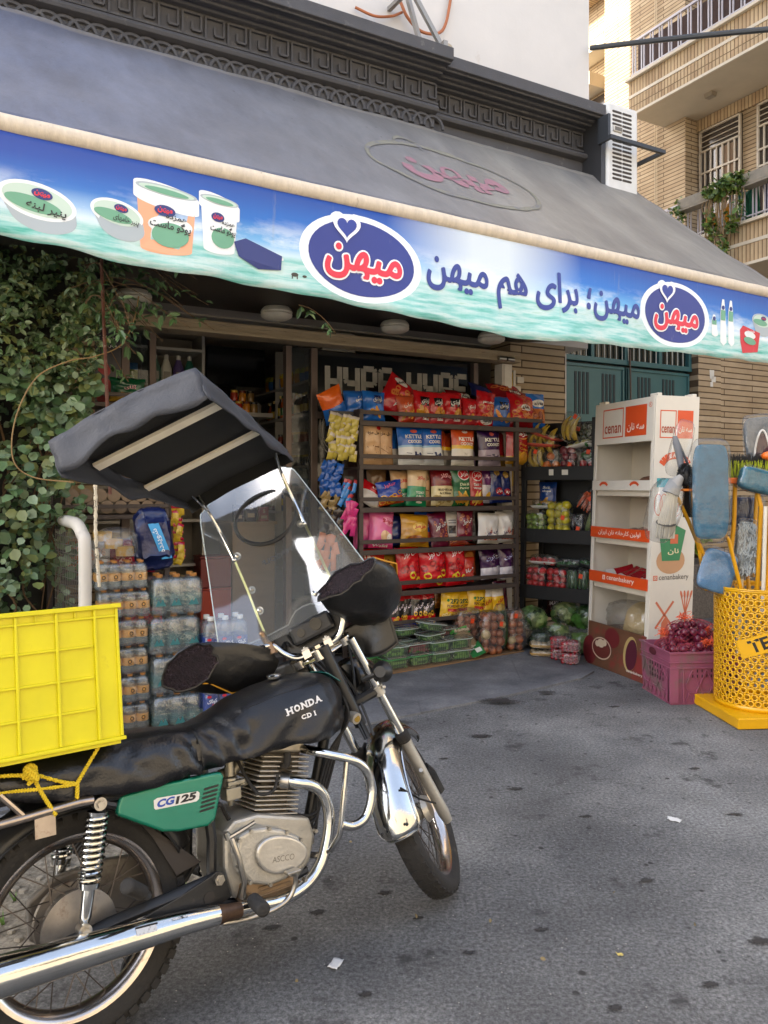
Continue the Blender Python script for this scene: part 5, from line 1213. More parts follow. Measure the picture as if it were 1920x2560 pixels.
build_muff([((.66, -.205, 1.075), (0, -.112, .012), (.012, .004, .034)), ((.69, -.215, 1.065), (0, -.125, .008), (.012, 0, .047)), ((.74, -.232, 1.04), (0, -.135, 0), (.012, 0, .068)), ((.80, -.238, 1.02), (0, -.132, -.012), (0, 0, .075)), ((.87, -.235, 1.0), (0, -.115, -.015), (0, 0, .068)), ((.94, -.225, .985), (0, -.08, -.01), (0, 0, .045)), ((.97, -.22, .98), (0, -.05, 0), (0, 0, .02))], (.09, 0, -.015), (1, 12), 5)
b = MB()
def flap(u, v):
    pts = [(-.09, .975), (-.285, 1.0), (-.255, .845), (-.10, .88)]
    a = Vector((.93, *pts[0])).lerp(Vector((.93, *pts[1])), u); c_ = Vector((.95, *pts[3])).lerp(Vector((.95, *pts[2])), u)
    p = a.lerp(c_, v); p.x += .012*sin(u*4+v*2); p.z -= .025*sin(pi*u)*v; return p
b.grid(flap, 14, 10); o = bp_('wind_flap', b, muffm, True, solid=.006)
b = MB(); b.tube([flap(i/12, 1) for i in range(13)]+[flap(1, 1-i/8) for i in range(1, 9)], .005, 6); b.build('edge_binding', muffm, o)
b = MB(); b.grid(lambda u, v: (.93+.01*sin(u*5), .28-.22*u, .99-.03*u-(.10+.03*u)*v), 10, 6); bp_('wind_flap', b, muffm, True, solid=.006)

# instrument board and windshield
b = MB(); up = [(.285, 1.085), (.155, 1.075), (.063, 1.075), (.045, 1.09), (.02, 1.107), (-.01, 1.111), (-.04, 1.107), (-.065, 1.09), (-.085, 1.083), (-.2, 1.10), (-.26, 1.115)]
lo = [(-.24, 1.03), (-.15, 1.0), (-.06, .965), (.066, .965), (.133, 1.0), (.24, 1.04)]
pl = up+lo; n = len(pl)
b.add([(.885, y, z) for y, z in pl]+[(.90, y, z) for y, z in pl], [tuple(range(n)), tuple(range(2*n-1, n-1, -1))]+[(k, (k+1) % n, (k+1) % n+n, k+n) for k in range(n)])
o = bp_('dash_board', b, mat('black_board', '#151618', .35, bump=(40, .1)), True)
b = MB(); b.tube([(.882, y, z) for y, z in up], .003, 5); b.build('board_trim', plastic('#a8a8a4'), o)
b = MB(); b.box(.845, .885, -.09, .07, .985, 1.055); o = bp_('instrument_panel', b, mat('black_board', '#151618', .35, bump=(40, .1)), True, bevel=.012)
b = MB(); b.tube([(.845, -.03, 1.025), (.838, -.03, 1.025)], .022, 18); b.tube([(.845, .03, 1.02), (.84, .03, 1.02)], .015, 18); b.build('dial', mat('dial_black', '#0c0d0e', .15), o)
def wx(z): return .862+.205*(z-1.06)
def ws(u, v):
    z = 1.04+.66*v; w = .288-.168*(z-1.10)
    t = (2*u-1); topcut = max(0, (v-.80)/.20)
    zz = z-.07*topcut*topcut*abs(t)**3
    return (wx(zz)-1.5*(t*w)**2+.010*nz(t*2, v*3), -t*w, zz)
wsm = film('hazed_acrylic', '#d5dbde', .90, .46, .08, (1.6, .2))  # pale diffuse share imitates the haze of grey-silver reflections
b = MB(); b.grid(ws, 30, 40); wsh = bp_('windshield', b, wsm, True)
b = MB(); b.tube([ws(0, i/30) for i in range(31)]+[ws(i/20, 1) for i in range(1, 20)]+[ws(1, 1-i/30) for i in range(31)], .0022, 5); b.build('sheet_edge', film('acrylic_edge', '#c8d4d4', .35, .3), wsh)
b = MB(); b.tube([(wx(1.50+.105*sin(a))-.004-.02*cos(a)**2*0, -.022+.125*cos(a)*(1+.06*sin(a)), 1.50+.105*sin(a)) for a in [2*pi*i/48 for i in range(48)]], .008, 8, closed=True); b.build('oval_gasket', mat('black_gasket', '#17181a', .5), wsh)
b = MB(); vf = fit(text2d('SUPERGOLF', .02), -.02, 1.335, w=.16, h=.020, rot=0)
b.decal(vf, lambda x, z: (wx(z)+.004-.9*x*x, x, z)); b.build('lettering', mat('grey_print', '#4a4c50', .6), wsh)
zinc = mat('yellow_zinc', '#b3ad72', .3, .9, var=(20, .8))
for sg in (-1, 1):
    sp = [(.868, 1.05), (.88, 1.166), (.908, 1.256), (.922, 1.402)]
    b = MB(); b.tube([(x-.02, sg*.147, z) for x, z in sp], .0075, 4, flat=.6); st = bp_('windshield_strut', b, zinc, True)
    b = MB(); b.tube(bez([(.900, sg*.147, 1.39), (.895, sg*.15, 1.5), (.865, sg*.155, 1.60), (.845, sg*.165, 1.68), (.81, sg*.182, 1.685), (.77, sg*.192, 1.655)]), .0065, 8); b.tube([(.86, sg*.155, 1.60), (.80, sg*.175, 1.66), (.76, sg*.19, 1.67)], .005, 6); b.build('upper_rod', chrome, st)
    b = MB(); b.ell((.899, sg*.147, 1.392), .010, 10, 6); b.build('joint', chrome, st)
    for x, z in sp[1:]:
        b = MB(); X = Matrix.Translation((x-.012, sg*.147-sg*.014, z)) @ Matrix.Rotation(-pi/2, 4, 'Y')
        b.lathe([(.015, 0), (.015, .004), (.007, .004), (.007, .010), (.003, .012)], 14, 0, X); b.build('bolt', steel, st)
for y, z in ((.255, 1.085), (-.07, 1.13)):
    b = MB(); b.lathe([(.009, 0), (.009, .004), (.005, .006)], 12, 0, Matrix.Translation((wx(z)-.004-.9*y*y, y, z)) @ Matrix.Rotation(-pi/2, 4, 'Y')); b.build('screw', chrome, wsh)
# rain canopy
def rf(x): t = (x+.40)/1.253; return 1.395+.275*t, .173+.042*t
def roof(u, v):
    x = -.405+1.26*u; z, w = rf(x); t = 2*v-1
    return (x, -t*w, z+.012*(1-t*t)+.006*nz(x*5, t*2)-.012*sin(pi*u)*(1-abs(t)))
can_m = mat('slate_canvas', '#2d3038', .62, bump=(220, .2), var=(6, .82), dirt=('#3f424a', 5, .66))
can_in = mat('black_canvas_lining', '#0f0f10', .85, bump=(150, .15))
b = MB(); b.grid(roof, 30, 14); rc = bp_('rain_canopy', b, can_m, True, solid=.003)
b = MB(); b.grid(lambda u, v: Vector(roof(.004+.992*u, .01+.98*v))-Vector((0, 0, .006)), 30, 14); b.build('lining', can_in, rc)
def edge_flap(f, d, sd, n=26):
    b = MB()
    def g_(u, v):
        p = Vector(f(u)); dd = d(u); o_ = .012*v
        return p+Vector((0, 0, -dd*v*(1+.34*nz(u*4+sd, 2))))+Vector((.008*nz(u*7+sd, v*2), .010*nz(u*6+sd, v*2+4), 0))
    b.grid(g_, n, 6); return b
for nm, f, d, sd in (('rear', lambda u: roof(0, u), lambda u: .078, 1), ('side', lambda u: roof(u, 1), lambda u: .085-.03*u, 2), ('side', lambda u: roof(u, 0), lambda u: .09-.055*u, 3)):
    b = edge_flap(f, d, sd); b.build('canopy_flap', [can_m, can_in], rc, solid=.003)
b = MB(); b.grid(lambda u, v: Vector(roof(1, u))+Vector((.01*v, 0, -.05*v)), 12, 3); b.build('canopy_flap', can_in, rc)
slm = mat('cream_slat', '#fbf0dc', .5, var=(12, .85))
for x in (-.150, .286):
    z, w = rf(x); b = MB(); b.box(x-.017, x+.017, -w+.004, w-.004, z-.026, z-.018); b.build('slat', slm, rc)

# tank cover and seat cover
SEC = [(-.62, .765, .70, .125), (-.45, .775, .695, .13), (-.2, .782, .688, .135), (0, .786, .664, .137), (.15, .786, .645, .135), (.25, .782, .650, .128), (.33, .772, .655, .118), (.38, .778, .656, .118), (.44, .80, .664, .13), (.52, .832, .670, .145), (.62, .856, .676, .154), (.70, .866, .672, .156), (.77, .870, .668, .150), (.82, .862, .685, .128), (.855, .845, .705, .10), (.885, .815, .735, .065)]
def sec(x):
    for i in range(len(SEC)-1):
        a, c_ = SEC[i], SEC[i+1]
        if a[0] <= x <= c_[0]:
            t = (x-a[0])/(c_[0]-a[0]); t = t*t*(3-2*t)*.35+t*.65
            return [a[k]+(c_[k]-a[k])*t for k in (1, 2, 3)]
    return SEC[-1][1:] if x > .5 else SEC[0][1:]
def cover(x, a):
    """a runs 0..1 from the right hem over the top to the left hem"""
    zt, zb, w = sec(x); th = pi*(1.0-a)
    tank = max(0, min(1, (x-.34)/.12))
    c, s_ = cos(th), sin(th)
    y = w*(abs(c)**.62)*(1 if c > 0 else -1)
    k = abs(s_)**(.55 if tank < .5 else .75)
    z = zb+(zt-zb)*k
    fold = .0
    side = abs(c)
    if x < .5: fold += .016*abs(nz(x*9+z*16, 3+side*1.5))+.007*nz(x*22-z*16, a*4)
    near = math.exp(-((x-.36)/.10)**2)
    fold += near*.011*sin(x*95+z*60+2*nz(x*8, z*9))*side+.004*nz(x*12, z*24)
    fold += tank*.009*sin((x*.8-z)*40+3*nz(x*4, z*5))*side*(1-min(1, max(0, (z-.74)/.08)))
    hem = max(0, 1-k*3.5)
    y += (fold+.006*hem)*(1 if c > 0 else -1)
    z += .006*hem*nz(x*16, side)
    return (x, y, z-abs(fold)*.3)
b = MB(); b.grid(lambda u, v: cover(-.62+.965*u, v), 80, 40); bp_('seat_cover', b, leather, solid=.004)
tank_m = mat('black_vinyl', '#17171a', .34, bump=(160, .18), var=(4, .75), spec=.5)
b = MB(); b.grid(lambda u, v: cover(.335+.55*u, v), 70, 44); tk = bp_('tank_cover', b, tank_m, solid=.004)
b = MB()
for z in (.82, .805):
    b.tube([(x, cover(x, .30)[1]-.002, cover(x, .30)[2]) for x in [.40+.02*i for i in range(22)]], .0018, 4) if z == .82 else None
b.build('seam', tank_m, tk)
def tside(x, z):
    lo_, hi = 0.0, .5
    for _ in range(22):
        m_ = (lo_+hi)/2
        if cover(x, m_)[2] < z: lo_ = m_
        else: hi = m_
    return (x, cover(x, lo_)[1]-.0035, z)
b = MB()
def serif(word, x0, z0, h, slope, adv):
    for i, ch in enumerate(word):
        b.decal(fit(text2d(ch, .045), x0+adv*i, z0+slope*adv*i, w=adv*(.22 if ch == 'I' else .80), h=h, rot=slope*.9), tside)
        if ch in 'HNDIA':
            for dx in ((-.36, .36) if ch != 'I' else (0,)):
                for sg in (-1, 1):
                    if ch == 'D' and dx > 0: continue
                    if ch == 'A' and sg > 0: continue
                    b.decal(rect2(x0+adv*i+dx*adv-adv*.16, x0+adv*i+dx*adv+adv*.16, z0+slope*adv*i+dx*adv*slope+sg*h*.44-h*.07, z0+slope*adv*i+dx*adv*slope+sg*h*.44+h*.07, 1, 1), tside)
serif('HONDA', .630, .777, .021, .165, .0285); serif('CDI', .680, .751, .014, .13, .020)
b.build('lettering', ink('#d8d6d4'), tk)
b = MB(); b.grid(lambda u, v: (.84+.05*u-.012*v, -.055+.11*v, .862-.035*u+.004*sin(pi*v)), 8, 8); bp_('fuel_tank', b, mat('teal_enamel', '#10504c', .15, coat=.6), solid=.004)
b = MB(); b.lathe([(.024, .868), (.026, .876), (.02, .882), (.001, .884)], 20, 0, Matrix.Translation((.662, 0, 0))); bp_('fuel_cap', b, chrome)

# side panels
grn_m = mat('green_metallic', '#0f7a60', .22, .3, var=(5, .85), coat=.6, dirt=('#3f6a5c', 9, .68))
SP = [(.100, .640), (.222, .646), (.394, .641), (.405, .628), (.369, .512), (.345, .499), (.258, .506), (.21, .518), (.086, .592), (.088, .615)]
for sg in (-1, 1):
    b = MB(); b.prism(SP, sg*.10, sg*.133, 0) if sg > 0 else b.prism(SP, -.133, -.10, 0)
    o = bp_('side_panel', b, grn_m, bevel=.009, seg=3)
    if sg < 0:
        bq = MB(); F = lambda x, z: (x, -.1345, z)
        bq.decal(poly2([(.188, .609), (.198, .613), (.318, .604), (.323, .598), (.320, .582), (.312, .577), (.192, .583), (.188, .588)]), F); bd = bq.build('badge', ink('#d4d2cc'), o)
        bq = MB(); F2 = lambda x, z: (x, -.1353, z); bq.decal(fit(text2d('CG', .05), .222, .597, w=.05, h=.021, shear=.3), F2); bq.build('badge_letters', ink('#27479a'), bd)
        bq = MB(); bq.decal(fit(text2d('125', .05), .282, .594, w=.060, h=.021, shear=.3), F2); bq.build('badge_numbers', ink('#1b1b1e'), bd)
        bq = MB()
        for k in range(6):
            z = .604-.0115*k; x0 = .337-.0035*k; bq.decal(poly2([(x0, z-.003), (x0+.045, z-.001), (x0+.046, z+.005), (x0+.001, z+.003)]), F)
        bq.build('vent', ink('#101010'), o)

# frame, swingarm, stand, shocks, rails
b = MB()
b.tube([(.905, 0, .80), (.86, 0, .70), (.79, 0, .50), (.735, 0, .34), (.70, 0, .27)], .019, 10)
b.tube([(.90, 0, .78), (.6, 0, .70), (.3, 0, .66), (.1, 0, .65)], .018, 8)
for sg in (-1, 1):
    b.tube([(.36, sg*.08, .66), (.37, sg*.09, .45), (.36, sg*.09, .33), (.30, sg*.09, .27)], .016, 8); b.tube([(.36, sg*.09, .62), (.05, sg*.12, .645), (-.45, sg*.12, .64)], .013, 8); b.tube([(.37, sg*.09, .5), (.03, sg*.12, .64)], .012, 8); b.tube([(.30, sg*.08, .28), (.5, sg*.08, .235), (.70, sg*.05, .26)], .014, 8)
bp_('frame', b, black_metal)
b = MB()
for sg in (-1, 1): b.tube([(-.05, sg*.118, .315), (.0, sg*.118, .315), (.05, sg*.118, .322), (.362, sg*.118, .347)], [.012, .016, .018, .02], 8, flat=.8)
bp_('swingarm', b, black_metal)
b = MB(); b.prism([(.14, .315), (.24, .335), (.335, .362), (.362, .372), (.384, .36), (.40, .29), (.36, .275), (.2, .285)], -.136, -.128); o = bp_('pivot_plate', b, black_metal, bevel=.003)
b = MB(); b.tube([(.362, -.136, .350), (.362, -.150, .350)], .016, 6); b.tube([(.362, -.150, .350), (.362, -.156, .350)], .008, 10); b.build('pivot_bolt', steel, o)
b = MB(); b.tube([(.332, -.1365, .308), (.332, -.138, .308)], .017, 16); b.build('plate_hole', mat('hole_dark', '#2a2622', .8), o)
b = MB(); b.prism([(-.10, .37), (-.03, .415), (.1, .425), (.36, .40), (.40, .34), (.36, .29), (.1, .235), (-.04, .225), (-.10, .27)], .085, .115); bp_('chain_case', b, mat('grey_chain_case', '#7c766e', .5, .4, var=(6, .6), dirt=('#4a443e', 8, .56)), bevel=.008)
for sg in (-1, 1):
    b = MB(); top, bot = Vector((.036, sg*.145, .640)), Vector((-.013, sg*.135, .335)); ax = (top-bot).normalized()
    b.tube([bot+ax*.012, bot+ax*.03, bot+ax*.10], [.010, .016, .017], 14); b.tube([top-ax*.02, top-ax*.03], [.028, .026], 16); b.tube([bot+ax*.10, bot+ax*.115], [.026, .028], 16); o = bp_('shock_absorber', b, chrome)
    b = MB(); u = ax.orthogonal().normalized(); w = ax.cross(u); n = 11*16
    b.tube([bot+ax*(.115+.165*i/n)+(u*cos(2*pi*i/16)+w*sin(2*pi*i/16))*.026 for i in range(n+1)], .0048, 8); b.build('spring', chrome, o)
    b = MB(); b.tube([bot+ax*.1, top-ax*.02], .012, 10); b.build('damper_rod', black_metal, o)
    b = MB()
    for p in (top, bot): b.tube([p+Vector((0, -.018, 0)), p+Vector((0, .018, 0))], .017, 16); b.tube([p+Vector((0, sg*.018, 0)), p+Vector((0, sg*.03, 0))], .010, 6)
    b.build('eye_bolt', steel, o)
b = MB()
for sg in (-1, 1):
    b.tube(bez([(.02, sg*.15, .652), (-.02, sg*.152, .655), (-.09, sg*.155, .653), (-.2, sg*.155, .648), (-.42, sg*.155, .645), (-.6, sg*.14, .68)]), .0115, 10); b.tube([(-.149, sg*.155, .653), (-.202, sg*.155, .716), (-.23, sg*.15, .75)], .008, 8); b.tube([(-.4, sg*.155, .645), (-.45, sg*.155, .74)], .008, 8)
    b.box(-.125, -.075, sg*.15-.003, sg*.15+.003, .59, .65)
bp_('grab_rail', b, mat('rail_chrome', '#b5a89c', .28, 1, var=(16, .75), dirt=('#7c5a4c', 12, .58)))
for x0, y0, z0, x1, y1, z1, nm in ((.158, -.13, .365, .068, -.245, .445, 'rear'), (.455, -.14, .275, .425, -.285, .285, 'front')):
    for sg in (1, -1):
        b = MB(); p0, p1 = Vector((x0, y0*sg, z0)), Vector((x1, y1*sg, z1)); d = p1-p0
        rr = []; pp = []
        for k in range(23): pp.append(p0+d*(.28+.72*k/22)); rr.append(.0205 if k % 2 else .017)
        pp.append(p1+d*.01); rr.append(.012)
        b.tube(pp, rr, 14); o = bp_('foot_peg', b, rubber)
        b = MB(); b.tube([p0, p0+d*.3], .012, 8); b.build('peg_bracket', steel, o)
b = MB(); b.tube([(.30, .12, .27), (.20, .24, .06), (.19, .255, .0)], .009, 8); b.tube([(.19, .255, .002), (.19, .285, .0)], .016, 8); bp_('side_stand', b, black_metal)

# engine
TILT = Matrix.Translation((.585, 0, .43)) @ Matrix.Rotation(radians(12), 4, 'Y') @ Matrix.Translation((-.585, 0, -.43))
b = MB(); b.prism([(.405, .46), (.44, .485), (.52, .485), (.70, .43), (.715, .37), (.69, .30), (.63, .25), (.47, .245), (.42, .27), (.40, .36)], -.10, .12)
eng = bp_('engine', b, alloy, bevel=.010)
b = MB(); b.prism([(.418, .40), (.43, .452), (.47, .462), (.52, .455), (.575, .435), (.632, .398), (.648, .36), (.63, .312), (.575, .288), (.52, .286), (.46, .308), (.425, .35)], -.148, -.098); cc = b.build('clutch_cover', alloy, eng, bevel=.012, seg=3)
b = MB(); b.prism([(.553+.086*cos(a)*(1+.10*cos(a)), .369+.056*sin(a)-.20*.086*cos(a)) for a in [2*pi*i/40 for i in range(40)]], -.164, -.146); b.build('cover_dome', mat('dome_alloy', '#c9c5bc', .36, .8, bump=(90, .08), var=(9, .75)), eng, bevel=.008, seg=3)
b = MB(); b.decal(fit(text2d('ASCCO', .0), .562, .358, w=.075, h=.017, rot=-.12), lambda x, z: (x, -.1648, z)); b.build('cast_letters', mat('cast_dark', '#8a857c', .5, .7), eng)
b = MB()
for x, z in ((.43, .44), (.47, .456), (.53, .448), (.59, .422), (.636, .388), (.64, .335), (.60, .298), (.52, .29), (.455, .315), (.424, .37), (.44, .27), (.64, .27), (.69, .40)): b.tube([(x, -.135, z), (x, -.153, z)], .006, 6)
b.build('case_bolt', steel, eng)
b = MB(); b.prism([(.43, .262), (.445, .305), (.60, .285), (.635, .262), (.62, .245), (.46, .245)], -.125, -.09)
for k in range(3): b.box(.49, .60, -.130, -.125, .258+.012*k, .262+.012*k)
b.build('sump_guard', mat('stained_alloy', '#a08668', .55, .5, var=(14, .6), dirt=('#4a3c30', 12, .55)), eng, bevel=.004)
b = MB(); b.box(.535, .635, -.052, .052, .43, .56, 0, TILT); b.build('cylinder_core', mat('dark_alloy', '#5c564e', .6, .4), eng)
finm = mat('fin_alloy', '#c2bcb0', .5, .35, var=(20, .75), dirt=('#7a6858', 16, .6))
for k in range(8):
    z = .449+.0135*k; e = .0 if k < 7 else .006
    b = MB(); b.box(.508-e, .662+e, -.082, .082, z, z+.0042, 0, TILT); b.build('fin', finm, eng, bevel=.0016)
for k in range(6):
    z = .562+.0145*k; b = MB(); x0, x1 = .498+.003*k, .682-.001*k
    if k in (2, 3, 4): b.box(x0, x0+.066, -.095, .09, z, z+.0045, 0, TILT); b.box(x1-.062, x1, -.095, .09, z, z+.0045, 0, TILT); b.box(x0+.06, x1-.06, -.03, .09, z, z+.0045, 0, TILT)
    else: b.box(x0, x1, -.095, .09, z, z+.0045, 0, TILT)
    b.build('fin', finm, eng, bevel=.0016)
b = MB(); b.box(.525, .66, -.06, .06, .556, .648, 0, TILT); b.build('head_core', mat('dark_alloy', '#5c564e', .6, .4), eng)
b = MB(); b.prism([(.515, .646), (.512, .672), (.525, .684), (.55, .686), (.562, .700), (.58, .706), (.635, .706), (.652, .698), (.665, .682), (.672, .660), (.668, .646)], -.078, .078, 0, TILT); b.build('head_cover', mat('oily_alloy', '#b9b2a4', .4, .75, var=(12, .6), dirt=('#3c342c', 14, .57)), eng, bevel=.009, seg=3)
b = MB(); b.tube([TILT @ Vector(p) for p in ((.59, -.05, .60), (.592, -.10, .612), (.592, -.105, .63), (.59, -.10, .65))], [.008, .011, .013, .012], 10); b.tube(bez([(.592, -.108, .585), (.57, -.115, .545), (.525, -.10, .545), (.50, -.07, .60), (.49, -.03, .66)]), .005, 6); b.build('spark_plug_lead', rubber, eng)
b = MB(); b.tube([(.515, 0, .63), (.475, -.015, .605), (.44, -.015, .60)], .022, 14); b.tube([(.465, -.04, .655), (.463, -.04, .62), (.462, -.04, .60)], [.013, .016, .016], 14); b.tube([(.46, -.045, .60), (.458, -.045, .57)], .024, 10); b.box(.435, .485, -.07, -.02, .535, .572); b.tube([(.458, -.045, .535), (.457, -.045, .515)], [.012, .008], 8); b.tube([(.488, -.055, .575), (.508, -.06, .575)], .009, 8); b.box(.44, .50, -.075, -.055, .578, .592)
cb = b.build('carburettor', mat('carb_zinc', '#a19c8e', .4, .7, var=(22, .7)), eng, bevel=.003)
b = MB(); b.tube(bez([(.46, -.03, .66), (.44, -.05, .70), (.5, -.03, .72)]), .005, 6); b.tube(bez([(.36, -.08, .50), (.40, -.09, .54), (.43, -.07, .50), (.45, -.06, .46)]), .007, 6); bp_('hose', b, rubber)
b = MB(); b.tube(bez([(.63, -.09, .56), (.665, -.12, .548), (.702, -.132, .533), (.735, -.135, .499), (.750, -.135, .449), (.747, -.135, .395), (.730, -.135, .34), (.703, -.137, .293), (.656, -.14, .256), (.597, -.145, .240), (.53, -.155, .240), (.44, -.163, .256), (.37, -.168, .266)], 6), .0185, 16); ex = bp_('exhaust_pipe', b, chrome)
b = MB(); b.tube([(.62, -.08, .56), (.64, -.1, .556)], .027, 14); b.build('flange', steel, ex)
sp = [(.40, -.168, .262), (.375, -.168, .266), (.34, -.169, .268), (.25, -.170, .278), (.15, -.171, .285), (.0, -.172, .295), (-.2, -.173, .306), (-.45, -.175, .320), (-.62, -.176, .33), (-.63, -.176, .33)]
b = MB(); b.tube(sp, [.019, .02, .027, .030, .035, .041, .047, .050, .049, .03], 28); sil = bp_('silencer', b, chrome)
b = MB(); b.tube([(.41, -.167, .26), (.37, -.168, .265), (.34, -.169, .268)], [.021, .0225, .0275], 20); b.build('burnt_joint', mat('burnt_steel', '#6a5444', .5, .8, var=(26, .5)), sil)
def onsil(x, a, e=.0012):
    for i in range(len(sp)-1):
        if sp[i+1][0] <= x <= sp[i][0]:
            t = (x-sp[i][0])/(sp[i+1][0]-sp[i][0]); c = Vector(sp[i]).lerp(Vector(sp[i+1]), t); R_ = [.019, .02, .027, .030, .035, .041, .047, .050, .049, .03]; r = R_[i]+(R_[i+1]-R_[i])*t+e
            return (c.x, c.y-r*cos(a), c.z+r*sin(a))
b = MB()
for x0, x1, a0, a1 in ((.10, .155, .35, .8), (.20, .245, .75, .95)):
    b.grid(lambda u, v: onsil(x0+(x1-x0)*u, a0+(a1-a0)*v), 8, 4)
b.build('sticker', mat('torn_sticker', '#b9bcc0', .6, dirt=('#2a2826', 60, .5)), sil)
b = MB(); b.grid(lambda u, v: onsil(.10+.06*u, .82+.12*v+.05*nz(u*14, v), .0016), 14, 3); b.grid(lambda u, v: onsil(-.28+.12*u, .75+.25*v*(1-u), .0016), 10, 3); b.build('soot_mark', mat('soot', '#221f1c', .8), sil)
b = MB(); b.tube(bez([(.36, -.155, .235), (.43, -.165, .228), (.512, -.17, .228), (.564, -.172, .243), (.587, -.175, .275), (.588, -.18, .305), (.575, -.185, .318)]), .008, 8); b.box(.555, .60, -.20, -.17, .316, .324); bp_('brake_pedal', b, steel, bevel=.002)
b = MB(); b.tube([(.39, -.15, .47), (.40, -.165, .455), (.415, -.17, .40), (.43, -.165, .33), (.425, -.15, .285)], [.009, .009, .008, .008, .012], 8); b.tube([(.388, -.168, .462), (.43, -.172, .474), (.472, -.172, .486)], .0065, 8); b.tube([(.385, -.17, .46), (.38, -.17, .48)], .008, 8); bp_('kick_lever', b, steel)
b = MB(); b.tube(bez([(.70, -.03, .642), (.727, -.14, .632), (.793, -.195, .607), (.842, -.205, .578), (.868, -.205, .54), (.877, -.205, .491), (.863, -.205, .443), (.835, -.205, .408), (.794, -.20, .398), (.758, -.195, .412)], 6), .0145, 14); cr = bp_('crash_bar', b, chrome)
b = MB(); b.tube([(.797, -.195, .595), (.775, -.195, .50), (.757, -.195, .41), (.750, -.19, .38), (.733, -.16, .335), (.715, -.10, .31), (.70, -.04, .305)], .0125, 10, flat=.75); b.build('upright_bar', chrome, cr)
b = MB(); b.box(.655, .715, -.055, -.045, .625, .652); b.tube([(.68, -.055, .638), (.68, -.062, .638)], .007, 6); b.box(.67, .715, -.09, -.082, .345, .375); b.build('bar_bracket', steel, cr)
b = MB()
for k in range(4): b.tube(bez([(.93-.01*k, -.03, .80), (.90, -.045-.008*k, .70), (.86-.01*k, -.04, .60), (.80-.01*k, -.045, .48), (.74, -.05, .42-.02*k), (.64, -.07, .455-.02*k)]), .0048, 6)
bp_('wiring_loom', b, rubber)

# ------------------------------------------------------------------ crate tied on the seat
def crate_on(name, label, cat):
    o = thing(name, label, cat, bike.location); o.rotation_euler = bike.rotation_euler; return o
yel = mat('yellow_plastic', '#dacf12', .38, bump=(30, .04), var=(5, .85), spec=.4, dirt=('#b8a81c', 5, .63))
yc = crate_on('yellow_crate', 'bright yellow ribbed plastic crate tied on the motorcycle seat', 'crate')
x0, x1, y0, y1, z0, z1 = -.50, .088, -.192, .20, .79, 1.158
b = MB(); t = .006
b.box(x0, x1, y0, y0+t, z0, z1); b.box(x0, x1, y1-t, y1, z0, z1); b.box(x0, x0+t, y0+t, y1-t, z0, z1); b.box(x1-t, x1, y0+t, y1-t, z0, z1); b.box(x0+t, x1-t, y0+t, y1-t, z0, z0+t)
b.build('body', yel, yc)
b = MB()
for zz, h, e in ((1.150, .012, .014), (.800, .009, .012)):
    b.box(x0-e, x1+e, y0-e, y0+.0, zz, zz+h); b.box(x1, x1+e, y0, y1, zz, zz+h); b.box(x0-e, x1+e, y1, y1+e, zz, zz+h); b.box(x0-e, x0, y0, y1, zz, zz+h)
for zz in (1.126, 1.052, .970, .888): b.box(x0, .0245 if zz < 1.1 else x1, y0-.008, y0-.0005, zz, zz+.006); b.box(x1+.0005, x1+.008, y0, y1, zz, zz+.006)
for xx in (-.46, -.363, -.265, -.167, -.069, .0285): b.box(xx, xx+.007, y0-.010, y0-.001, z0+.02, 1.149)
for xx in (-.215, -.118, -.020): b.box(xx-.0, xx+.004, y0-.007, y0-.0012, 1.133, 1.149)
for yy in (-.1, 0, .1): b.box(x1+.001, x1+.009, yy, yy+.007, z0+.02, 1.149)
b.box(x1-.001, x1+.007, y0-.007, y0+.03, z0+.02, 1.149)
b.build('rib', yel, yc, bevel=.0015)
rp = crate_on('rope', 'yellow twisted rope knotted under the yellow crate', 'rope')
b = MB()
def twist(pts, r=.0042):
    P = bez(pts, 14)
    for ph in (0, pi):
        Q = []; L = 0
        for i, p in enumerate(P):
            if i: L += (P[i]-P[i-1]).length
            t = (P[min(i+1, len(P)-1)]-P[max(i-1, 0)]).normalized(); u = t.orthogonal().normalized(); w = t.cross(u); a = L*420+ph
            Q.append(p+(u*cos(a)+w*sin(a))*r*.62)
        b.tube(Q, r*.8, 6)
yy = -.150
twist([(-.5, yy, .76), (-.30, yy-.004, .765), (-.202, yy-.006, .762), (-.147, yy-.008, .753)]); twist([(-.119, yy-.008, .748), (-.055, yy-.008, .716), (-.02, yy-.008, .704)])
twist([(-.5, yy, .71), (-.3, yy-.006, .718), (-.203, yy-.008, .722), (-.106, yy-.010, .711), (-.02, yy-.010, .703)]); twist([(-.02, yy-.008, .705), (.005, yy-.008, .74), (.033, yy-.03, .79)]); twist([(-.02, yy-.008, .703), (-.02, yy-.006, .685), (-.021, yy-.004, .667)])
twist([(-.128, yy-.010, .75), (-.11, yy-.010, .706), (-.092, yy-.010, .67), (-.076, yy-.012, .64)])
for k in range(5): twist([(-.133+.013*cos(a+k), yy-.012-.004*k, .757+.017*sin(a*1.0+k*.7)) for a in [2*pi*i/8 for i in range(7)]])
twist([(-.15, yy-.01, .745), (-.14, yy-.016, .775), (-.122, yy-.016, .768), (-.125, yy-.016, .742), (-.14, yy-.014, .73)])
b.build('cord', mat('yellow_rope', '#d6b81c', .7, bump=(200, .4)), rp)
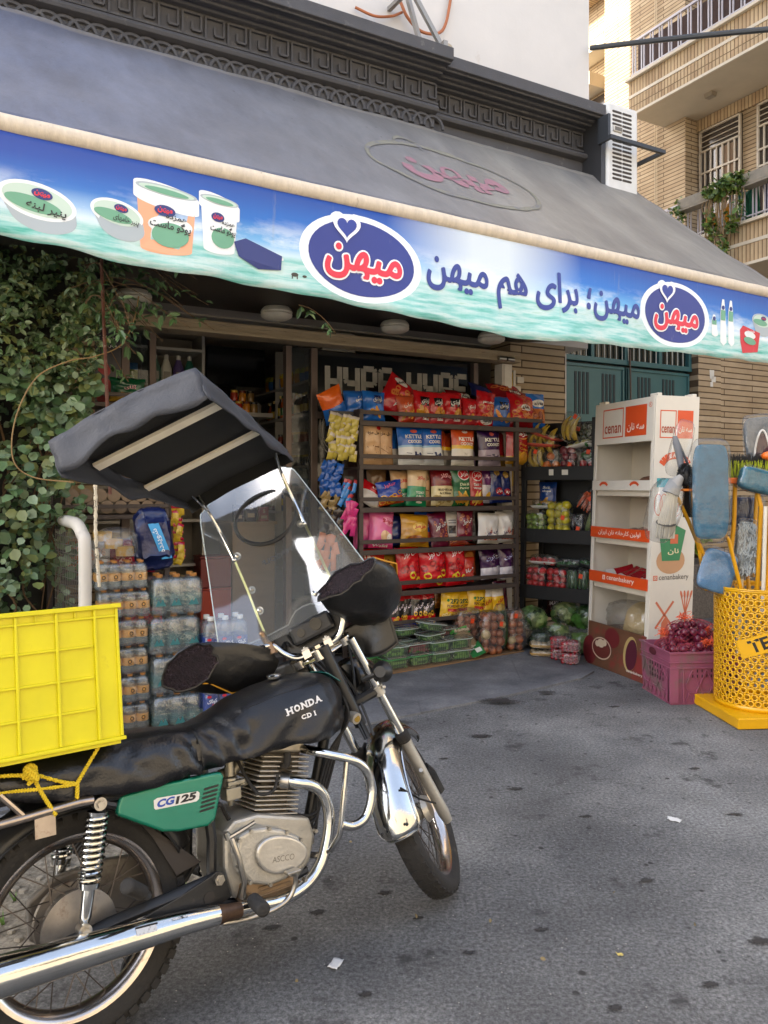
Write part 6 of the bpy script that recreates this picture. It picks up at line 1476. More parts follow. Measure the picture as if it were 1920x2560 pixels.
# ================================================================== produce
wrapm = film('cling_film', '#e8ecec', .975, .16, .06, (18, .8))
bagm = film('clear_bag', '#e6e4de', .95, .25, .10, (14, 1.0))
FM = {}
def fruit(kind):
    if kind in FM: return FM[kind]
    b = MB(); hx, r, jit = {'orange': ('#d8731a', (1, 1, .96), .02), 'plum': ('#7a1428', (1, 1, .95), .03), 'lime': ('#6f8a24', (1, 1, 1.08), .03), 'lemon': ('#c2b324', (1, 1, 1.12), .03), 'tomato': ('#b3141a', (1, 1, .88), .04),
        'onion': ('#9c5a3a', (1, 1, .95), .03), 'pale_onion': ('#c9b486', (1, 1, .95), .03), 'red_onion': ('#5c1430', (1, 1, .93), .04), 'pepper': ('#b01c2a', (.85, .85, 1.1), .12), 'green_pepper': ('#1f5a1c', (.85, .85, 1.1), .12), 'apple': ('#8f9c2c', (1, 1, .92), .04),
        'mushroom': ('#cdb99a', (1, 1, .75), .05), 'cherry_tomato': ('#9c1420', (1, 1, 1), .02), 'pear': ('#a09a3c', (.8, .8, 1.1), .05), 'radish': ('#a0183c', (1, 1, 1), .03), 'avocado': ('#2f3c22', (.8, .8, 1.2), .03),
        'red_cabbage': ('#3f1650', (1, 1, .95), .03)}[kind]
    b.ell((0, 0, 0), r, 16, 10)
    for v in b.v: v *= 1+jit*nz(v.x*2+len(kind), v.y*2, v.z*2)*2
    o = b.build(kind, mat('skin_'+kind, hx, .32, var=(2.2, .7), spec=.5, dirt=(None if 0 else {'orange': '#c2580e', 'lime': '#a8a83a', 'lemon': '#8f9a2a', 'onion': '#c28a5c', 'red_onion': '#8a3c5c', 'tomato': '#c8321e', 'pear': '#7a5a2c', 'apple': '#b33a2a'}.get(kind, hx), 3, .55))); me = o.data
    bpy.data.objects.remove(o); FM[kind] = me; return me
def long_mesh(kind):
    if kind in FM: return FM[kind]
    b = MB()
    if kind == 'banana': b.tube([(0, .05*(t-1)**2, .19*(t/2-.5)) for t in [2*i/12 for i in range(13)]], [.006, .010, .016, .019, .020, .021, .021, .020, .019, .017, .012, .007, .006], 8); m_ = mat('banana_skin', '#b89a2a', .5, var=(6, .7), dirt=('#5c4420', 16, .6))
    elif kind == 'cucumber': b.tube([(.006*sin(t*3), 0, .17*(t-.5)) for t in [i/8 for i in range(9)]], [.006, .015, .017, .018, .018, .018, .017, .015, .006], 9); m_ = mat('cucumber_skin', '#234a1a', .4, bump=(80, .4), var=(8, .6))
    elif kind == 'carrot': b.tube([(0, 0, .15*(t-.5)) for t in [i/6 for i in range(7)]], [.003, .009, .012, .015, .017, .018, .010], 9); m_ = mat('carrot_skin', '#c2501c', .5, bump=(60, .3), var=(12, .75))
    elif kind == 'eggplant': b.tube([(0, 0, .18*(t-.5)) for t in [i/7 for i in range(8)]], [.012, .03, .036, .035, .03, .026, .018, .006], 10); m_ = mat('eggplant_skin', '#1a0f1c', .15)
    elif kind == 'zucchini': b.tube([(0, 0, .20*(t-.5)) for t in [i/7 for i in range(8)]], [.014, .024, .027, .027, .026, .024, .02, .012], 10); m_ = mat('zucchini_skin', '#7d8c54', .4, var=(12, .6))
    o = b.build(kind, m_); FM[kind] = o.data; bpy.data.objects.remove(o); return FM[kind]
def super_box(b, w, d, h, X=None, p=.45, n=20, m_=10, slot=0, wob=.004, taper=0):
    """soft pillow-edged box standing on z = 0"""
    def sp(x): return (abs(x)**p)*(1 if x > 0 else -1)
    def f(u, v):
        a = 2*pi*u; e = pi*(v-.5)
        x, y, z = sp(cos(e))*sp(cos(a)), sp(cos(e))*sp(sin(a)), sp(sin(e))
        k = 1-taper*(z*.5+.5)
        return (x*w/2*k+wob*nz(x*3+w*40, y*3, z*3), y*d/2*k+wob*nz(y*3, z*3, 5+h*30), (z*.5+.5)*h+wob*.5*nz(x*4, z*4, 9))
    return b.grid(f, n, m_, slot, X)
def child(mesh, nm, parent, loc, sc_=1, rot=None):
    o = bpy.data.objects.new(nm, mesh); col.objects.link(o); o.parent = parent; o.location = loc
    o.scale = (sc_,)*3 if not isinstance(sc_, tuple) else sc_
    if rot: o.rotation_euler = rot
    return o
stick_m = mat('orange_sticker', '#d8481c', .5)
def sticker(parent, loc, rot=(0, 0, 0), w=.035, h=.04):
    b = MB(); b.box(-w/2, w/2, -.0015, .0015, -h/2, h/2); o = b.build('price_sticker', stick_m, parent); o.location = loc; o.rotation_euler = rot; return o
def pack(name, label, cat, base, rotz, w, d, h, kinds, r, n=None, seed=0, wrap=True, stick=None, tilt=0, tray=None, group='wrapped produce', longk=None, film_m=None, rx=0):
    """film-wrapped produce pack; base is the world point under its middle"""
    t = thing(name, label, cat, base, rotz, group); t.rotation_euler = (rx, tilt, rotz)
    rg = random.Random(seed); k = 0
    if longk:
        me = long_mesh(longk); n = n or 6
        for i in range(n):
            child(me, longk, t, ((i+.5)/n*w*.8-w*.4, -d*.22+rg.uniform(-.008, .008)+d*.3*(i % 2), h*.5), r, (rg.uniform(-.15, .15)+(0 if longk != 'banana' else .1), rg.uniform(-.12, .12)+.0, rg.uniform(-.5, .5)+(0 if longk != 'banana' else -1.6)))
    else:
        z = r
        while z < h-r*.5:
            y = -d/2+r*1.05
            while y < d/2-r*.5:
                x = -w/2+r*1.05+(r*.6 if k % 2 else 0); k += 1
                while x < w/2-r*.7:
                    kd = kinds[rg.randrange(len(kinds))]
                    child(fruit(kd), kd, t, (x+rg.uniform(-.28, .28)*r, y+rg.uniform(-.2, .2)*r, z+rg.uniform(-.25, .25)*r), r*rg.uniform(.82, 1.14), (rg.uniform(0, 6), rg.uniform(0, 6), rg.uniform(0, 6)))
                    x += r*1.95
                y += r*1.9
                if d < r*3.4: break
            z += r*1.75
    if wrap:
        b = MB(); super_box(b, w*1.06, d*1.06, h*1.06, None, .5, 22, 12, 0, .010); b.build('plastic_wrap', film_m or wrapm, t)
    if tray:
        b = MB(); b.grid(lambda u, v: ((u-.5)*w*1.05, (v-.5)*d*1.05, .03*max(abs(2*u-1), abs(2*v-1))**6), 12, 10); b.build('tray', mat('foam_tray', tray, .6), t, solid=.003)
    if stick: sticker(t, (stick[0]*w/2, -d*.55-.004, stick[1]*h), (0, stick[2] if len(stick) > 2 else .2, 0))
    return t
# --- black produce rack
BX, BR = FW(4.66, 5.80, .014), TH-radians(68)
ux, uy = Vector((cos(BR), sin(BR), 0)), Vector((-sin(BR), cos(BR), 0))
def bk(x, y, z): return Vector((BX.x, BX.y, 0))+ux*x+uy*y+Vector((0, 0, z))
blk = mat('matt_black_metal', '#121213', .5, .2, bump=(60, .06), var=(8, .7))
br = thing('produce_rack', 'matt black metal produce rack with fruit and vegetables standing at an angle', 'display rack', BX, BR)
BW = .70
for x in (0, BW):
    for y in (0, .36):
        b = MB(); b.prism([(x-.022, 0), (x+.022, 0), (x+.022+.035, 2.10), (x-.022+.035, 2.10)], y-.02, y+.02); b.build('post', blk, br, bevel=.003)
BS = (1.655, 1.075, .545, .10)
for z in BS[:3]:
    sh = .035*z/2.1
    b = MB(); b.box(sh, BW+sh, .0, .36, z-.03, z-.01); b.box(sh-.02, BW+sh+.02, -.035, -.022, z-.115, z+.012); b.build('shelf', blk, br, bevel=.003)
b = MB(); b.box(.0, BW+.03, .365, .372, .2, 2.10); b.build('back_panel', blk, br)
b = MB(); b.box(.30, .345, -.038, -.0355, 1.585, 1.640); b.box(.43, .49, -.038, -.0355, 1.588, 1.636); b.build('tag', mat('paper', '#c9c6bd', .8), br)
P5 = 'wrapped produce on the black rack'
def P(nm, lb, x, y, z, w, d, h, kinds, r, **k):
    return pack(nm, lb, 'produce pack', bk(x+.035*z/2.1, y, z), BR+k.pop('dr', 0), w, d, h, kinds, r, group=k.pop('group', P5), **k)
Z = BS[0]
P('banana_pack', 'wrapped bananas standing at the left end of the top rack shelf', .09, .07, Z, .17, .13, .21, None, .95, longk='banana', n=5, seed=1, stick=(.3, .8, .4))
P('orange_pack', 'wrapped oranges on the top shelf of the black rack', .26, .07, Z, .17, .13, .19, ['orange'], .042, seed=2)
P('plum_pack', 'wrapped dark red plums beside the oranges', .43, .07, Z, .17, .13, .20, ['plum'], .038, seed=3, stick=(.4, .2))
P('pepper_pack', 'wrapped red and green peppers at the right end of the top rack shelf', .61, .07, Z, .17, .13, .19, ['pepper', 'green_pepper'], .045, seed=4, stick=(.4, .8))
P('banana_tray', 'lower pink tray of bananas stacked above the wrapped bananas', .13, .08, Z+.215, .30, .16, .07, None, .9, longk='banana', n=5, seed=5, tray='#c2503c', tilt=.1)
P('banana_tray', 'upper pink tray of bananas tilted over the lower tray', .15, .10, Z+.30, .30, .16, .07, None, .9, longk='banana', n=5, seed=6, tray='#c2503c', tilt=.35)
P('banana_tray', 'clear tray of bananas leaning upright at the top of the black rack', .34, .16, Z+.26, .15, .10, .27, None, 1.15, longk='banana', n=5, seed=7, stick=(.6, .94, .3), tilt=.32)
P('pear_tray', 'tray of green pears lying above the peppers', .54, .08, Z+.20, .24, .14, .07, ['pear'], .033, seed=8, tray='#d0cdc6', tilt=-.2)
P('avocado_tray', 'dark tray of avocados standing behind the pears', .50, .26, Z+.18, .17, .08, .25, ['avocado'], .036, seed=9, stick=(-.7, .8))
P('apple_tray', 'tray of red and green apples at the right top of the black rack', .67, .2, Z+.22, .14, .10, .14, ['apple', 'plum'], .035, seed=10)
P('pepper_tray', 'flat tray of green peppers lying at the right top edge of the rack', .66, .08, Z+.20, .14, .14, .06, ['green_pepper'], .03, seed=39, tray='#d0cdc6')
Z = BS[1]
P('lime_pack', 'bag of green limes at the left end of the second rack shelf', .11, .07, Z, .20, .14, .19, ['lime'], .030, seed=11)
P('lemon_pack', 'bag of yellow lemons in the middle of the second rack shelf', .34, .07, Z, .22, .14, .27, ['lemon'], .038, seed=12, stick=(.6, .5))
P('eggplant_pack', 'wrapped dark eggplants right of the lemons', .53, .07, Z, .15, .13, .17, None, .85, longk='eggplant', n=3, seed=13, stick=(.3, .22))
P('zucchini_pack', 'wrapped pale green zucchini at the right end of the second rack shelf', .66, .07, Z, .13, .13, .21, None, 1.0, longk='zucchini', n=3, seed=14, tilt=.25)
P('carrot_pack', 'wrapped orange carrots lying above the eggplants', .60, .09, Z+.20, .24, .14, .14, None, 1.15, longk='carrot', n=8, seed=15, stick=(.0, .9, .5), tilt=.5)
P('lime_tray', 'tray of dark green limes stacked above the lime bag', .13, .14, Z+.21, .2, .14, .08, ['lime', 'avocado'], .028, seed=16, tray='#c8c5bd')
P('carrot_pack', 'dim second pack of carrots behind on the second rack shelf', .58, .24, Z+.28, .22, .12, .12, None, 1.1, longk='carrot', n=6, seed=40, tilt=1.0)
bag('blue potato chip bag behind the limes on the black rack', 4.70, BS[1]+.22, .18, .25, [(0, .3, '#b8932c'), (.3, 1, '#173a7c')], [('Salt', .1, .8, .4, .1, WHT), ('chips', .15, .66, .45, .09, WHT)], chips(90, '#cfa83c', .24, 3), loc=bk(.14, .24, BS[1]+.20), rot=(-.05, 0, BR), group='snack bags on the rack')
Z = BS[2]
P('tomato_pack', 'bag of red tomatoes at the left end of the third rack shelf', .12, .07, Z, .21, .14, .20, ['tomato'], .034, seed=17)
P('tomato_pack', 'second bag of red tomatoes next to the cucumbers', .335, .07, Z, .20, .14, .19, ['tomato'], .034, seed=18)
P('cucumber_pack', 'wrapped cucumbers beside the tomatoes on the third rack shelf', .485, .07, Z, .11, .13, .19, None, 1.0, longk='cucumber', n=5, seed=19)
P('cucumber_pack', 'wrapped cucumbers with an orange price sticker on the third rack shelf', .59, .07, Z, .11, .13, .20, None, 1.0, longk='cucumber', n=5, seed=20, stick=(.0, .7))
P('cucumber_pack', 'last cucumber pack at the right end of the third rack shelf', .69, .07, Z, .10, .13, .17, None, .95, longk='cucumber', n=4, seed=21, stick=(.4, .8))
P('tomato_tray', 'tray of red tomatoes stacked above the tomato bags', .17, .12, Z+.215, .26, .16, .09, ['tomato'], .032, seed=22, tray='#c8c5bd')
P('pepper_tray', 'dim tray of green peppers above the cucumbers on the third rack shelf', .42, .14, Z+.20, .24, .16, .08, ['green_pepper'], .026, seed=23, tray='#2a2a2a')
P('herb_tray', 'dim wrapped tray of dark herbs at the right of the third rack shelf', .62, .14, Z+.21, .2, .15, .07, ['green_pepper'], .024, seed=24, tray='#1f1f1f', tilt=.2)
bag('maroon snack bags box edge lettered smax behind the lettuces', 4.8, .27, .34, .28, [(0, 1, '#3a0a18')], [('SMAX SMAX', 0, .42, .7, .12, '#b8b0b4', .08)], [], loc=bk(.28, .28, .26), rot=(-.1, 0, BR), group='snack bags on the rack')
# leafy heads on the floor under the rack
def head(name, label, loc, r, hexes, seed, wrap=True, sx=1.0, cat='vegetable'):
    t = thing(name, label, cat, loc, rnd.uniform(0, 3), 'leafy vegetables under the black rack'); rg = random.Random(seed)
    b = MB()
    for i in range(26):
        a = rg.uniform(0, 2*pi); ph = rg.uniform(-.6, 1.35); R0 = r*(.62+.55*rg.random())
        X = Matrix.Translation((0, 0, r*.9)) @ Matrix.Rotation(a, 4, 'Z') @ Matrix.Rotation(-ph, 4, 'Y')
        wv = rg.uniform(0, 9)
        b.grid(lambda u, v: ((R0*cos((v-.5)*1.5)*cos((u-.5)*1.5)+.22*r*nz(u*4+wv, v*4))*sx, R0*sin((u-.5)*1.6), R0*sin((v-.5)*1.7)+.10*r*sin(u*16+wv)*(abs(v-.5)*2)+.05*r*nz(u*8,wv)), 8, 8, rg.randrange(len(hexes)), X)
    for p_ in b.v: p_.z *= .82
    b.build('leaves', [mat('veg_leaf', h, .45, var=(5, .45), spec=.4, bump=(16, .5)) for h in hexes], t)
    if wrap:
        w_ = MB(); super_box(w_, r*2.3*sx, r*2.2, r*1.95, None, .7, 22, 12, 0, .012); w_.build('plastic_wrap', wrapm, t)
    return t
GRV = ['#44702c', '#6a8f44', '#9ab06c', '#2f5220']; PALE = ['#8fa45c', '#b4c080', '#6a8a3c', '#c6cfa0']; DKV = ['#1c3514', '#2a4a1c', '#14280f']
h0 = head('lettuce', 'long wrapped green lettuce at the left under the black rack', bk(.10, .02, .16), .105, GRV, 1, sx=1.35); sticker(h0, (.1, -.15, .15))
head('lettuce', 'pale green lettuce in the middle under the black rack', bk(.38, .16, .22), .10, ['#7f9a4c', '#a2b070', '#5c8238'], 2, sx=1.3)
head('lettuce', 'crumpled dark lettuce at the right under the black rack', bk(.60, .12, .22), .10, GRV, 3, sx=1.2)
head('cabbage', 'white-green cabbage wrapped in film under the right rack post', bk(.64, -.06, .0), .112, PALE, 4)
head('cabbage', 'smaller pale cabbage behind the broccoli', bk(.34, .04, .06), .10, PALE, 5)
h0 = head('broccoli', 'wrapped broccoli in front of the black rack with an orange sticker', bk(.28, -.15, .0), .105, DKV+['#3d5c2c'], 6); sticker(h0, (0, -.125, .06))
head('beet_pack', 'dark wrapped beetroot leaves beside the white-green cabbage', bk(.50, -.08, .0), .085, ['#2a1420', '#3c1c2a', '#1c2412'], 7)
rc_ = thing('red_cabbage', 'shiny purple red cabbage half in a clear bag on the pavement', 'vegetable', bk(.10, -.34, .014), 0, 'leafy vegetables under the black rack')
child(fruit('red_cabbage'), 'cabbage', rc_, (.02, 0, .13), (.095, .095, .10)); b = MB(); super_box(b, .22, .2, .30, Matrix.Translation((0, 0, .0)) @ Matrix.Rotation(.25, 4, 'Y'), .8, 22, 12, 0, .016); b.build('plastic_bag', bagm, rc_)
mush = lambda lb, z, s: pack('mushroom_tray', lb, 'produce pack', bk(.42, -.40, z), BR+.5, .20, .14, .05, ['mushroom'], .024, seed=s, tray='#b08a4a', group='produce on the pavement')
mush('lower tan tray of mushrooms on the pavement', .015, 31); mush('upper tan tray of mushrooms on the pavement', .085, 32)
for k, (x, y) in enumerate(((.60, -.42), (.75, -.52))):
    for j in range(2): pack('tomato_box', 'clear box of cherry tomatoes, %s box of the %s stack' % (('lower', 'upper')[j], ('left', 'right')[k]), 'produce pack', bk(x, y, .015+.098*j), BR+.4, .155, .14, .09, ['cherry_tomato'], .0165, seed=50+k*3+j, group='boxes of cherry tomatoes', film_m=film('clamshell_clear', '#e0dede', .88, .12, .05))
# --- goods on the cardboard in front of the snack rack
cb = MB(); cb.add([FW(s, q, z) for z in (.016, .024) for s, q in ((2.88, 5.29), (3.6, 5.36), (4.40, 5.45), (4.46, 5.68), (2.92, 5.86))], [(9, 8, 7, 6, 5)[::-1], (0, 1, 2, 3, 4)[::-1]]+[(k, (k+1) % 5, (k+1) % 5+5, k+5) for k in range(5)])
tag(cb.build('cardboard_sheet', mat('cardboard', '#8a6a48', .85, var=(5, .8))), 'flat brown cardboard sheet under the salad boxes', 'cardboard')
herb = [mat('herb', h, .6) for h in ('#41702c', '#6a9440', '#2f5424', '#a9b48c')]
clamf = film('herb_box', '#e2e8e2', .95, .2, .06); clamg = plastic('#3f9a4c'); clamr = plastic('#b9c4bc')
def clam(label, s, q, z, dr, hexes=(0, 1, 2), lid=True, tilt=0, w=.235, d=.165, h=.085, green=False, seed=0, red=False):
    t = thing('salad_box', label, 'salad box', FW(s, q, z), TH+dr, 'salad boxes on the cardboard'); t.rotation_euler = (0, tilt, TH+dr); rg = random.Random(seed)
    b = MB(); rings = []
    for zz, k in ((0, .84), (.004, .86), (h*.9, 1.0), (h*.9, 1.06), (h, 1.06)):
        rings.append([((w/2)*k*min(1, max(-1, 1.25*cos(a))), (d/2)*k*min(1, max(-1, 1.25*sin(a))), zz) for a in [2*pi*i/28+.02 for i in range(28)]])
    b.loft(rings, 0, False, False); b.add(rings[0], [tuple(range(27, -1, -1))]); b.build('tub', clamf, t)
    b = MB(); b.tube([(p[0], p[1], h) for p in rings[-1]], .003, 5, closed=True); b.build('rim', clamg if green else clamr, t)
    b = MB()
    super_box(b, w*.78, d*.76, h*.82, Matrix.Translation((0, 0, .004)), .4, 22, 12, lambda u, v: int((nz(u*9+seed, v*7)+.5)*2.99) % 3, .008)
    for i in range(70):
        leaf(b, (rg.uniform(-.38, .38)*w, rg.uniform(-.36, .36)*d, rg.uniform(.02, h*.8)), rg.uniform(.02, .04), rg, 4 if not red else 3, .25)
    b.build('herbs', herb if not red else [mat('herb', h_, .6) for h_ in ('#8a3a3a', '#6a2a2a', '#456a2c')], t)
    if lid:
        b = MB(); super_box(b, w*1.04, d*1.04, .02, Matrix.Translation((0, 0, h-.002)), .3, 24, 6, 0, .001); b.build('lid', clamf, t)
    b = MB()
    for k in range(9): b.box(-w*.4+k*w*.1-.002, -w*.4+k*w*.1+.002, -d*.485, -d*.46, .012, h*.8)
    b.build('rib', clamf, t)
    return t
k = 0
for lb, s, q, z, dr, kw in (
    ('green rimmed salad box at the near left corner of the cardboard', 3.06, 5.44, .026, .1, dict(green=True)), ('salad box stacked on the near left green rimmed one', 3.05, 5.45, .118, -.05, {}),
    ('green rimmed salad box second along the cardboard front edge', 3.29, 5.46, .026, .05, dict(green=True)), ('salad box with reddish leaves stacked on the second green rimmed one', 3.28, 5.48, .118, .12, dict(red=True)),
    ('salad box at the bottom of the third stack', 3.50, 5.46, .026, .0, {}), ('salad box in the middle of the third stack', 3.50, 5.47, .116, .08, {}), ('pale lidded salad box laid on the third stack', 3.44, 5.50, .206, .3, dict(h=.055)), ('tilted dark salad box with white label at the top of the pile', 3.47, 5.54, .275, .25, dict(tilt=.18, h=.06)),
    ('salad box at the bottom of the fourth stack beside the seed bag', 3.70, 5.47, .026, -.1, {}), ('salad box on top of the fourth stack beside the seed bag', 3.70, 5.49, .116, .0, {}),
    ('salad box behind the first stacks under the rack edge', 3.20, 5.64, .118, .0, dict(red=True)), ('dark lidded salad box at the back of the pile', 3.28, 5.66, .235, .1, dict(h=.06)), ('salad box at the back bottom under the rack edge', 3.24, 5.66, .026, .0, {}), ('salad box at the far left, behind the motorcycle fork', 2.92, 5.60, .026, .2, dict(green=True)), ('green and red salad box at the right back of the pile', 3.66, 5.66, .20, .1, dict(red=True, h=.06)), ('salad box under the green and red one', 3.66, 5.66, .026, .1, dict(h=.16))):
    k += 1; o = clam(lb, s, q, z, dr, seed=k, **kw)
    if 'white label' in lb:
        b = MB(); b.box(-.05, .05, -.03, .03, .081, .0822); lbq = b.build('label', ink('#23282a'), o); b = MB()
        for j in range(3): b.box(-.035+.004*j, .035-.004*j, .012-.016*j-.004, .012-.016*j+.004, .0824, .083)
        b.build('label_print', ink('#c9c9c4'), o)
# seed bag
b = MB(); super_box(b, .17, .07, .30, None, .6, 20, 14, lambda u, v: 0, .006); t = b.build('seed_bag', mat('seeds', '#a08660', .5, bump=(120, 1), var=(140, .35))); t.location = FW(3.86, 5.40, .03); t.rotation_euler = (-.75, -.15, TH+.2)
tag(t, 'bag of brown seeds with green corners leaning on the salad boxes', 'seed bag')
b = MB(); b.grid(lambda u, v: (-.083+.166*u, -.037, .0+.13*v*(.35+.65*u)), 8, 5); b.build('green_print', mat('green_print', '#1c6a34', .4), t); b = MB(); b.decal(rect2(-.01, .06, .03, .07, 1, 1), lambda x, z: (x, -.039, z)); b.decal(fit(text2d('سبزان', .02), .0, .10, w=.06, h=.02), lambda x, z: (x, -.038, z)); b.build('label', ink('#d8d8d0'), t)
b = MB(); b.box(-.09, .09, -.02, .02, .285, .302); b.build('green_clip', plastic('#58b04c'), t)
pack('seed_tray', 'small tray of seeds behind the seed bag with a green rim', 'produce pack', FW(3.80, 5.60, .20), TH, .16, .12, .06, ['mushroom'], .016, seed=66, tray='#2c7a3c', group='produce on the pavement')
PO = 'onion bags beside the salad boxes'
pack('onion_pack', 'clear bag of brown and pale onions right of the seed bag', 'produce pack', FW(4.06, 5.50, .026), TH, .24, .15, .36, ['onion', 'onion', 'pale_onion'], .040, seed=61, group=PO, film_m=bagm, stick=(.4, .75), tilt=.05)
pack('onion_pack', 'tall clear bag of brown onions beside the red cabbage', 'produce pack', FW(4.33, 5.50, .026), TH, .17, .14, .36, ['onion', 'onion', 'onion', 'pale_onion'], .038, seed=62, group=PO, film_m=bagm, stick=(-.5, .9))
pack('onion_pack', 'bag of onions standing behind, under the rack edge', 'produce pack', FW(3.93, 5.66, .10), TH, .26, .14, .30, ['onion'], .036, seed=63, group=PO, film_m=bagm, stick=(0, .7))
pack('zucchini_pack', 'wrapped long green cucumbers standing between the onion bags', 'produce pack', FW(4.20, 5.54, .026), TH, .10, .10, .40, None, 1.9, longk='cucumber', n=3, seed=64, group='produce on the pavement')

# ================================================================== bread stand
SX, SR = Vector((1.728, 6.56, 0)), radians(-71.8)
st = thing('bread_stand', 'tall white bread display stand with orange shelf strips and bakery logos', 'display stand', SX, SR)
SWD, SDP, SHT = .80, .40, 2.19
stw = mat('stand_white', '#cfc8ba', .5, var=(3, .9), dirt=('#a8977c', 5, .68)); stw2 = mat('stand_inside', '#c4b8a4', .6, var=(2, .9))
SM = Matrix(((1, 0, 0, 0), (0, 1, .042, 0), (0, 0, 1, 0), (0, 0, 0, 1)))
SBk = .34
b = MB(); b.box(0, .016, 0, SDP, 0, SHT, 0, SM); b.build('side_panel', stw, st, bevel=.003)
b = MB(); b.box(SWD-.016, SWD, 0, SDP, 0, SHT, 0, SM); b.box(SWD-.045, SWD-.016, -.002, .012, 0, SHT, 0, SM); b.box(.016, .040, -.002, .012, 0, SHT, 0, SM); b.build('side_panel', stw, st, bevel=.003)
b = MB(); b.box(.016, SWD-.016, SDP-.03, SDP-.015, .02, SHT-.02, 0, SM); b.box(.36, .375, SDP-.045, SDP-.03, .4, 1.83, 0, SM); b.build('back_panel', stw2, st)
b = MB(); b.box(.016, SWD-.016, -.004, .01, 1.845, SHT-.004, 0, SM); b.box(.016, SWD-.016, .01, SDP, SHT-.02, SHT-.006, 0, SM); b.build('header', stw, st, bevel=.003)
for z, c_, hh in ((1.47, '#cfc8ba', .075), (1.075, '#cf4a18', .085), (.705, '#cf4a18', .085)):
    b = MB(); b.box(.016, SWD-.016, .0, SDP-.03, z-.012, z, 0, SM); b.box(.05, SWD-.05, .012, SDP-.03, z-.05, z-.0125, 0, SM); sf = b.build('shelf', stw2, st)
    b = MB(); b.box(.005, SWD-.018, -.010, -.0025, z-.004, z+hh, 0, SM); b.build('price_strip', mat('strip', c_, .45, var=(4, .88)), sf, bevel=.002)
b = MB(); b.box(.016, SWD-.016, -.006, .01, .0, .36, 0, SM); b.box(.016, SWD-.016, .01, SDP-.03, .30, .31, 0, SM); b.build('base_front', mat('printed_onion_board', '#6e4a34', .5, var=(1.6, .45), dirt=('#7c2a28', 2.2, .52)), st, bevel=.003)
b = MB()
for x, y in ((.02, .02), (SWD-.1, .02), (.02, SDP-.06), (SWD-.1, SDP-.06)): b.box(x, x+.09, y, y+.04, SHT, SHT+.022, 0, SM)
b.build('top_lug', stw, st, bevel=.004)
fr = lambda k: (lambda x, z: SM @ Vector((x, -.004-.0012*k-.0, z)))
frs = lambda k: (lambda x, z: SM @ Vector((x, -.010-.0012*k, z)))
frb = lambda k: (lambda x, z: SM @ Vector((x, -.006-.0012*k, z)))
sd = lambda k: (lambda y, z: SM @ Vector((SWD+.0012*k, y, z)))
def dec(name, parts, mp_, hx): 
    b = MB()
    for vf in parts: b.decal(vf, mp_)
    return b.build(name, ink(hx), st)
def frame2(x0, x1, z0, z1, w): return line2([(x0, z0-w/2), (x0, z1+w/2)], w), line2([(x1, z0-w/2), (x1, z1+w/2)], w), line2([(x0, z0), (x1, z0)], w), line2([(x0, z1), (x1, z1)], w)
OR_ = '#c8491c'
dec('logo_frame', list(frame2(.13, .40, 1.90, 2.13, .010)), fr(1), OR_); dec('logo_block', [rect2(.43, .70, 1.895, 2.135, 2, 2)], fr(1), OR_)
dec('logo_word', [fit(text2d('cenan', .012), .265, 1.965, w=.225, h=.065)], fr(2), '#9c3a1c'); dec('logo_word', [fit(text2d('سه نان', .015), .565, 1.965, w=.215, h=.075)], fr(2), '#d8cfc2'); dec('logo_mark', [fit(text2d('R', .01), .742, 2.125, h=.018), line2([(.742+.018*cos(a), 2.125+.018*sin(a)) for a in [2*pi*i/20 for i in range(21)]], .004)], fr(1), OR_)
def arc(x, z, r, a0, a1, w): return line2([(x+r*cos(a), z+r*.8*sin(a)) for a in [a0+(a1-a0)*i/10 for i in range(11)]], w)
dec('ribbon', [arc(.17, 1.475, .065, .6, 2.54, .022), arc(.58, 1.475, .065, .6, 2.54, .022)], frs(1), OR_)
dec('strip_words', [fit(text2d('اولین کارخانه نان ایران', .006), .40, 1.118, w=.56, h=.048)], frs(1), '#e2d6c8'); dec('strip_words', [fit(text2d('cenanbakery', .005), .44, .748, w=.36, h=.052)]+list(frame2(.205, .235, .733, .763, .006))+[arc(.22, .748, .009, 0, 6.3, .004)], frs(1), '#e2d6c8')
dec('printed_bowl', [line2([(.22+.13*cos(a), .16+.085*sin(a)) for a in [2*pi*i/36 for i in range(37)]], .010)], frb(2.2), '#b9a08a'); dec('printed_bowl', [disc2(.22, .16, .125, .08, 3, 24)], frb(1), '#5a2620'); dec('printed_garlic', [disc2(.21, .20, .05, .035, 2, 14), disc2(.16, .19, .03, .025, 2, 12), disc2(.26, .21, .03, .025, 2, 12)], frb(2), '#c2ae94')
dec('printed_onion', [disc2(.60, .19, .085, .14, 3, 24, -.2)], frb(1), '#a8925c'); dec('printed_onion', [disc2(.615, .185, .07, .125, 3, 24, -.2)], frb(2), '#4a1626'); dec('printed_onion', [disc2(.05, .12, .10, .12, 3, 18), disc2(.36, .27, .10, .08, 3, 18)], frb(.6), '#5e1a1e')
dec('base_words', [fit(text2d('cenanbakery', .005), .66, .055, w=.20, h=.028)], frb(2), '#d8cfc2')
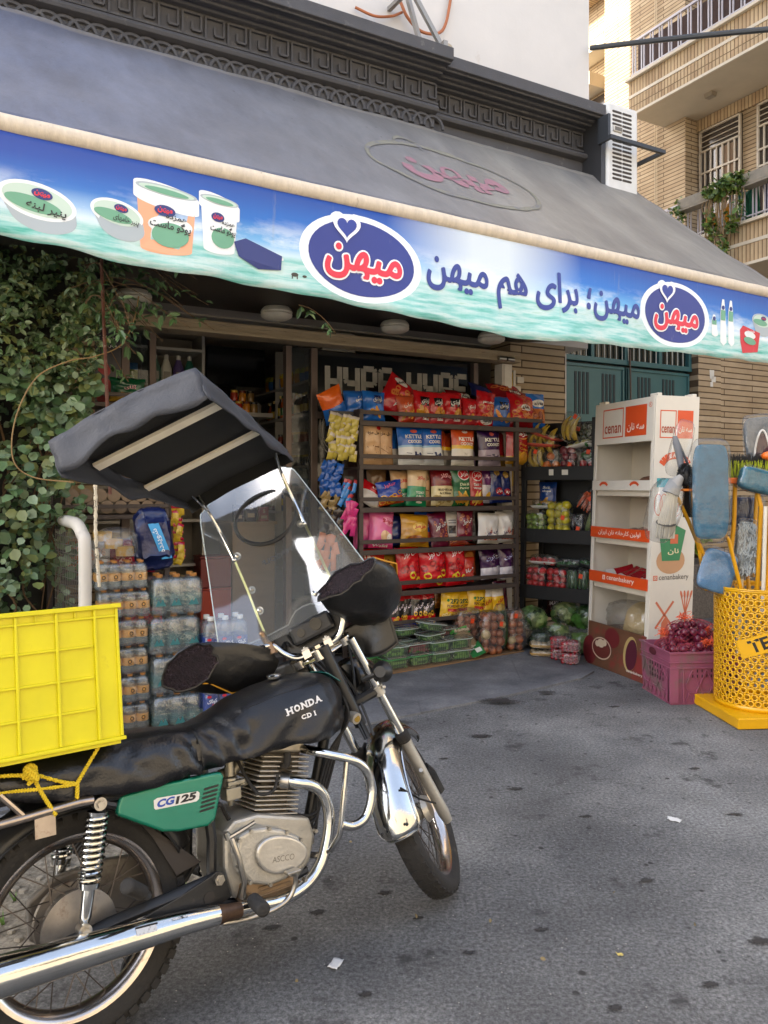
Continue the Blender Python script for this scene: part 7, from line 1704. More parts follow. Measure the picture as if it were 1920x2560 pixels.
# right side panel
dec('logo_frame', list(frame2(.045, .185, 1.87, 2.075, .008)), sd(1), OR_); dec('logo_block', [rect2(.20, .345, 1.865, 2.08, 2, 2)], sd(1), OR_); dec('logo_word', [fit(text2d('cenan', .012), .115, 1.93, w=.12, h=.05)], sd(2), '#9c3a1c'); dec('logo_word', [fit(text2d('سه نان', .015), .272, 1.93, w=.12, h=.055)], sd(2), '#d8cfc2')
dec('bakery_ribbon', [arc(.19, 1.63, .13, .35, 2.8, .055)], sd(1), OR_)
bw_ = []
for i, ch in enumerate('BAKERY'):
    a = 1.9-.26*i; bw_.append(fit(text2d(ch, .01), .19+.13*cos(a), 1.63+.104*sin(a), h=.03, rot=a-pi/2))
dec('ribbon_words', bw_, sd(2), '#d8cfc2'); dec('teal_tag', [rect2(.03, .20, 1.49, 1.56, 1, 1)], sd(1), '#2f8f94')
dec('bread_drawing', [line2([(.05+.05*k+.035*cos(a), 1.36+.08*sin(a)) for a in [2*pi*i/18 for i in range(19)]], .005) for k in range(4)]+[line2([(.04, 1.28), (.2, 1.25), (.25, 1.29)], .005)], sd(1), OR_)
dec('printed_pack', [disc2(.18, .93, .13, .10, 3, 24)], sd(1), '#b58a64'); dec('printed_pack', [poly2([(.10, .93), (.26, .93), (.31, 1.16), (.2, 1.21), (.07, 1.14)])], sd(2), '#2f7a4c'); dec('pack_words', [fit(text2d('نان', .02), .2, 1.0, w=.1, h=.05)], sd(3), '#d8cfa2'); dec('pack_patch', [rect2(.17, .24, 1.06, 1.13, 1, 1)], sd(3), '#c2603c')
dec('side_words', [fit(text2d('cenanbakery', .004), .215, .80, w=.27, h=.052)], sd(1), '#4a4440'); dec('side_mark', list(frame2(.03, .062, .785, .817, .006))+[arc(.046, .801, .009, 0, 6.3, .004)], sd(1), OR_)
mill = [line2([(.06, .62), (.22, .42)], .018), line2([(.22, .62), (.06, .42)], .018), poly2([(.10, .26), (.19, .26), (.175, .46), (.145, .50), (.115, .46)]), line2([(.07, .255), (.23, .255)], .008)]
dec('windmill_drawing', mill, sd(1), '#c2694a'); dec('wheat_drawing', [line2([(.33, .52), (.29+.03*k, .66)], .010) for k in range(4)]+[disc2(.29+.03*k, .67, .010, .03, 2, 10, .3-.2*k) for k in range(4)], sd(1), '#c2694a')
dec('printed_jar', [disc2(.10, .06, .09, .13, 3, 20), disc2(.30, .09, .07, .12, 3, 20)], sd(1), '#a87834'); dec('printed_jar_band', [poly2([(.02, .12), (.38, .24), (.38, .17), (.02, .04)])], sd(2), '#d87a2c'); dec('printed_jar_label', [poly2([(.13, .02), (.25, .06), (.25, .22), (.13, .18)])], sd(3), '#22527c'); dec('jar_words', [fit(text2d('سه نان', .01), .19, .13, w=.09, h=.03, rot=.3)], sd(4), '#d8d8d8')
def stp(x, y, z): return SX + Matrix.Rotation(SR, 3, 'Z') @ (SM @ Vector((x, y, z)))
for k, (x, y, z, r) in enumerate(((.62, .16, 1.47, .12), (.40, .18, 1.47, .10))):
    b = MB(); super_box(b, r*2.2, .2, .11-.03*k, None, .7, 20, 10, 0, .006); t = b.build('bread_loaf', mat('crust', '#6a4630' if k == 0 else '#a08468', .6, var=(8, .6))); t.location = stp(x, y, z); t.rotation_euler = (0, 0, SR)
    tag(t, ('dark brown bread loaf at the right of the top stand shelf', 'pale flat loaf low at the back of the top stand shelf')[k], 'bread')
def packet(label, x, y, z, w, h, hx, rot, hx2='#c9c2ba'):
    return bag(label, x*9, z, w, h, [(0, .3, hx2), (.3, 1, hx)], [], [], loc=stp(x, y, z), rot=rot, group='bread packets on the stand', cat='bread packet', name='bread_packet', d=.03)
for k, (x, y, hx, w) in enumerate(((.18, .12, '#8a4a44', .24), (.40, .10, '#b8321c', .2), (.58, .14, '#5a2a5c', .26), (.30, .22, '#9c7a6a', .26))):
    packet('flat bread packet on the second stand shelf, %s' % ('far left pale one', 'red one', 'purple one at the right', 'brown one at the back')[k], x, y, 1.085, w, .24, hx, (-1.35, .1*k, SR))
for k in range(6):
    packet('red and clear bread packet fanned on the third stand shelf, number %d from the left' % (k+1), .14+.11*k, .10+.02*(k % 2), .715, .20, .24, '#8f1420', (-1.25+.05*k, .5-.2*k if k else .9, SR), '#b9b4ae')
b = MB(); super_box(b, .56, .30, .26, None, .75, 30, 16, 0, .03); o = b.build('bread_bag', bagm); o.location = stp(.42, .15, .31); o.rotation_euler = (0, 0, SR); tag(o, 'crumpled clear plastic bag of flat breads at the bottom of the stand', 'plastic bag')
for k in range(4):
    b = MB(); b.lathe([(.001, 0), (.12, .004), (.125, .012), (.11, .020), (.001, .022)], 20); f = b.build('flatbread', mat('flatbread', '#b8a070', .7, var=(14, .7)), o); f.location = (.05+.02*k, 0, .06+.03*k); f.rotation_euler = (.9, .2*k, .2)

# ================================================================== pink crate of onions
CR_ = radians(6); CO = Vector((1.956, 5.26, 0))
pinkm = mat('dusty_pink_plastic', '#8c4a62', .6, bump=(40, .1), var=(3, .75), dirt=('#6a5654', 4, .5))
pc = thing('pink_crate', 'dusty pink lattice plastic crate filled with netted red onions', 'crate', CO, CR_)
CW, CD, CH = .52, .46, .36
b = MB(); t = .012
def tp(x, y, z): k = 1-.05*(1-z/CH); return ((x-CW/2)*k+CW/2, (y-CD/2)*k+CD/2, z)
TM = lambda x0, x1, y0, y1, z0, z1, B: B.add([tp(x, y, z) for z in (z0, z1) for y in (y0, y1) for x in (x0, x1)], [(0, 2, 3, 1), (4, 5, 7, 6), (0, 1, 5, 4), (2, 6, 7, 3), (0, 4, 6, 2), (1, 3, 7, 5)])
TM(0, CW, 0, t, 0, CH, b); TM(0, CW, CD-t, CD, 0, CH, b); TM(0, t, t, CD-t, 0, CH, b); TM(CW-t, CW, t, CD-t, 0, CH, b); TM(t, CW-t, t, CD-t, 0, t, b)
b.build('body', pinkm, pc, bevel=.003)
b = MB()
for z0, z1, e in ((CH-.012, CH+.002, .010), (CH-.075, CH-.068, .007), (CH-.115, CH-.105, .008), (0, .012, .006)):
    TM(-e, CW+e, -e, -.0005, z0, z1, b); TM(-e, -.0005, -.0005, CD+e, z0, z1, b)
b.box(-.004, .06, -.005, -.0008, .015, CH-.116); b.box(.09, .098, -.008, -.0008, .015, CH-.116); b.box(-.004, -.0008, .03, .05, .015, CH-.116)
b.build('band', pinkm, pc, bevel=.002)
b = MB()
def rib(p, q_, side):
    f = (lambda a, z: tp(a, -.004, z)) if side == 0 else (lambda a, z: tp(-.004, a, z)); b.tube([f(*p), f(*q_)], .005, 4)
for side, x0, x1 in ((0, .11, CW), (1, .04, CD-.02)):
    n = 4 if side == 0 else 3; w_ = (x1-x0)/n; zb, zm, zt = .015, .13, CH-.12
    for k in range(n):
        a = x0+w_*k; rib((a, zm), (a+w_*.5, zt), side); rib((a+w_*.5, zt), (a+w_, zm), side); rib((a, zm), (a+w_*.25, zm-.05), side); rib((a+w_, zm), (a+w_*.75, zm-.05), side); rib((a+w_*.25, zm-.05), (a+w_*.75, zm-.05), side); rib((a+w_*.25, zm-.05), (a, zb), side); rib((a+w_*.75, zm-.05), (a+w_, zb), side); rib((a+w_*.25, zm-.05), (a+w_*.5, zb), side); rib((a+w_*.75, zm-.05), (a+w_*.5, zb), side)
b.build('lattice', pinkm, pc)
b = MB()
for k in range(10):
    for j in range(2): b.box(.16+.034*k, .166+.034*k, -.0015, .001, .185+.035*j, .205+.035*j, 0)
for k in range(6):
    for j in range(3): b.box(-.0015, .001, .10+.04*k, .106+.04*k, .14+.04*j, .165+.04*j)
b.build('slot', mat('crate_slot', '#2a161c', .8), pc)
b = MB(); X = Matrix.Translation((-.002, .26, CH-.042)) @ Matrix.Rotation(-pi/2, 4, 'Y'); b.lathe([(.026, 0), (.022, .003), (.001, .003)], 24, 0, X @ Matrix.Diagonal((1, 2.2, 1, 1)))
b.build('hand_hole', mat('hole_red', '#4a1420', .7), pc)
netm = mat('red_net', '#8a2a34', .5); netm2 = mat('orange_net', '#d8562a', .5)
def onion_net(label, x, y, z, w, d, h, seed, tie):
    c = CO+Matrix.Rotation(CR_, 3, 'Z') @ Vector((x, y, z)); t = thing('onion_net', label, 'onion net', c, CR_, 'red onion nets in the pink crate'); rg = random.Random(seed); n = 0
    pts = []
    for _ in range(4000):
        p = Vector((rg.uniform(-w/2, w/2), rg.uniform(-d/2, d/2), rg.uniform(0, h)))
        if (2*p.x/w)**2+(2*p.y/d)**2+((2*p.z/h-1)*.95)**2 > .72: continue
        if all((p-q_).length > .052 for q_ in pts): pts.append(p)
        if len(pts) > 24: break
    for p in pts: child(fruit('red_onion'), 'red_onion', t, p, rg.uniform(.028, .034), (rg.uniform(0, 6),)*3)
    b = MB()
    E_ = lambda a, e: (cos(e)*cos(a)*w*.54+.006*nz(a*2+seed, e*3), cos(e)*sin(a)*d*.54+.006*nz(a*2, e*3+seed), h*.5+sin(e)*h*.56)
    for k in range(26):
        for sg in (1, -1): b.tube([E_(2*pi*k/26+sg*.75*j/14*2.2, -1.35+2.7*j/14) for j in range(15)], .0011, 3)
    b.build('net', netm, t)
    b = MB(); q0 = Vector(tie)
    for k in range(26): b.tube([q0+Vector((rg.uniform(-.006, .006), 0, 0)), q0+Vector((rg.uniform(-.04, .04), rg.uniform(-.03, .03), rg.uniform(.0, .05))), q0+Vector((rg.uniform(-.07, .07), rg.uniform(-.05, .05), rg.uniform(-.02, .06)))], .0022, 3)
    b.build('tied_end', netm2, t); return t
onion_net('large red onion net heaped on top in the pink crate', .30, .28, .36, .36, .26, .17, 1, (-.07, -.02, .18))
onion_net('red onion net at the left rim of the pink crate with orange tie', .14, .24, .28, .24, .24, .13, 2, (-.03, .06, .14))
onion_net('red onion net along the near rim of the pink crate', .26, .12, .28, .34, .18, .11, 3, (.06, -.04, .11))
onion_net('red onion net at the right of the pink crate with orange tie', .44, .22, .30, .20, .26, .15, 4, (-.07, .0, .15))

# ================================================================== yellow perforated bin with mops
YB = Vector((2.46, 5.07, 0)); YR = radians(4)
yb_m = mat('yellow_enamel', '#d39e0c', .32, .0, var=(4, .85), dirt=('#8a6a2c', 8, .68))
bn = thing('perforated_bin', 'yellow perforated metal bin on a square yellow base', 'bin', YB, YR)
RB, Z0, Z1 = .262, .085, .84
b = MB(); b.box(-.31, .31, -.33, .31, .004, .072); b.build('base', yb_m, bn, bevel=.006)
b = MB(); nc, nr = 38, 18; NH = 12
for j in range(nr):
    for i in range(nc):
        a0 = 2*pi*(i+.5*(j % 2))/nc; da = 2*pi/nc; z0 = Z0+.02+(Z1-Z0-.04)*j/nr; dz = (Z1-Z0-.04)/nr
        zc = z0+dz/2; hr = min(da*RB, dz)*.32
        ring = [(a0+da/2+hr/RB*cos(2*pi*k/NH), zc+hr*sin(2*pi*k/NH)) for k in range(NH)]
        box_ = []
        for k in range(NH):
            t_ = 2*pi*k/NH; cx_, sx_ = cos(t_), sin(t_); m_ = 1/max(abs(cx_), abs(sx_)); box_.append((a0+da/2+da/2*cx_*m_, zc+dz/2*sx_*m_))
        vs = [(RB*cos(a), RB*sin(a), z) for a, z in ring+box_]
        b.add(vs, [(k, (k+1) % NH, NH+(k+1) % NH, NH+k) for k in range(NH)], 0, True)
b.lathe([(RB, Z1-.02), (RB, Z1)], 76, 0, None, False); b.lathe([(RB, .072), (RB, Z0+.02)], 76, 0, None, False)
b.build('perforated_wall', yb_m, bn, solid=.004)
b = MB(); b.tube([(RB*cos(2*pi*i/60), RB*sin(2*pi*i/60), Z1) for i in range(60)], .006, 8, closed=True); b.build('rim', yb_m, bn)
cyl = lambda k: (lambda x, z: ((RB+.004+.0015*k)*sin(x/RB), -(RB+.004+.0015*k)*cos(x/RB), z))
def rot2(vf, x0, z0, a):
    vs, fs = vf; return [(x0+(x-x0)*cos(a)-(z-z0)*sin(a), z0+(x-x0)*sin(a)+(z-z0)*cos(a)) for x, z in vs], fs
b = MB(); b.decal(rot2(rect2(-.25, .12, .455, .57, 18, 2), -.1, .51, .38), cyl(1)); pl_ = b.build('placard', yb_m, bn)
b = MB(); b.decal(fit(text2d('TEES', .03), -.075, .525, w=.23, h=.08, rot=.40), cyl(2)); b.build('placard_lettering', ink('#17150f'), pl_)
handle_m = mat('yellow_handle', '#d69a0c', .35, var=(8, .85)); fmop = film('mop_bag', '#e6e8e8', .975, .16, .08, (8, .8))
MG = 'cleaning tools standing in the yellow bin'
def W(u, v, Y): return Vector(((u-830)*Y/1661.5, Y, 1.5-(v-1050)*Y/1661.5))
def C5(x, y): return ((1640+x/3.95)*.8641, (1000+y/3.95)*.8641)
def pole(o, pts, m_, r=.0125):
    b = MB(); b.tube([Vector(p)-o.location for p in pts], r, 10); return b.build('handle', m_, o)
def tool(name, label, cat, c): return thing(name, label, cat, c, 0, MG)
def slab(o, w, h, d, rz, hx, name, wrap=True, p=.35, ry=0, bump=(60, .6), wob=.004):
    X = Matrix.Rotation(rz, 4, 'Z') @ Matrix.Rotation(ry, 4, 'Y') @ Matrix.Translation((0, 0, -h/2))
    b = MB(); super_box(b, w, d, h, X, p, 26, 16, 0, wob); b.build(name, mat('mop_'+hx, hx, .85, bump=bump, var=(14, .6)), o)
    if wrap:
        X2 = Matrix.Rotation(rz, 4, 'Z') @ Matrix.Rotation(ry, 4, 'Y') @ Matrix.Translation((0, 0, -h*.55)); b = MB(); super_box(b, w*1.14, d*1.25, h*1.12, X2, .4, 26, 16, 0, .012); b.build('plastic_bag', fmop, o)
c = W(*C5(540, 905), 4.88); o = tool('flat_mop', 'large teal blue flat mop in a clear bag, tallest in the yellow bin', 'mop', c); slab(o, .22, .60, .06, .08, '#1f6a8c', 'mop_pad'); pole(o, [c+Vector((.04, .03, -.2)), W(*C5(720, 1380), 4.92), W(*C5(850, 1900), 5.0), W(*C5(880, 2100), 5.02)], handle_m)
c = W(*C5(605, 1690), 5.02); o = tool('flat_mop', 'light blue flat mop tilted low over the bin rim', 'mop', c); slab(o, .23, .27, .06, .1, '#5a8fc0', 'mop_pad', True, .4, .32); pole(o, [c+Vector((.02, .03, -.05)), c+Vector((.12, .05, -.5))], handle_m)
c = W(*C5(885, 1470), 5.08); o = tool('chenille_mop', 'grey white chenille mop in a clear bag behind the yellow handles', 'mop', c); slab(o, .125, .36, .05, .05, '#9aa4a8', 'mop_pad', True, .5, .05, (45, 1.0), .012); pole(o, [c+Vector((0, .03, 0)), c+Vector((-.03, .05, -.7))], mat('white_handle', '#d0cabc', .4))
b = MB(); r = random.Random(4)
for k in range(170):
    x, z = r.uniform(-.056, .056), r.uniform(-.165, .165); a = r.uniform(-.6, .6); y = -.027-.004*r.random(); d = Vector((sin(a), 0, cos(a)))*.016; b.tube([Vector((x, y, z))-d, Vector((x, y-.005, z)), Vector((x, y, z))+d], .0042, 5)
b.build('chenille_noodle', mat('chenille', '#a4adb0', .85), o)
c = W(*C5(885, 1105), 5.25); o = tool('cloth_pack', 'dark navy blue mop cloth in a clear bag behind the bin handles', 'mop', c); slab(o, .22, .20, .07, .0, '#22345c', 'cloth'); pole(o, [c+Vector((0, .03, 0)), c+Vector((-.01, -.1, -.75))], handle_m)
c = W(*C5(1010, 800), 4.95); o = tool('flat_mop', 'teal mop head lying sideways in a torn clear bag at the right', 'mop', c); slab(o, .25, .15, .09, .1, '#1f7088', 'mop_pad', True, .4, .25); pole(o, [c+Vector((.0, .03, -.02)), W(*C5(1040, 1060), 4.98), W(*C5(1000, 1930), 5.05), W(*C5(990, 2100), 5.06)], handle_m, .014)
c = W(*C5(1030, 420), 5.15); o = tool('mop_pad_pack', 'grey bagged mop pad with an arched opening at the top right', 'mop', c); slab(o, .20, .34, .05, .1, '#6f757c', 'mop_pad', True, .4, -.1)
b = MB(); b.tube([(-.055+.11*t, -.032, -.12+.20*sin(pi*t)**.6) for t in [i/16 for i in range(17)]], .007, 8); b.build('arch', mat('pale_frame', '#c2c0bc', .5), o); b = MB(); b.prism([(-.048, -.13), (.048, -.13), (.045, .0), (.02, .06), (-.02, .06), (-.045, .0)], -.031, -.0275); b.build('arch_lining', mat('maroon_cloth', '#4a1f2a', .8, var=(20, .5)), o); pole(o, [c+Vector((0, .02, -.1)), c+Vector((-.05, 0, -.9))], handle_m)
c = W(*C5(860, 660), 5.0); o = tool('broom', 'black and lime bristled broom with orange head and yellow handle', 'broom', c)
b = MB(); r = random.Random(9)
for k in range(1500):
    x, y = r.uniform(-.19, .19), r.uniform(-.035, .035); z0 = -.07; t = Vector((r.uniform(-.02, .02)+x*.12, r.uniform(-.03, .03)+y*.5, r.uniform(.10, .16))); p = Vector((x, y, z0)); w_ = Vector((.0016, 0, 0)); lime = (y < -.012 and abs(x) < .17 and r.random() < .75); t = t*(.72 if lime else 1.0)
    b.add([p-w_, p+w_, p+t+w_*.6, p+t-w_*.6], [(0, 1, 2, 3)], 1 if lime else 0)
b.build('bristles', [mat('black_bristle', '#141414', .6), mat('lime_bristle', '#a8b41c', .6)], o)
b = MB(); b.box(-.19, .19, -.035, .035, -.11, -.07); b.build('broom_head', plastic('#d8661a'), o, bevel=.008); pole(o, [c+Vector((-.05, 0, -.10)), W(*C5(772, 1220), 5.05), W(*C5(700, 1900), 5.1), W(*C5(690, 2100), 5.12)], handle_m, .014)
c = W(*C5(292, 750), 4.95); o = tool('brush', 'round black brush with orange collar leaning left out of the bin', 'brush', c)
b = MB(); r = random.Random(6)
for k in range(900):
    d = Vector((r.gauss(0, 1), r.gauss(0, 1), r.gauss(.2, 1))).normalized(); p = Vector((d.x*.03, d.y*.03, d.z*.05)); w_ = d.orthogonal().normalized()*.0025; e = Vector((d.x*.055, d.y*.05, d.z*.085)); b.add([p-w_, p+w_, e+w_*.5, e-w_*.5], [(0, 1, 2, 3)])
b.ell((0, 0, 0), (.042, .04, .07), 12, 8); b.build('bristles', mat('black_bristle', '#141414', .6), o); b = MB(); b.box(-.055, .055, -.03, .03, -.098, -.082); b.build('collar', plastic('#d8761a'), o, bevel=.004); pole(o, [c+Vector((.045, 0, -.09)), W(*C5(420, 1400), 5.0), W(*C5(640, 1900), 5.1), W(*C5(690, 2080), 5.12)], handle_m)
c = W(*C5(230, 520), 5.0); o = tool('sponge_mop', 'narrow grey foam mop pad leaning against the bread stand side', 'mop', c)
b = MB(); b.tube([W(*C5(190, 355), 4.98)-c, W(*C5(200, 420), 4.98)-c, W(*C5(235, 560), 4.98)-c, W(*C5(255, 700), 4.98)-c], [.012, .022, .022, .018], 10); b.tube([W(*C5(215, 400), 5.0)-c, W(*C5(320, 640), 5.0)-c], .008, 6); b.build('foam_pad', mat('grey_foam', '#6a6c70', .8, bump=(60, .4)), o); X = Matrix.Rotation(.25, 4, 'Y') @ Matrix.Translation((0, 0, -.16)); b = MB(); super_box(b, .13, .05, .38, X, .5, 22, 14, 0, .01); b.build('plastic_bag', fmop, o)
b = MB(); b.box(.03, .10, -.01, .012, -.42, -.14); b.build('black_bracket', plastic('#1c1a1a'), o); pole(o, [c+Vector((.05, .0, -.2)), c+Vector((.2, .05, -.9))], handle_m)
c = W(*C5(100, 1080), 4.92); o = tool('string_mop', 'white cotton string mop in a clear bag hanging left of the bin', 'mop', c)
b = MB(); r = random.Random(8)
for k in range(120):
    a = r.uniform(0, 2*pi); rr = .055*math.sqrt(r.random()); x, y = rr*cos(a), rr*sin(a)*.7; b.tube([(x*.5+.045, y*.5, .12), (x*.8+.02, y, .0), (x*1.05, y, -.10), (x*1.1-.01, y, -.185)], .006, 5)
b.build('cotton_strings', mat('cotton', '#b8b2a4', .9, bump=(200, .5)), o); b = MB(); b.tube([(.0, -.001, -.085), (.0, 0, -.088)], .062, 18); b.build('black_band', plastic('#1a1a1a'), o)
b = MB(); b.tube([(.03, 0, .10), (.06, 0, .17), (.10, 0, .21)], [.055, .045, .02], 14); b.build('grey_socket', mat('grey_sock', '#8a8884', .7), o); X = Matrix.Rotation(.25, 4, 'Y') @ Matrix.Translation((-.01, 0, -.22)); b = MB(); super_box(b, .20, .13, .42, X, .65, 24, 16, 0, .02); b.build('plastic_bag', fmop, o); pole(o, [W(*C5(200, 930), 4.93), W(*C5(330, 1210), 4.98), W(*C5(600, 1880), 5.1), W(*C5(640, 2080), 5.12)], handle_m)
c = W(*C5(1075, 1500), 4.95); o = tool('spare_mop_stick', 'white mop handle standing right of the yellow handles', 'mop stick', c); pole(o, [W(*C5(1085, 1050), 4.93), W(*C5(1060, 1930), 5.0), W(*C5(1050, 2100), 5.02)], mat('white_handle', '#d0cabc', .4))
c = W(*C5(1120, 1500), 4.97); o = tool('spare_mop_stick', 'yellow mop handle at the right edge of the bin', 'mop stick', c); pole(o, [W(*C5(1130, 1000), 4.97), W(*C5(1095, 1930), 5.0), W(*C5(1090, 2100), 5.02)], handle_m); b = MB(); b.ell((.0, 0, .62), (.05, .04, .03), 14, 8); b.build('orange_cap', plastic('#d8661a'), o)
# ================================================================== water bottle packs
pet = film('pet_plastic', '#e8f0f2', .94, .22, .04, (30, .25)); shrink = film('shrink_film', '#eef2f3', .975, .3, .07, (14, .8))
waterf = film('water', '#c8dce0', .86, .12, .03)
def bottle_mesh(key, r, h, cap, band, z0, z1, ribs=True):
    b = MB(); pr_ = [(r*.8, 0), (r, .012)]
    n = 7
    for k in range(n):
        z = .02+(h*.66-.02)*k/n; pr_ += [(r, z), (r*(.955 if ribs else 1), z+.006), (r, z+.012)]
    pr_ += [(r, h*.66), (r*.93, h*.75), (r*.55, h*.87), (r*.36, h*.905), (r*.36, h*.93)]
    b.lathe(pr_, 16, 0); b.lathe([(r*.40, h*.925), (r*.42, h*.93), (r*.42, h*.995), (r*.36, h), (.001, h)], 14, 1)
    b.lathe([(r*1.012, z0), (r*1.012, z1)], 16, 2, None, False)
    o = b.build('bottle', [pet, plastic(cap), band]); me = o.data; bpy.data.objects.remove(o); return me
tanl = mat('tan_label', '#cc954c', .4); tealm_ = mat('teal_label', '#5f9a98', .45, var=(20, .5), dirt=('#1f4a4a', 16, .55)); bluel = mat('blue_label', '#1f3f94', .35, var=(12, .7), dirt=('#b8c2d0', 14, .62))
b05 = bottle_mesh('a', .0365, .165, '#b0783c', tanl, .05, .095); b10 = bottle_mesh('b', .050, .243, '#a8743c', film('clear_label', '#8fc0bc', .75, .1), .05, .12); b15 = bottle_mesh('c', .0455, .325, '#d6d6d2', bluel, .10, .205)
def wpack(label, base, rz, me, nx, ny, r, h, group, marks=None, seed=0, film_=True):
    t = thing('bottle_pack', label, 'water pack', base, rz, group); rg = random.Random(seed)
    for j in range(ny):
        for i in range(nx): child(me, 'bottle', t, ((i-(nx-1)/2)*r*2.04, (j-(ny-1)/2)*r*2.04, .002), 1, (0, 0, rg.uniform(0, 6)))
    if film_:
        b = MB(); super_box(b, nx*r*2.1, ny*r*2.1, h*.93, None, .22, 34, 16, 0, .010, .05); b.build('shrink_wrap', shrink, t)
    if marks:
        b = MB()
        for i in range(nx):
            x = (i-(nx-1)/2)*r*2.04+rg.uniform(-.012, .012); z = .072; yf = -((ny-1)/2)*r*2.04-r*1.06
            if marks == 'O': b.decal(line2([(x+.009*cos(a), z+.003+.010*sin(a)) for a in [2*pi*k/16 for k in range(17)]], .005), lambda x, z: (x, yf, z)); b.decal(rect2(x-.011, x+.011, z-.016, z-.013, 1, 1), lambda x, z: (x, yf, z))
            elif marks == 'T': b.decal(poly2([(x-.03, .06), (x-.012, .095), (x, .075), (x+.012, .10), (x+.03, .06)]), lambda x, z: (x, yf, z))
            else: b.decal(fit(text2d('کولاک', .02), x, .165, w=.06, h=.03, rot=.15), lambda x, z: (x, yf-.001, z))
        b.build('label_print', ink({'O': '#241a12', 'T': '#2c6a6c'}.get(marks, '#d8dde2')), t)
        if marks == 'W':
            b = MB()
            for i in range(nx):
                x = (i-(nx-1)/2)*r*2.04; b.decal(disc2(x+.005, .13, .012, .022, 2, 12), lambda x, z: (x, yf-.001, z)); b.decal(disc2(x-.02, .195, .014, .008, 2, 12), lambda x, z: (x, yf-.001, z))
            b.build('label_red', ink('#b8202c'), t)
    return t
WR = TH
names = ('bottom', 'second from the bottom', 'third from the bottom', 'third from the top', 'second from the top', 'topmost')
for k in range(6):
    wpack('shrink pack of small water bottles with tan labels, %s of its stack' % names[k], Vector((-1.555+.008*sin(k*2), 4.55+.006*cos(k*3), .06+.167*k)), WR+.03*sin(k), b05, 4, 2, .0365, .165, 'tan label water packs', 'O', k)
b = MB(); b.box(-.26, .28, -.2, .2, .002, .058); solo('pallet', b, mat('pallet_wood', '#6a5038', .8, var=(9, .6)), 'low wooden board under the stacked water packs', 'pallet', (-1.5, 4.62, 0), WR)
names = ('bottom', 'second from the bottom', 'third from the bottom', 'topmost')
for k in range(4):
    wpack('shrink pack of large clear water bottles, %s of its stack' % names[k], Vector((-1.292+.01*sin(k*2+1), 4.72, .012+.237*k)), WR+.04*sin(k*1.7), b10, 3, 2, .050, .243, 'large clear water packs', 'T', 20+k)
for k in range(2):
    wpack('pack of tall blue label water bottles with white caps, %s tier' % ('lower', 'upper')[k], Vector((-1.00, 4.78, .03+.345*k)), WR, b15, 3, 2, .0455, .325, 'blue label water packs', 'W', 30+k)
wpack('lone pack of blue label bottles behind the windshield edge', Vector((-.82, 5.05, .03)), WR, b15, 2, 2, .0455, .325, 'blue label water packs', 'W', 40)
b = MB(); super_box(b, .25, .22, .19, None, .75, 28, 16, 0, .03); t = b.build('goods_bag', bagm); t.location = (-1.60, 4.58, 1.065); t.rotation_euler = (0, 0, WR); tag(t, 'clear plastic bag of yellow lidded goods on top of the tan label water stack', 'plastic bag')
b = MB(); b.lathe([(.05, 0), (.055, .05), (.056, .055), (.001, .058)], 18); tb = b.build('tub', mat('yellow_lid', '#c29a4a', .5, dirt=('#b8b2a4', 12, .5)), t); tb.location = (.05, -.02, .02)
for k in (1, 2): child(tb.data, 'tub', t, (.05-.06*k, -.02+.02*k, .02+.045*k))
b = MB(); super_box(b, .25, .16, .40, None, .6, 28, 18, 0, .03, .15); t = b.build('navy_bag', mat('navy_poly_bag', '#141e4a', .28, bump=(16, 1.0), spec=.6)); t.location = (-1.44, 4.86, .97); t.rotation_euler = (.0, -.1, WR); tag(t, 'navy blue plastic bag with a light blue slanted label behind the water packs', 'bag')
b = MB(); b.decal(rect2(-.03, .035, .07, .30, 2, 4), lambda x, z: (x+(z-.2)*-.28+.02, -.085+.05*abs(z-.2), z)); lb_ = b.build('label', ink('#3f9ad0'), t); b = MB(); b.decal(fit(text2d('شوینده', .02), .0, .19, w=.16, h=.04, rot=pi/2+.27), lambda x, z: (x+(z-.2)*-.0+.02, -.089+.05*abs(z-.2), z)); b.build('label_print', ink('#d8e2ea'), t)

# white hand cart with rope
ct_ = thing('hand_cart', 'white painted tube hand cart with wire mesh side beside the ivy', 'hand cart', (-1.68, 4.32, 0), TH)
b = MB(); b.tube(bez([(.0, 0, .06), (0, 0, .6), (0, 0, 1.14), (-.01, .04, 1.23), (-.03, .10, 1.28), (-.05, .22, 1.29), (-.06, .5, 1.29)], 6), .035, 16); b.build('frame_tube', mat('chipped_white_tube', '#cfc9bd', .45, var=(5, .85), dirt=('#7a5a3c', 10, .68)), ct_)
b = MB()
for k in range(14): b.tube([(-.03-.006*k, .03+.034*k, .08), (-.03-.006*k, .03+.034*k, 1.24)], .0022, 4)
for k in range(24): b.tube([(-.03, .03, .1+.048*k), (-.11, .48, .1+.048*k)], .0022, 4)
b.build('wire_mesh', mat('wire_grey', '#6e6a64', .5, .6), ct_)
b = MB(); X = Matrix.Translation((-.02, -.0, .05)) @ Matrix.Rotation(pi/2, 4, 'X'); b.lathe([(.02, -.02), (.05, -.02), (.05, .02), (.02, .02)], 20, 0, X); b.build('wheel', rubber, ct_)
b = MB(); P_ = bez([(0, 0, 1.62), (.01, 0, 1.3), (.015, -.01, 1.1), (.03, 0, .82)], 16); b.tube(P_, [.010+.002*sin(i*1.7) for i in range(len(P_))], 6)
solo('hanging_rope', b, mat('speckled_rope', '#c9bda4', .8, bump=(90, .6), dirt=('#2a241f', 46, .54)), 'speckled cream rope hanging beside the white cart tube', 'rope', (-1.585, 4.20, .13), 0)
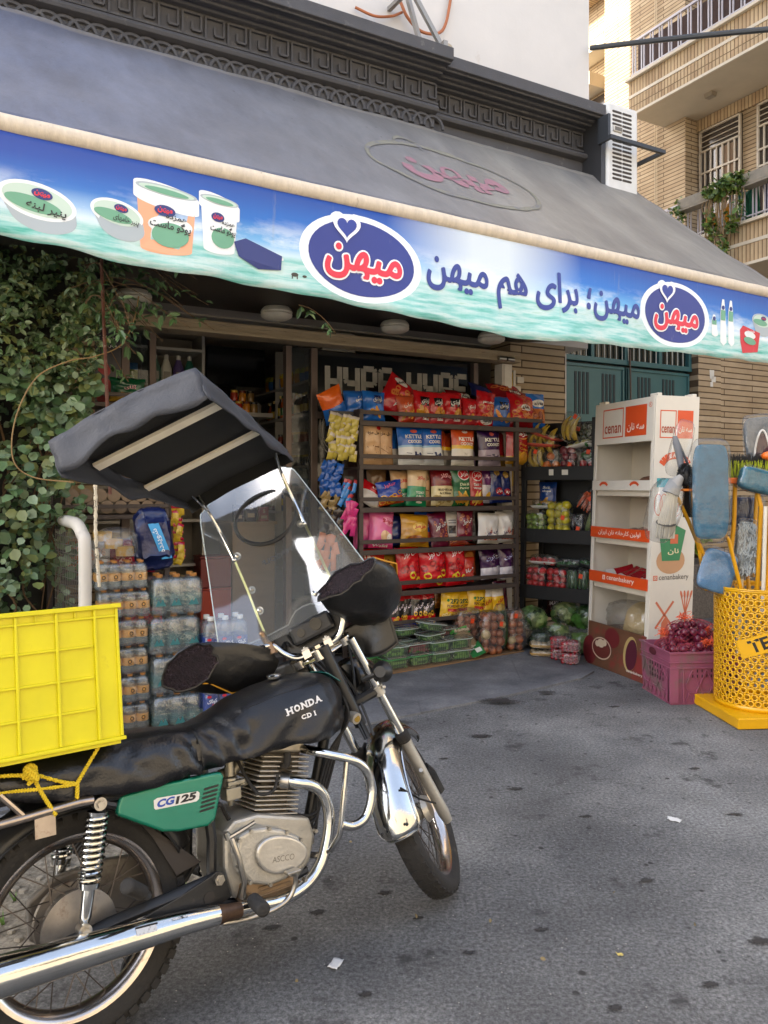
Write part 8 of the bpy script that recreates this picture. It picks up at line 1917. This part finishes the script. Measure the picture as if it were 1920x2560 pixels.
b = MB(); b.tube([(0, 0, 0), (-.02, .0, .6), (-.06, .02, 1.4)], .011, 6); solo('rusty_rod', b, mat('rust', '#6a4030', .8, var=(20, .5), dirt=('#b9b0a4', 9, .58)), 'thin rusty rod standing among the ivy leaves', 'rod', (-1.62, 4.55, 1.45), 0)

# ================================================================== ivy
iv = fthing('ivy', 'dense green climbing ivy covering the left corner under the awning', 'ivy', .1, 5.2, 0)
r = random.Random(12); b = MB(); cnt = 0
def ivy_edge(z): return .66+.10*nz(z*1.7, 4)+(.22*(z-1.9) if z > 1.9 else 0)-(.06 if z < 1.0 else 0)
while cnt < 11500:
    z = .25+2.75*r.random(); q = 4.92+.7*r.random()**1.6; s = -1.35+r.random()*(ivy_edge(z)+1.35)
    if nz(s*3.2, q*2, z*3.0) < -.34+.3*(q-4.95): continue
    q += .10*nz(s*2.1, z*2.1, 7)
    if z > 2.2: size = r.uniform(.03, .065); nar = r.uniform(.24, .4)
    else: size = r.uniform(.03, .082); nar = r.uniform(.38, .58)
    if z > 1.9:                                              # groups of three slim leaflets
        a = r.uniform(0, 6.28)
        for k in range(3):
            f = Vector((cos(a+k*2.1)*.9, -.35, sin(a+k*2.1)*.9-.3)); leaf(b, (s, q, z), size, r, 5, nar, f)
        cnt += 2.2
    else: leaf(b, (s, q, z), size, r, 5, nar, Vector((0, -.3, -.3))); cnt += 1
b.build('foliage', leafmats(['#587348', '#6c8760', '#889c7a', '#435c39', '#76804a']), iv)
b = MB()
for k in range(46):
    s = r.uniform(-1.3, .62); q = r.uniform(5.0, 5.5); z = r.uniform(.3, 1.2)
    pts = [(s, q, z)]
    for j in range(5): s += r.uniform(-.12, .12); z += r.uniform(.1, .45); q += r.uniform(-.08, .08); pts.append((min(s, .74), q, min(z, 3.0)))
    b.tube(bez(pts, 5), r.uniform(.003, .008), 5)
b.build('stem', mat('ivy_stem', '#6a5238', .85, var=(20, .7)), iv)
b = MB(); P_ = [W(300, 640, 4.75), W(290, 690, 4.72), W(262, 745, 4.65), W(205, 770, 4.5), W(150, 780, 4.4), W(80, 815, 4.3), W(35, 900, 4.25), W(28, 990, 4.25), W(70, 1030, 4.3), W(160, 1042, 4.35)]
RI = Matrix.Rotation(-TH, 3, 'Z'); b.tube(bez([RI @ p for p in P_], 8), .0042, 6); b.build('runner', mat('tan_runner', '#8a7048', .7), iv)
b = MB(); r = random.Random(33)
for k in range(20):                                         # tendrils reaching along the banner hem
    s = r.uniform(.55, .8); z = r.uniform(2.35, 2.95); q = r.uniform(4.7, 5.3); L_ = r.uniform(.2, .75)*(1 if z > 2.6 else .45); pts = []
    for j in range(6): pts.append((s+L_*j/5, q-.03*j, z+.05*sin(j)+.02*j-.05*j*j/5))
    b.tube(bez(pts, 4), .003, 4, 4)
    for j in range(12):
        t = r.random(); c = Vector(pts[0]).lerp(Vector(pts[-1]), t)+Vector((0, 0, .02)); leaf(b, c, r.uniform(.045, .09), r, 4, .22, Vector((.3, -.3, -.2)))
for s, z, q in ((1.78, 2.60, 4.35),):
    pts = [(s+.05*j, q, z-.006*j*j) for j in range(6)]; b.tube(bez(pts, 4), .003, 4, 4)
    for j in range(16): c = Vector(pts[0]).lerp(Vector(pts[-1]), r.random()); leaf(b, c, r.uniform(.04, .08), r, 4, .2, Vector((.2, -.3, -.5)))
b.build('tendril', leafmats(['#4c6c42', '#5d7f50', '#6c8c5e', '#3f5a38'])+[mat('ivy_stem', '#6a5238', .85, var=(20, .7))], iv)
b = MB(); b.box(-1.5, .60, 5.62, 5.66, 0, 2.9); fsolo('ivy_shade_sheet', b, mat('painted_ivy_shade', '#2c2a22', .9, var=(3, .6)), 'dark sheet standing for the shade behind the ivy leaves', 'board', -.4, 5.64, 0)  # dark sheet before the wall; shade among the leaves put into its colour

# ================================================================== left rack with paper rolls
lr = fthing('side_rack', 'brown metal rack with stacked paper cups behind the water packs', 'display rack', .9, 5.7, .014)
for s in (.50, 1.275):
    for q in (5.60, 5.92): b = MB(); b.box(s-.018, s+.018, q-.018, q+.018, .014, 2.12); b.build('post', rackm, lr, bevel=.003)
for z in (2.08, 1.70, 1.30, .86, .45):
    b = MB(); b.box(.50, 1.29, 5.60, 5.93, z-.02, z); b.box(.50, 1.29, 5.575, 5.597, z-.03, z+.0); b.box(.50, 1.29, 5.572, 5.584, z+.045, z+.072); b.build('shelf', rackm, lr, bevel=.003)
b = MB(); b.lathe([(.043, 0), (.046, .001), (.046, .006), (.042, .008), (.036, .11), (.001, .11)], 24, 0, Matrix.Rotation(-pi/2, 4, 'X')); b.lathe([(.0415, .005), (.032, .10), (.001, .10)], 24, 1, Matrix.Rotation(-pi/2, 4, 'X'))
cup = b.build('paper_cup', [mat('kraft_cup', '#8f7c68', .7, var=(20, .8)), mat('cup_inside', '#7a6a5a', .8)]); first = True
for j in range(2):
    for i in range(8):
        loc = FW(.60+.092*i+.046*j, 5.66, 1.352+.082*j)
        o = cup if first else dup(cup); first = False; o.location = loc; o.rotation_euler = (0, 0, TH)
        tag(o, 'brown paper cup lying with its round end outward on the side rack', 'paper cup', 'paper cups stacked on the side rack')
bag('dark green nut bag with pink lettering on top of the side rack', 1.02, 2.10, .25, .17, [(0, .3, '#a8842c'), (.3, 1, '#0f4a2c')], [('آقای', .1, .62, .36, .2, '#d8a0a8')], chips(60, '#c28a2c', .25, 4), q=5.70, lean=.1, group='goods on the side rack')
bag('brown snack bag beside the dark green nut bag', 1.20, 2.09, .17, .14, [(0, 1, '#5a4424')], [], chips(61, '#a8842c', .5, 4), q=5.72, group='goods on the side rack')
bag('tan bag half hidden by ivy on the side rack', .78, 1.72, .22, .26, [(0, 1, '#a8783c')], [], [], q=5.72, group='goods on the side rack')
bag('pale blue bag half hidden by ivy on the side rack', .62, 1.72, .18, .24, [(0, 1, '#4a7aa8')], [], [], q=5.72, group='goods on the side rack')
for s, hx, lb in ((.66, '#8a5a34', 'brown'), (.83, '#b8b2a8', 'crumpled white'), (.98, '#8c1a2a', 'dark red'), (1.13, '#a82234', 'bright red')): bag(lb+' bag on the shelf below the paper cups', s, .875, .17, .24, [(0, 1, hx)], [], rings(int(s*30), 6, .2, .8, '#c9a08a', .1), q=5.72, group='goods on the side rack')
for s, hx, lb in ((1.05, '#a0303c', 'red'), (1.2, '#c22c3c', 'light red'), (.9, '#23407a', 'blue')): bag(lb+' bag low on the side rack', s, .47, .15, .24, [(0, 1, hx)], [], [], q=5.72, group='goods on the side rack')
strip('strip of yellow and red packets hanging at the right side of the side rack', 1.335, 5.60, 1.37, 2, 9, .03, .045, packet_mesh('#c2a22c', .05, .08, .02, '#a81e34'), .004, .4, 9)

# ================================================================== inside the shop
ins = mat('shelf_white', '#a8a49c', .6, var=(4, .85))
sb = fthing('wall_shelf', 'pale wall shelves full of bottles and jars inside the shop', 'shelf', 2.9, 7, .016)
LV = (2.47, 2.17, 1.91, 1.69, 1.47, 1.25, 1.0, .7, .35)
for z in LV: b = MB(); b.box(2.74, 3.05, 6.16, 8.6, z-.022, z); b.build('shelf_board', ins, sb)
b = MB(); b.box(3.05, 3.07, 6.16, 8.6, .02, 2.85); b.build('back_board', mat('shelf_back', '#7a746a', .8), sb)
for q in (6.14, 7.3, 8.6): b = MB(); b.box(2.74, 3.05, q, q+.02, .02, 2.85); b.build('upright', ins, sb)
def prod(kind, hx, hx2):
    k = ('P', kind, hx, hx2)
    if k in FM: return FM[k]
    b = MB()
    if kind == 'bottle': b.lathe([(.028, 0), (.03, .004), (.03, .12), (.012, .16), (.012, .19)], 10, 0); b.lathe([(.014, .185), (.014, .21), (.001, .211)], 8, 1); b.lathe([(.0308, .03), (.0308, .10)], 10, 1, None, False)
    elif kind == 'jar': b.lathe([(.034, 0), (.036, .005), (.036, .07), (.03, .08)], 10, 0); b.lathe([(.034, .08), (.034, .10), (.001, .101)], 10, 1)
    elif kind == 'box': b.box(-.035, .035, -.025, .025, 0, .17, 0); b.box(-.0355, .0355, -.0255, .0255, .05, .11, 1)
    else: b.grid(lambda u, v: ((u-.5)*.10, -.03*(1-abs(2*u-1)**2)*(1-abs(2*v-1)**4), v*.15), 6, 6, lambda u, v: 1 if v > .6 else 0); b.grid(lambda u, v: ((.5-u)*.10, .03*(1-abs(2*u-1)**2)*(1-abs(2*v-1)**4), v*.15), 6, 6, 0)
    o = b.build(kind, [foil(hx), foil(hx2)]); me = o.data; bpy.data.objects.remove(o); FM[k] = me; return me
rg = random.Random(21)
ROW = (('packet', (('#2d5fa8', '#c2a22c'), ('#c28a1c', '#d8c23c'), ('#3a6a9c', '#b8b84a')), 'yellow and blue packet', 'packet'), ('bottle', (('#1c2416', '#b8982c'), ('#23201a', '#c9b03c'), ('#a8501c', '#2c5a2c')), 'dark oil bottle', 'bottle'), ('jar', (('#8a3c1c', '#c28a2c'), ('#5c6a2c', '#c2a23c'), ('#7a2a1c', '#2a2a2a')), 'small jar', 'jar'), ('jar', (('#2c2418', '#b89a2c'), ('#3a2a1c', '#8c8a3a')), 'dark jar', 'jar'), ('bottle', (('#b8b8b0', '#8a9aa0'), ('#c8c4b8', '#6a8a9a')), 'white bottle', 'bottle'), ('box', (('#2c4a7a', '#b8a43c'), ('#6a2a2a', '#c8bca0')), 'carton', 'box'))
for i, z in enumerate(LV[:6]):
    kd, cols_, nm, ct2 = ROW[(0, 1, 2, 3, 4, 5, 2)[i]]
    q = 6.24
    while q < 7.75:
        c_ = cols_[rg.randrange(len(cols_))]; o = bpy.data.objects.new({'packet': 'packet_bag', 'box': 'carton'}.get(kd, kd), prod(kd, *c_)); col.objects.link(o)
        o.location = FW(2.80+rg.uniform(-.01, .03), q, z+.001); o.rotation_euler = (0, 0, TH-pi/2+rg.uniform(-.1, .1)); o.scale = (1, 1, rg.uniform(.9, 1.15))
        tag(o, '%s in a close row on the wall shelves inside the shop' % nm, ct2, '%s row inside the shop' % nm); q += .082 if kd != 'packet' else .11
bsf = fthing('product_shelf', 'dim shelves of packets and detergent bottles behind the narrow glass beside the door', 'shelf', 1.4, 7.0, .016)
for z in (2.74, 2.40, 2.10, 1.80, 1.5, 1.2, .8, .4): b = MB(); b.box(.9, 1.92, 6.95, 7.3, z-.025, z); b.build('shelf_board', ins, bsf)
for s in (.9, 1.43, 1.90): b = MB(); b.box(s, s+.025, 6.95, 7.3, .02, 2.88); b.build('upright', ins, bsf)
b = MB(); b.box(.9, 1.92, 7.3, 7.32, .02, 2.88); b.build('back_board', mat('shelf_back', '#7a746a', .8), bsf)
for i, z in enumerate((2.40, 2.10, 1.80)):
    for half in (0, 1):
        if half == 1 and i == 0: continue
        s = .98+.52*half
        while s < 1.40+.5*half:
            kd = 'packet' if half == 0 else ('box', 'bottle', 'jar')[i % 3]; c_ = [('#2d6aa8', '#c2c04a'), ('#9aa83c', '#3a7ab8'), ('#2c5a94', '#1c3a2c'), ('#6a3a7a', '#b8a8c0')][rg.randrange(4)]
            o = bpy.data.objects.new({'packet': 'packet_bag', 'box': 'carton'}.get(kd, kd), prod(kd, *c_)); col.objects.link(o); o.location = FW(s, 7.02, z+.001); o.rotation_euler = (0, 0, TH); o.scale = (1, 1, 1.25)
            nm = {'packet': 'blue and yellow packet', 'box': 'carton', 'bottle': 'bottle', 'jar': 'jar'}[kd]; tag(o, '%s on the dark shelves behind the left shop window' % nm, nm.split()[-1], '%s group on the back shelf' % nm); s += .105
for k, (s, hx, lb) in enumerate(((1.50, '#4a6a5a', 'green grey'), (1.60, '#c8c4b4', 'cream'), (1.71, '#5a4a7a', 'purple'), (1.81, '#1f5a4a', 'teal green'))):
    b = MB(); b.lathe([(.045, 0), (.05, .01), (.05, .16), (.03, .22), (.018, .25)], 14, 0, Matrix.Diagonal((1, .7, 1, 1))); b.lathe([(.02, .245), (.02, .285), (.001, .287)], 10, 1); b.decal(rect2(-.03, .03, .06, .13, 1, 1), lambda x, z: (x, -.0365, z), 2)
    solo('detergent_bottle', b, [plastic(hx), plastic('#c2c0b8'), ink('#8a8478')], lb+' detergent bottle on the shelf behind the shop window', 'bottle', FW(s, 7.05, 2.401), TH, 'detergent bottles behind the window')
b = MB(); b.box(1.96, 2.52, 7.0, 7.05, 2.44, 2.80); tv = fsolo('television', b, mat('tv_black', '#070708', .12), 'black television screen hung high inside the shop door', 'television', 2.2, 7.0, 2.44, bevel=.006)
b = MB(); b.box(2.20, 2.62, 7.0, 7.4, .02, 1.13); b.box(2.18, 2.64, 6.98, 7.42, 1.132, 1.16); fsolo('counter', b, mat('plywood', '#b39a7c', .6, var=(2, .8), stretch=(1, 1, 5)), 'pale plywood counter seen through the windshield', 'counter', 2.4, 7.2, .016, bevel=.004)
for k, (s, w, h, hx, lb) in enumerate(((2.28, .09, .16, '#2a1c3c', 'dark purple'), (2.40, .10, .20, '#1f1a3a', 'navy'), (2.53, .09, .14, '#8a1c24', 'red'))):
    b = MB(); b.box(-w/2, w/2, -.03, .03, 0, h); b.decal(fit(text2d('5', .03), 0, h*.7, h=h*.25), lambda x, z: (x, -.031, z), 1); b.decal(rect2(-w*.35, w*.35, h*.2, h*.4, 1, 1), lambda x, z: (x, -.031, z), 1); solo('carton', b, [foil(hx), ink('#b8a890')], lb+' carton standing on the plywood counter', 'carton', FW(s, 7.08, 1.161), TH, 'cartons on the counter')
b = MB(); b.box(1.98, 2.5, 7.1, 7.4, 2.2, 2.30); fsolo('white_box', b, plastic('#b0b0ac'), 'white flat box under the television', 'box', 2.2, 7.2, 2.2, bevel=.004)
b = MB(); b.box(1.93, 2.6, 7.0, 7.45, 2.16, 2.198); fsolo('ledge', b, ins, 'pale ledge under the television', 'ledge', 2.2, 7.2, 2.16)
for k in range(9):
    hx, h2 = (('#a8301c', '#c8a03c'), ('#c27a1c', '#6a2a1c'), ('#8a6a3a', '#2a2a2a'))[k % 3]
    o = bpy.data.objects.new('jar', prod('jar', hx, h2)); col.objects.link(o); o.location = FW(2.05+.075*k if k < 6 else 1.75+.08*k, 7.04, 2.199 if k < 6 else 2.301); o.rotation_euler = (0, 0, TH); tag(o, 'small orange or brown jar on the ledge under the television', 'jar', 'jars under the television')
for k in range(3):
    b = MB(); b.box(-.14, .14, -.12, .12, 0, .26); b.box(-.145, .145, -.125, .125, .262, .28); solo('red_crate', b, plastic(('#8a1c14', '#a8341c', '#7a1a18')[k]), 'red crate stacked low inside the door, '+('bottom one', 'middle one', 'top one')[k], 'crate', FW(1.98, 6.9, .02+.285*k), TH, 'red crates inside the door', bevel=.006)

# ================================================================== litter
def scrap(label, u, v, w, hx, seed):
    Y = 1.5*1661.5/(v-1050); x = (u-830)*Y/1661.5; b = MB(); b.grid(lambda a, c_: ((a-.5)*w+.006*nz(a*3+seed, c_*3), (c_-.5)*w*.6, .004+.012*abs(nz(a*2.5+seed, c_*2.5))), 6, 6)
    solo('paper_scrap', b, mat('paper', hx, .8), label, 'paper scrap', (x, Y, 0), seed, 'litter on the street', solid=.0008)
scrap('white paper scrap on the asphalt behind the front wheel', 726, 2085, .055, '#d6d4d0', 1.2); scrap('torn white paper scrap far right on the asphalt', 1457, 1773, .06, '#d0ceca', 2.5); scrap('tiny yellow paper bit on the asphalt near the right edge', 1340, 2066, .02, '#b8a860', 3.1)
for k, (u, v) in enumerate(((755, 1822), (560, 1960), (900, 1990), (1060, 1990), (640, 2120), (1180, 2080), (1500, 2000), (1330, 1930))):
    Y = 1.5*1661.5/(v-1050); b = MB(); leaf(b, (0, 0, .005), .02, random.Random(k), 1, .3, Vector((0, 0, .0))); solo('dry_leaf', b, mat('dry_leaf', '#77694a', .8), 'small dry leaf fragment lying on the asphalt', 'leaf', ((u-830)*Y/1661.5, Y, .004), k, 'dry leaf bits on the street')
# opposite side out of frame, added to bounce warm sunlight into the scene
op = fthing('bounce_building', 'added pale building across the street behind the viewer, bouncing light', 'building', 3, -8, 0)
b = MB(); b.box(-22, 26, -12, -8, 0, 8.5); b.build('wall', mat('warm_render', '#ccbda4', .85, var=(.6, .8)), op)
b = MB()
for x in (-17, -9, 5, 16): b.box(x, x+1.6, -7.99, -7.95, 4.6, 6.2)
b.build('window', mat('dark_glass', '#1c2422', .1, spec=.6), op)
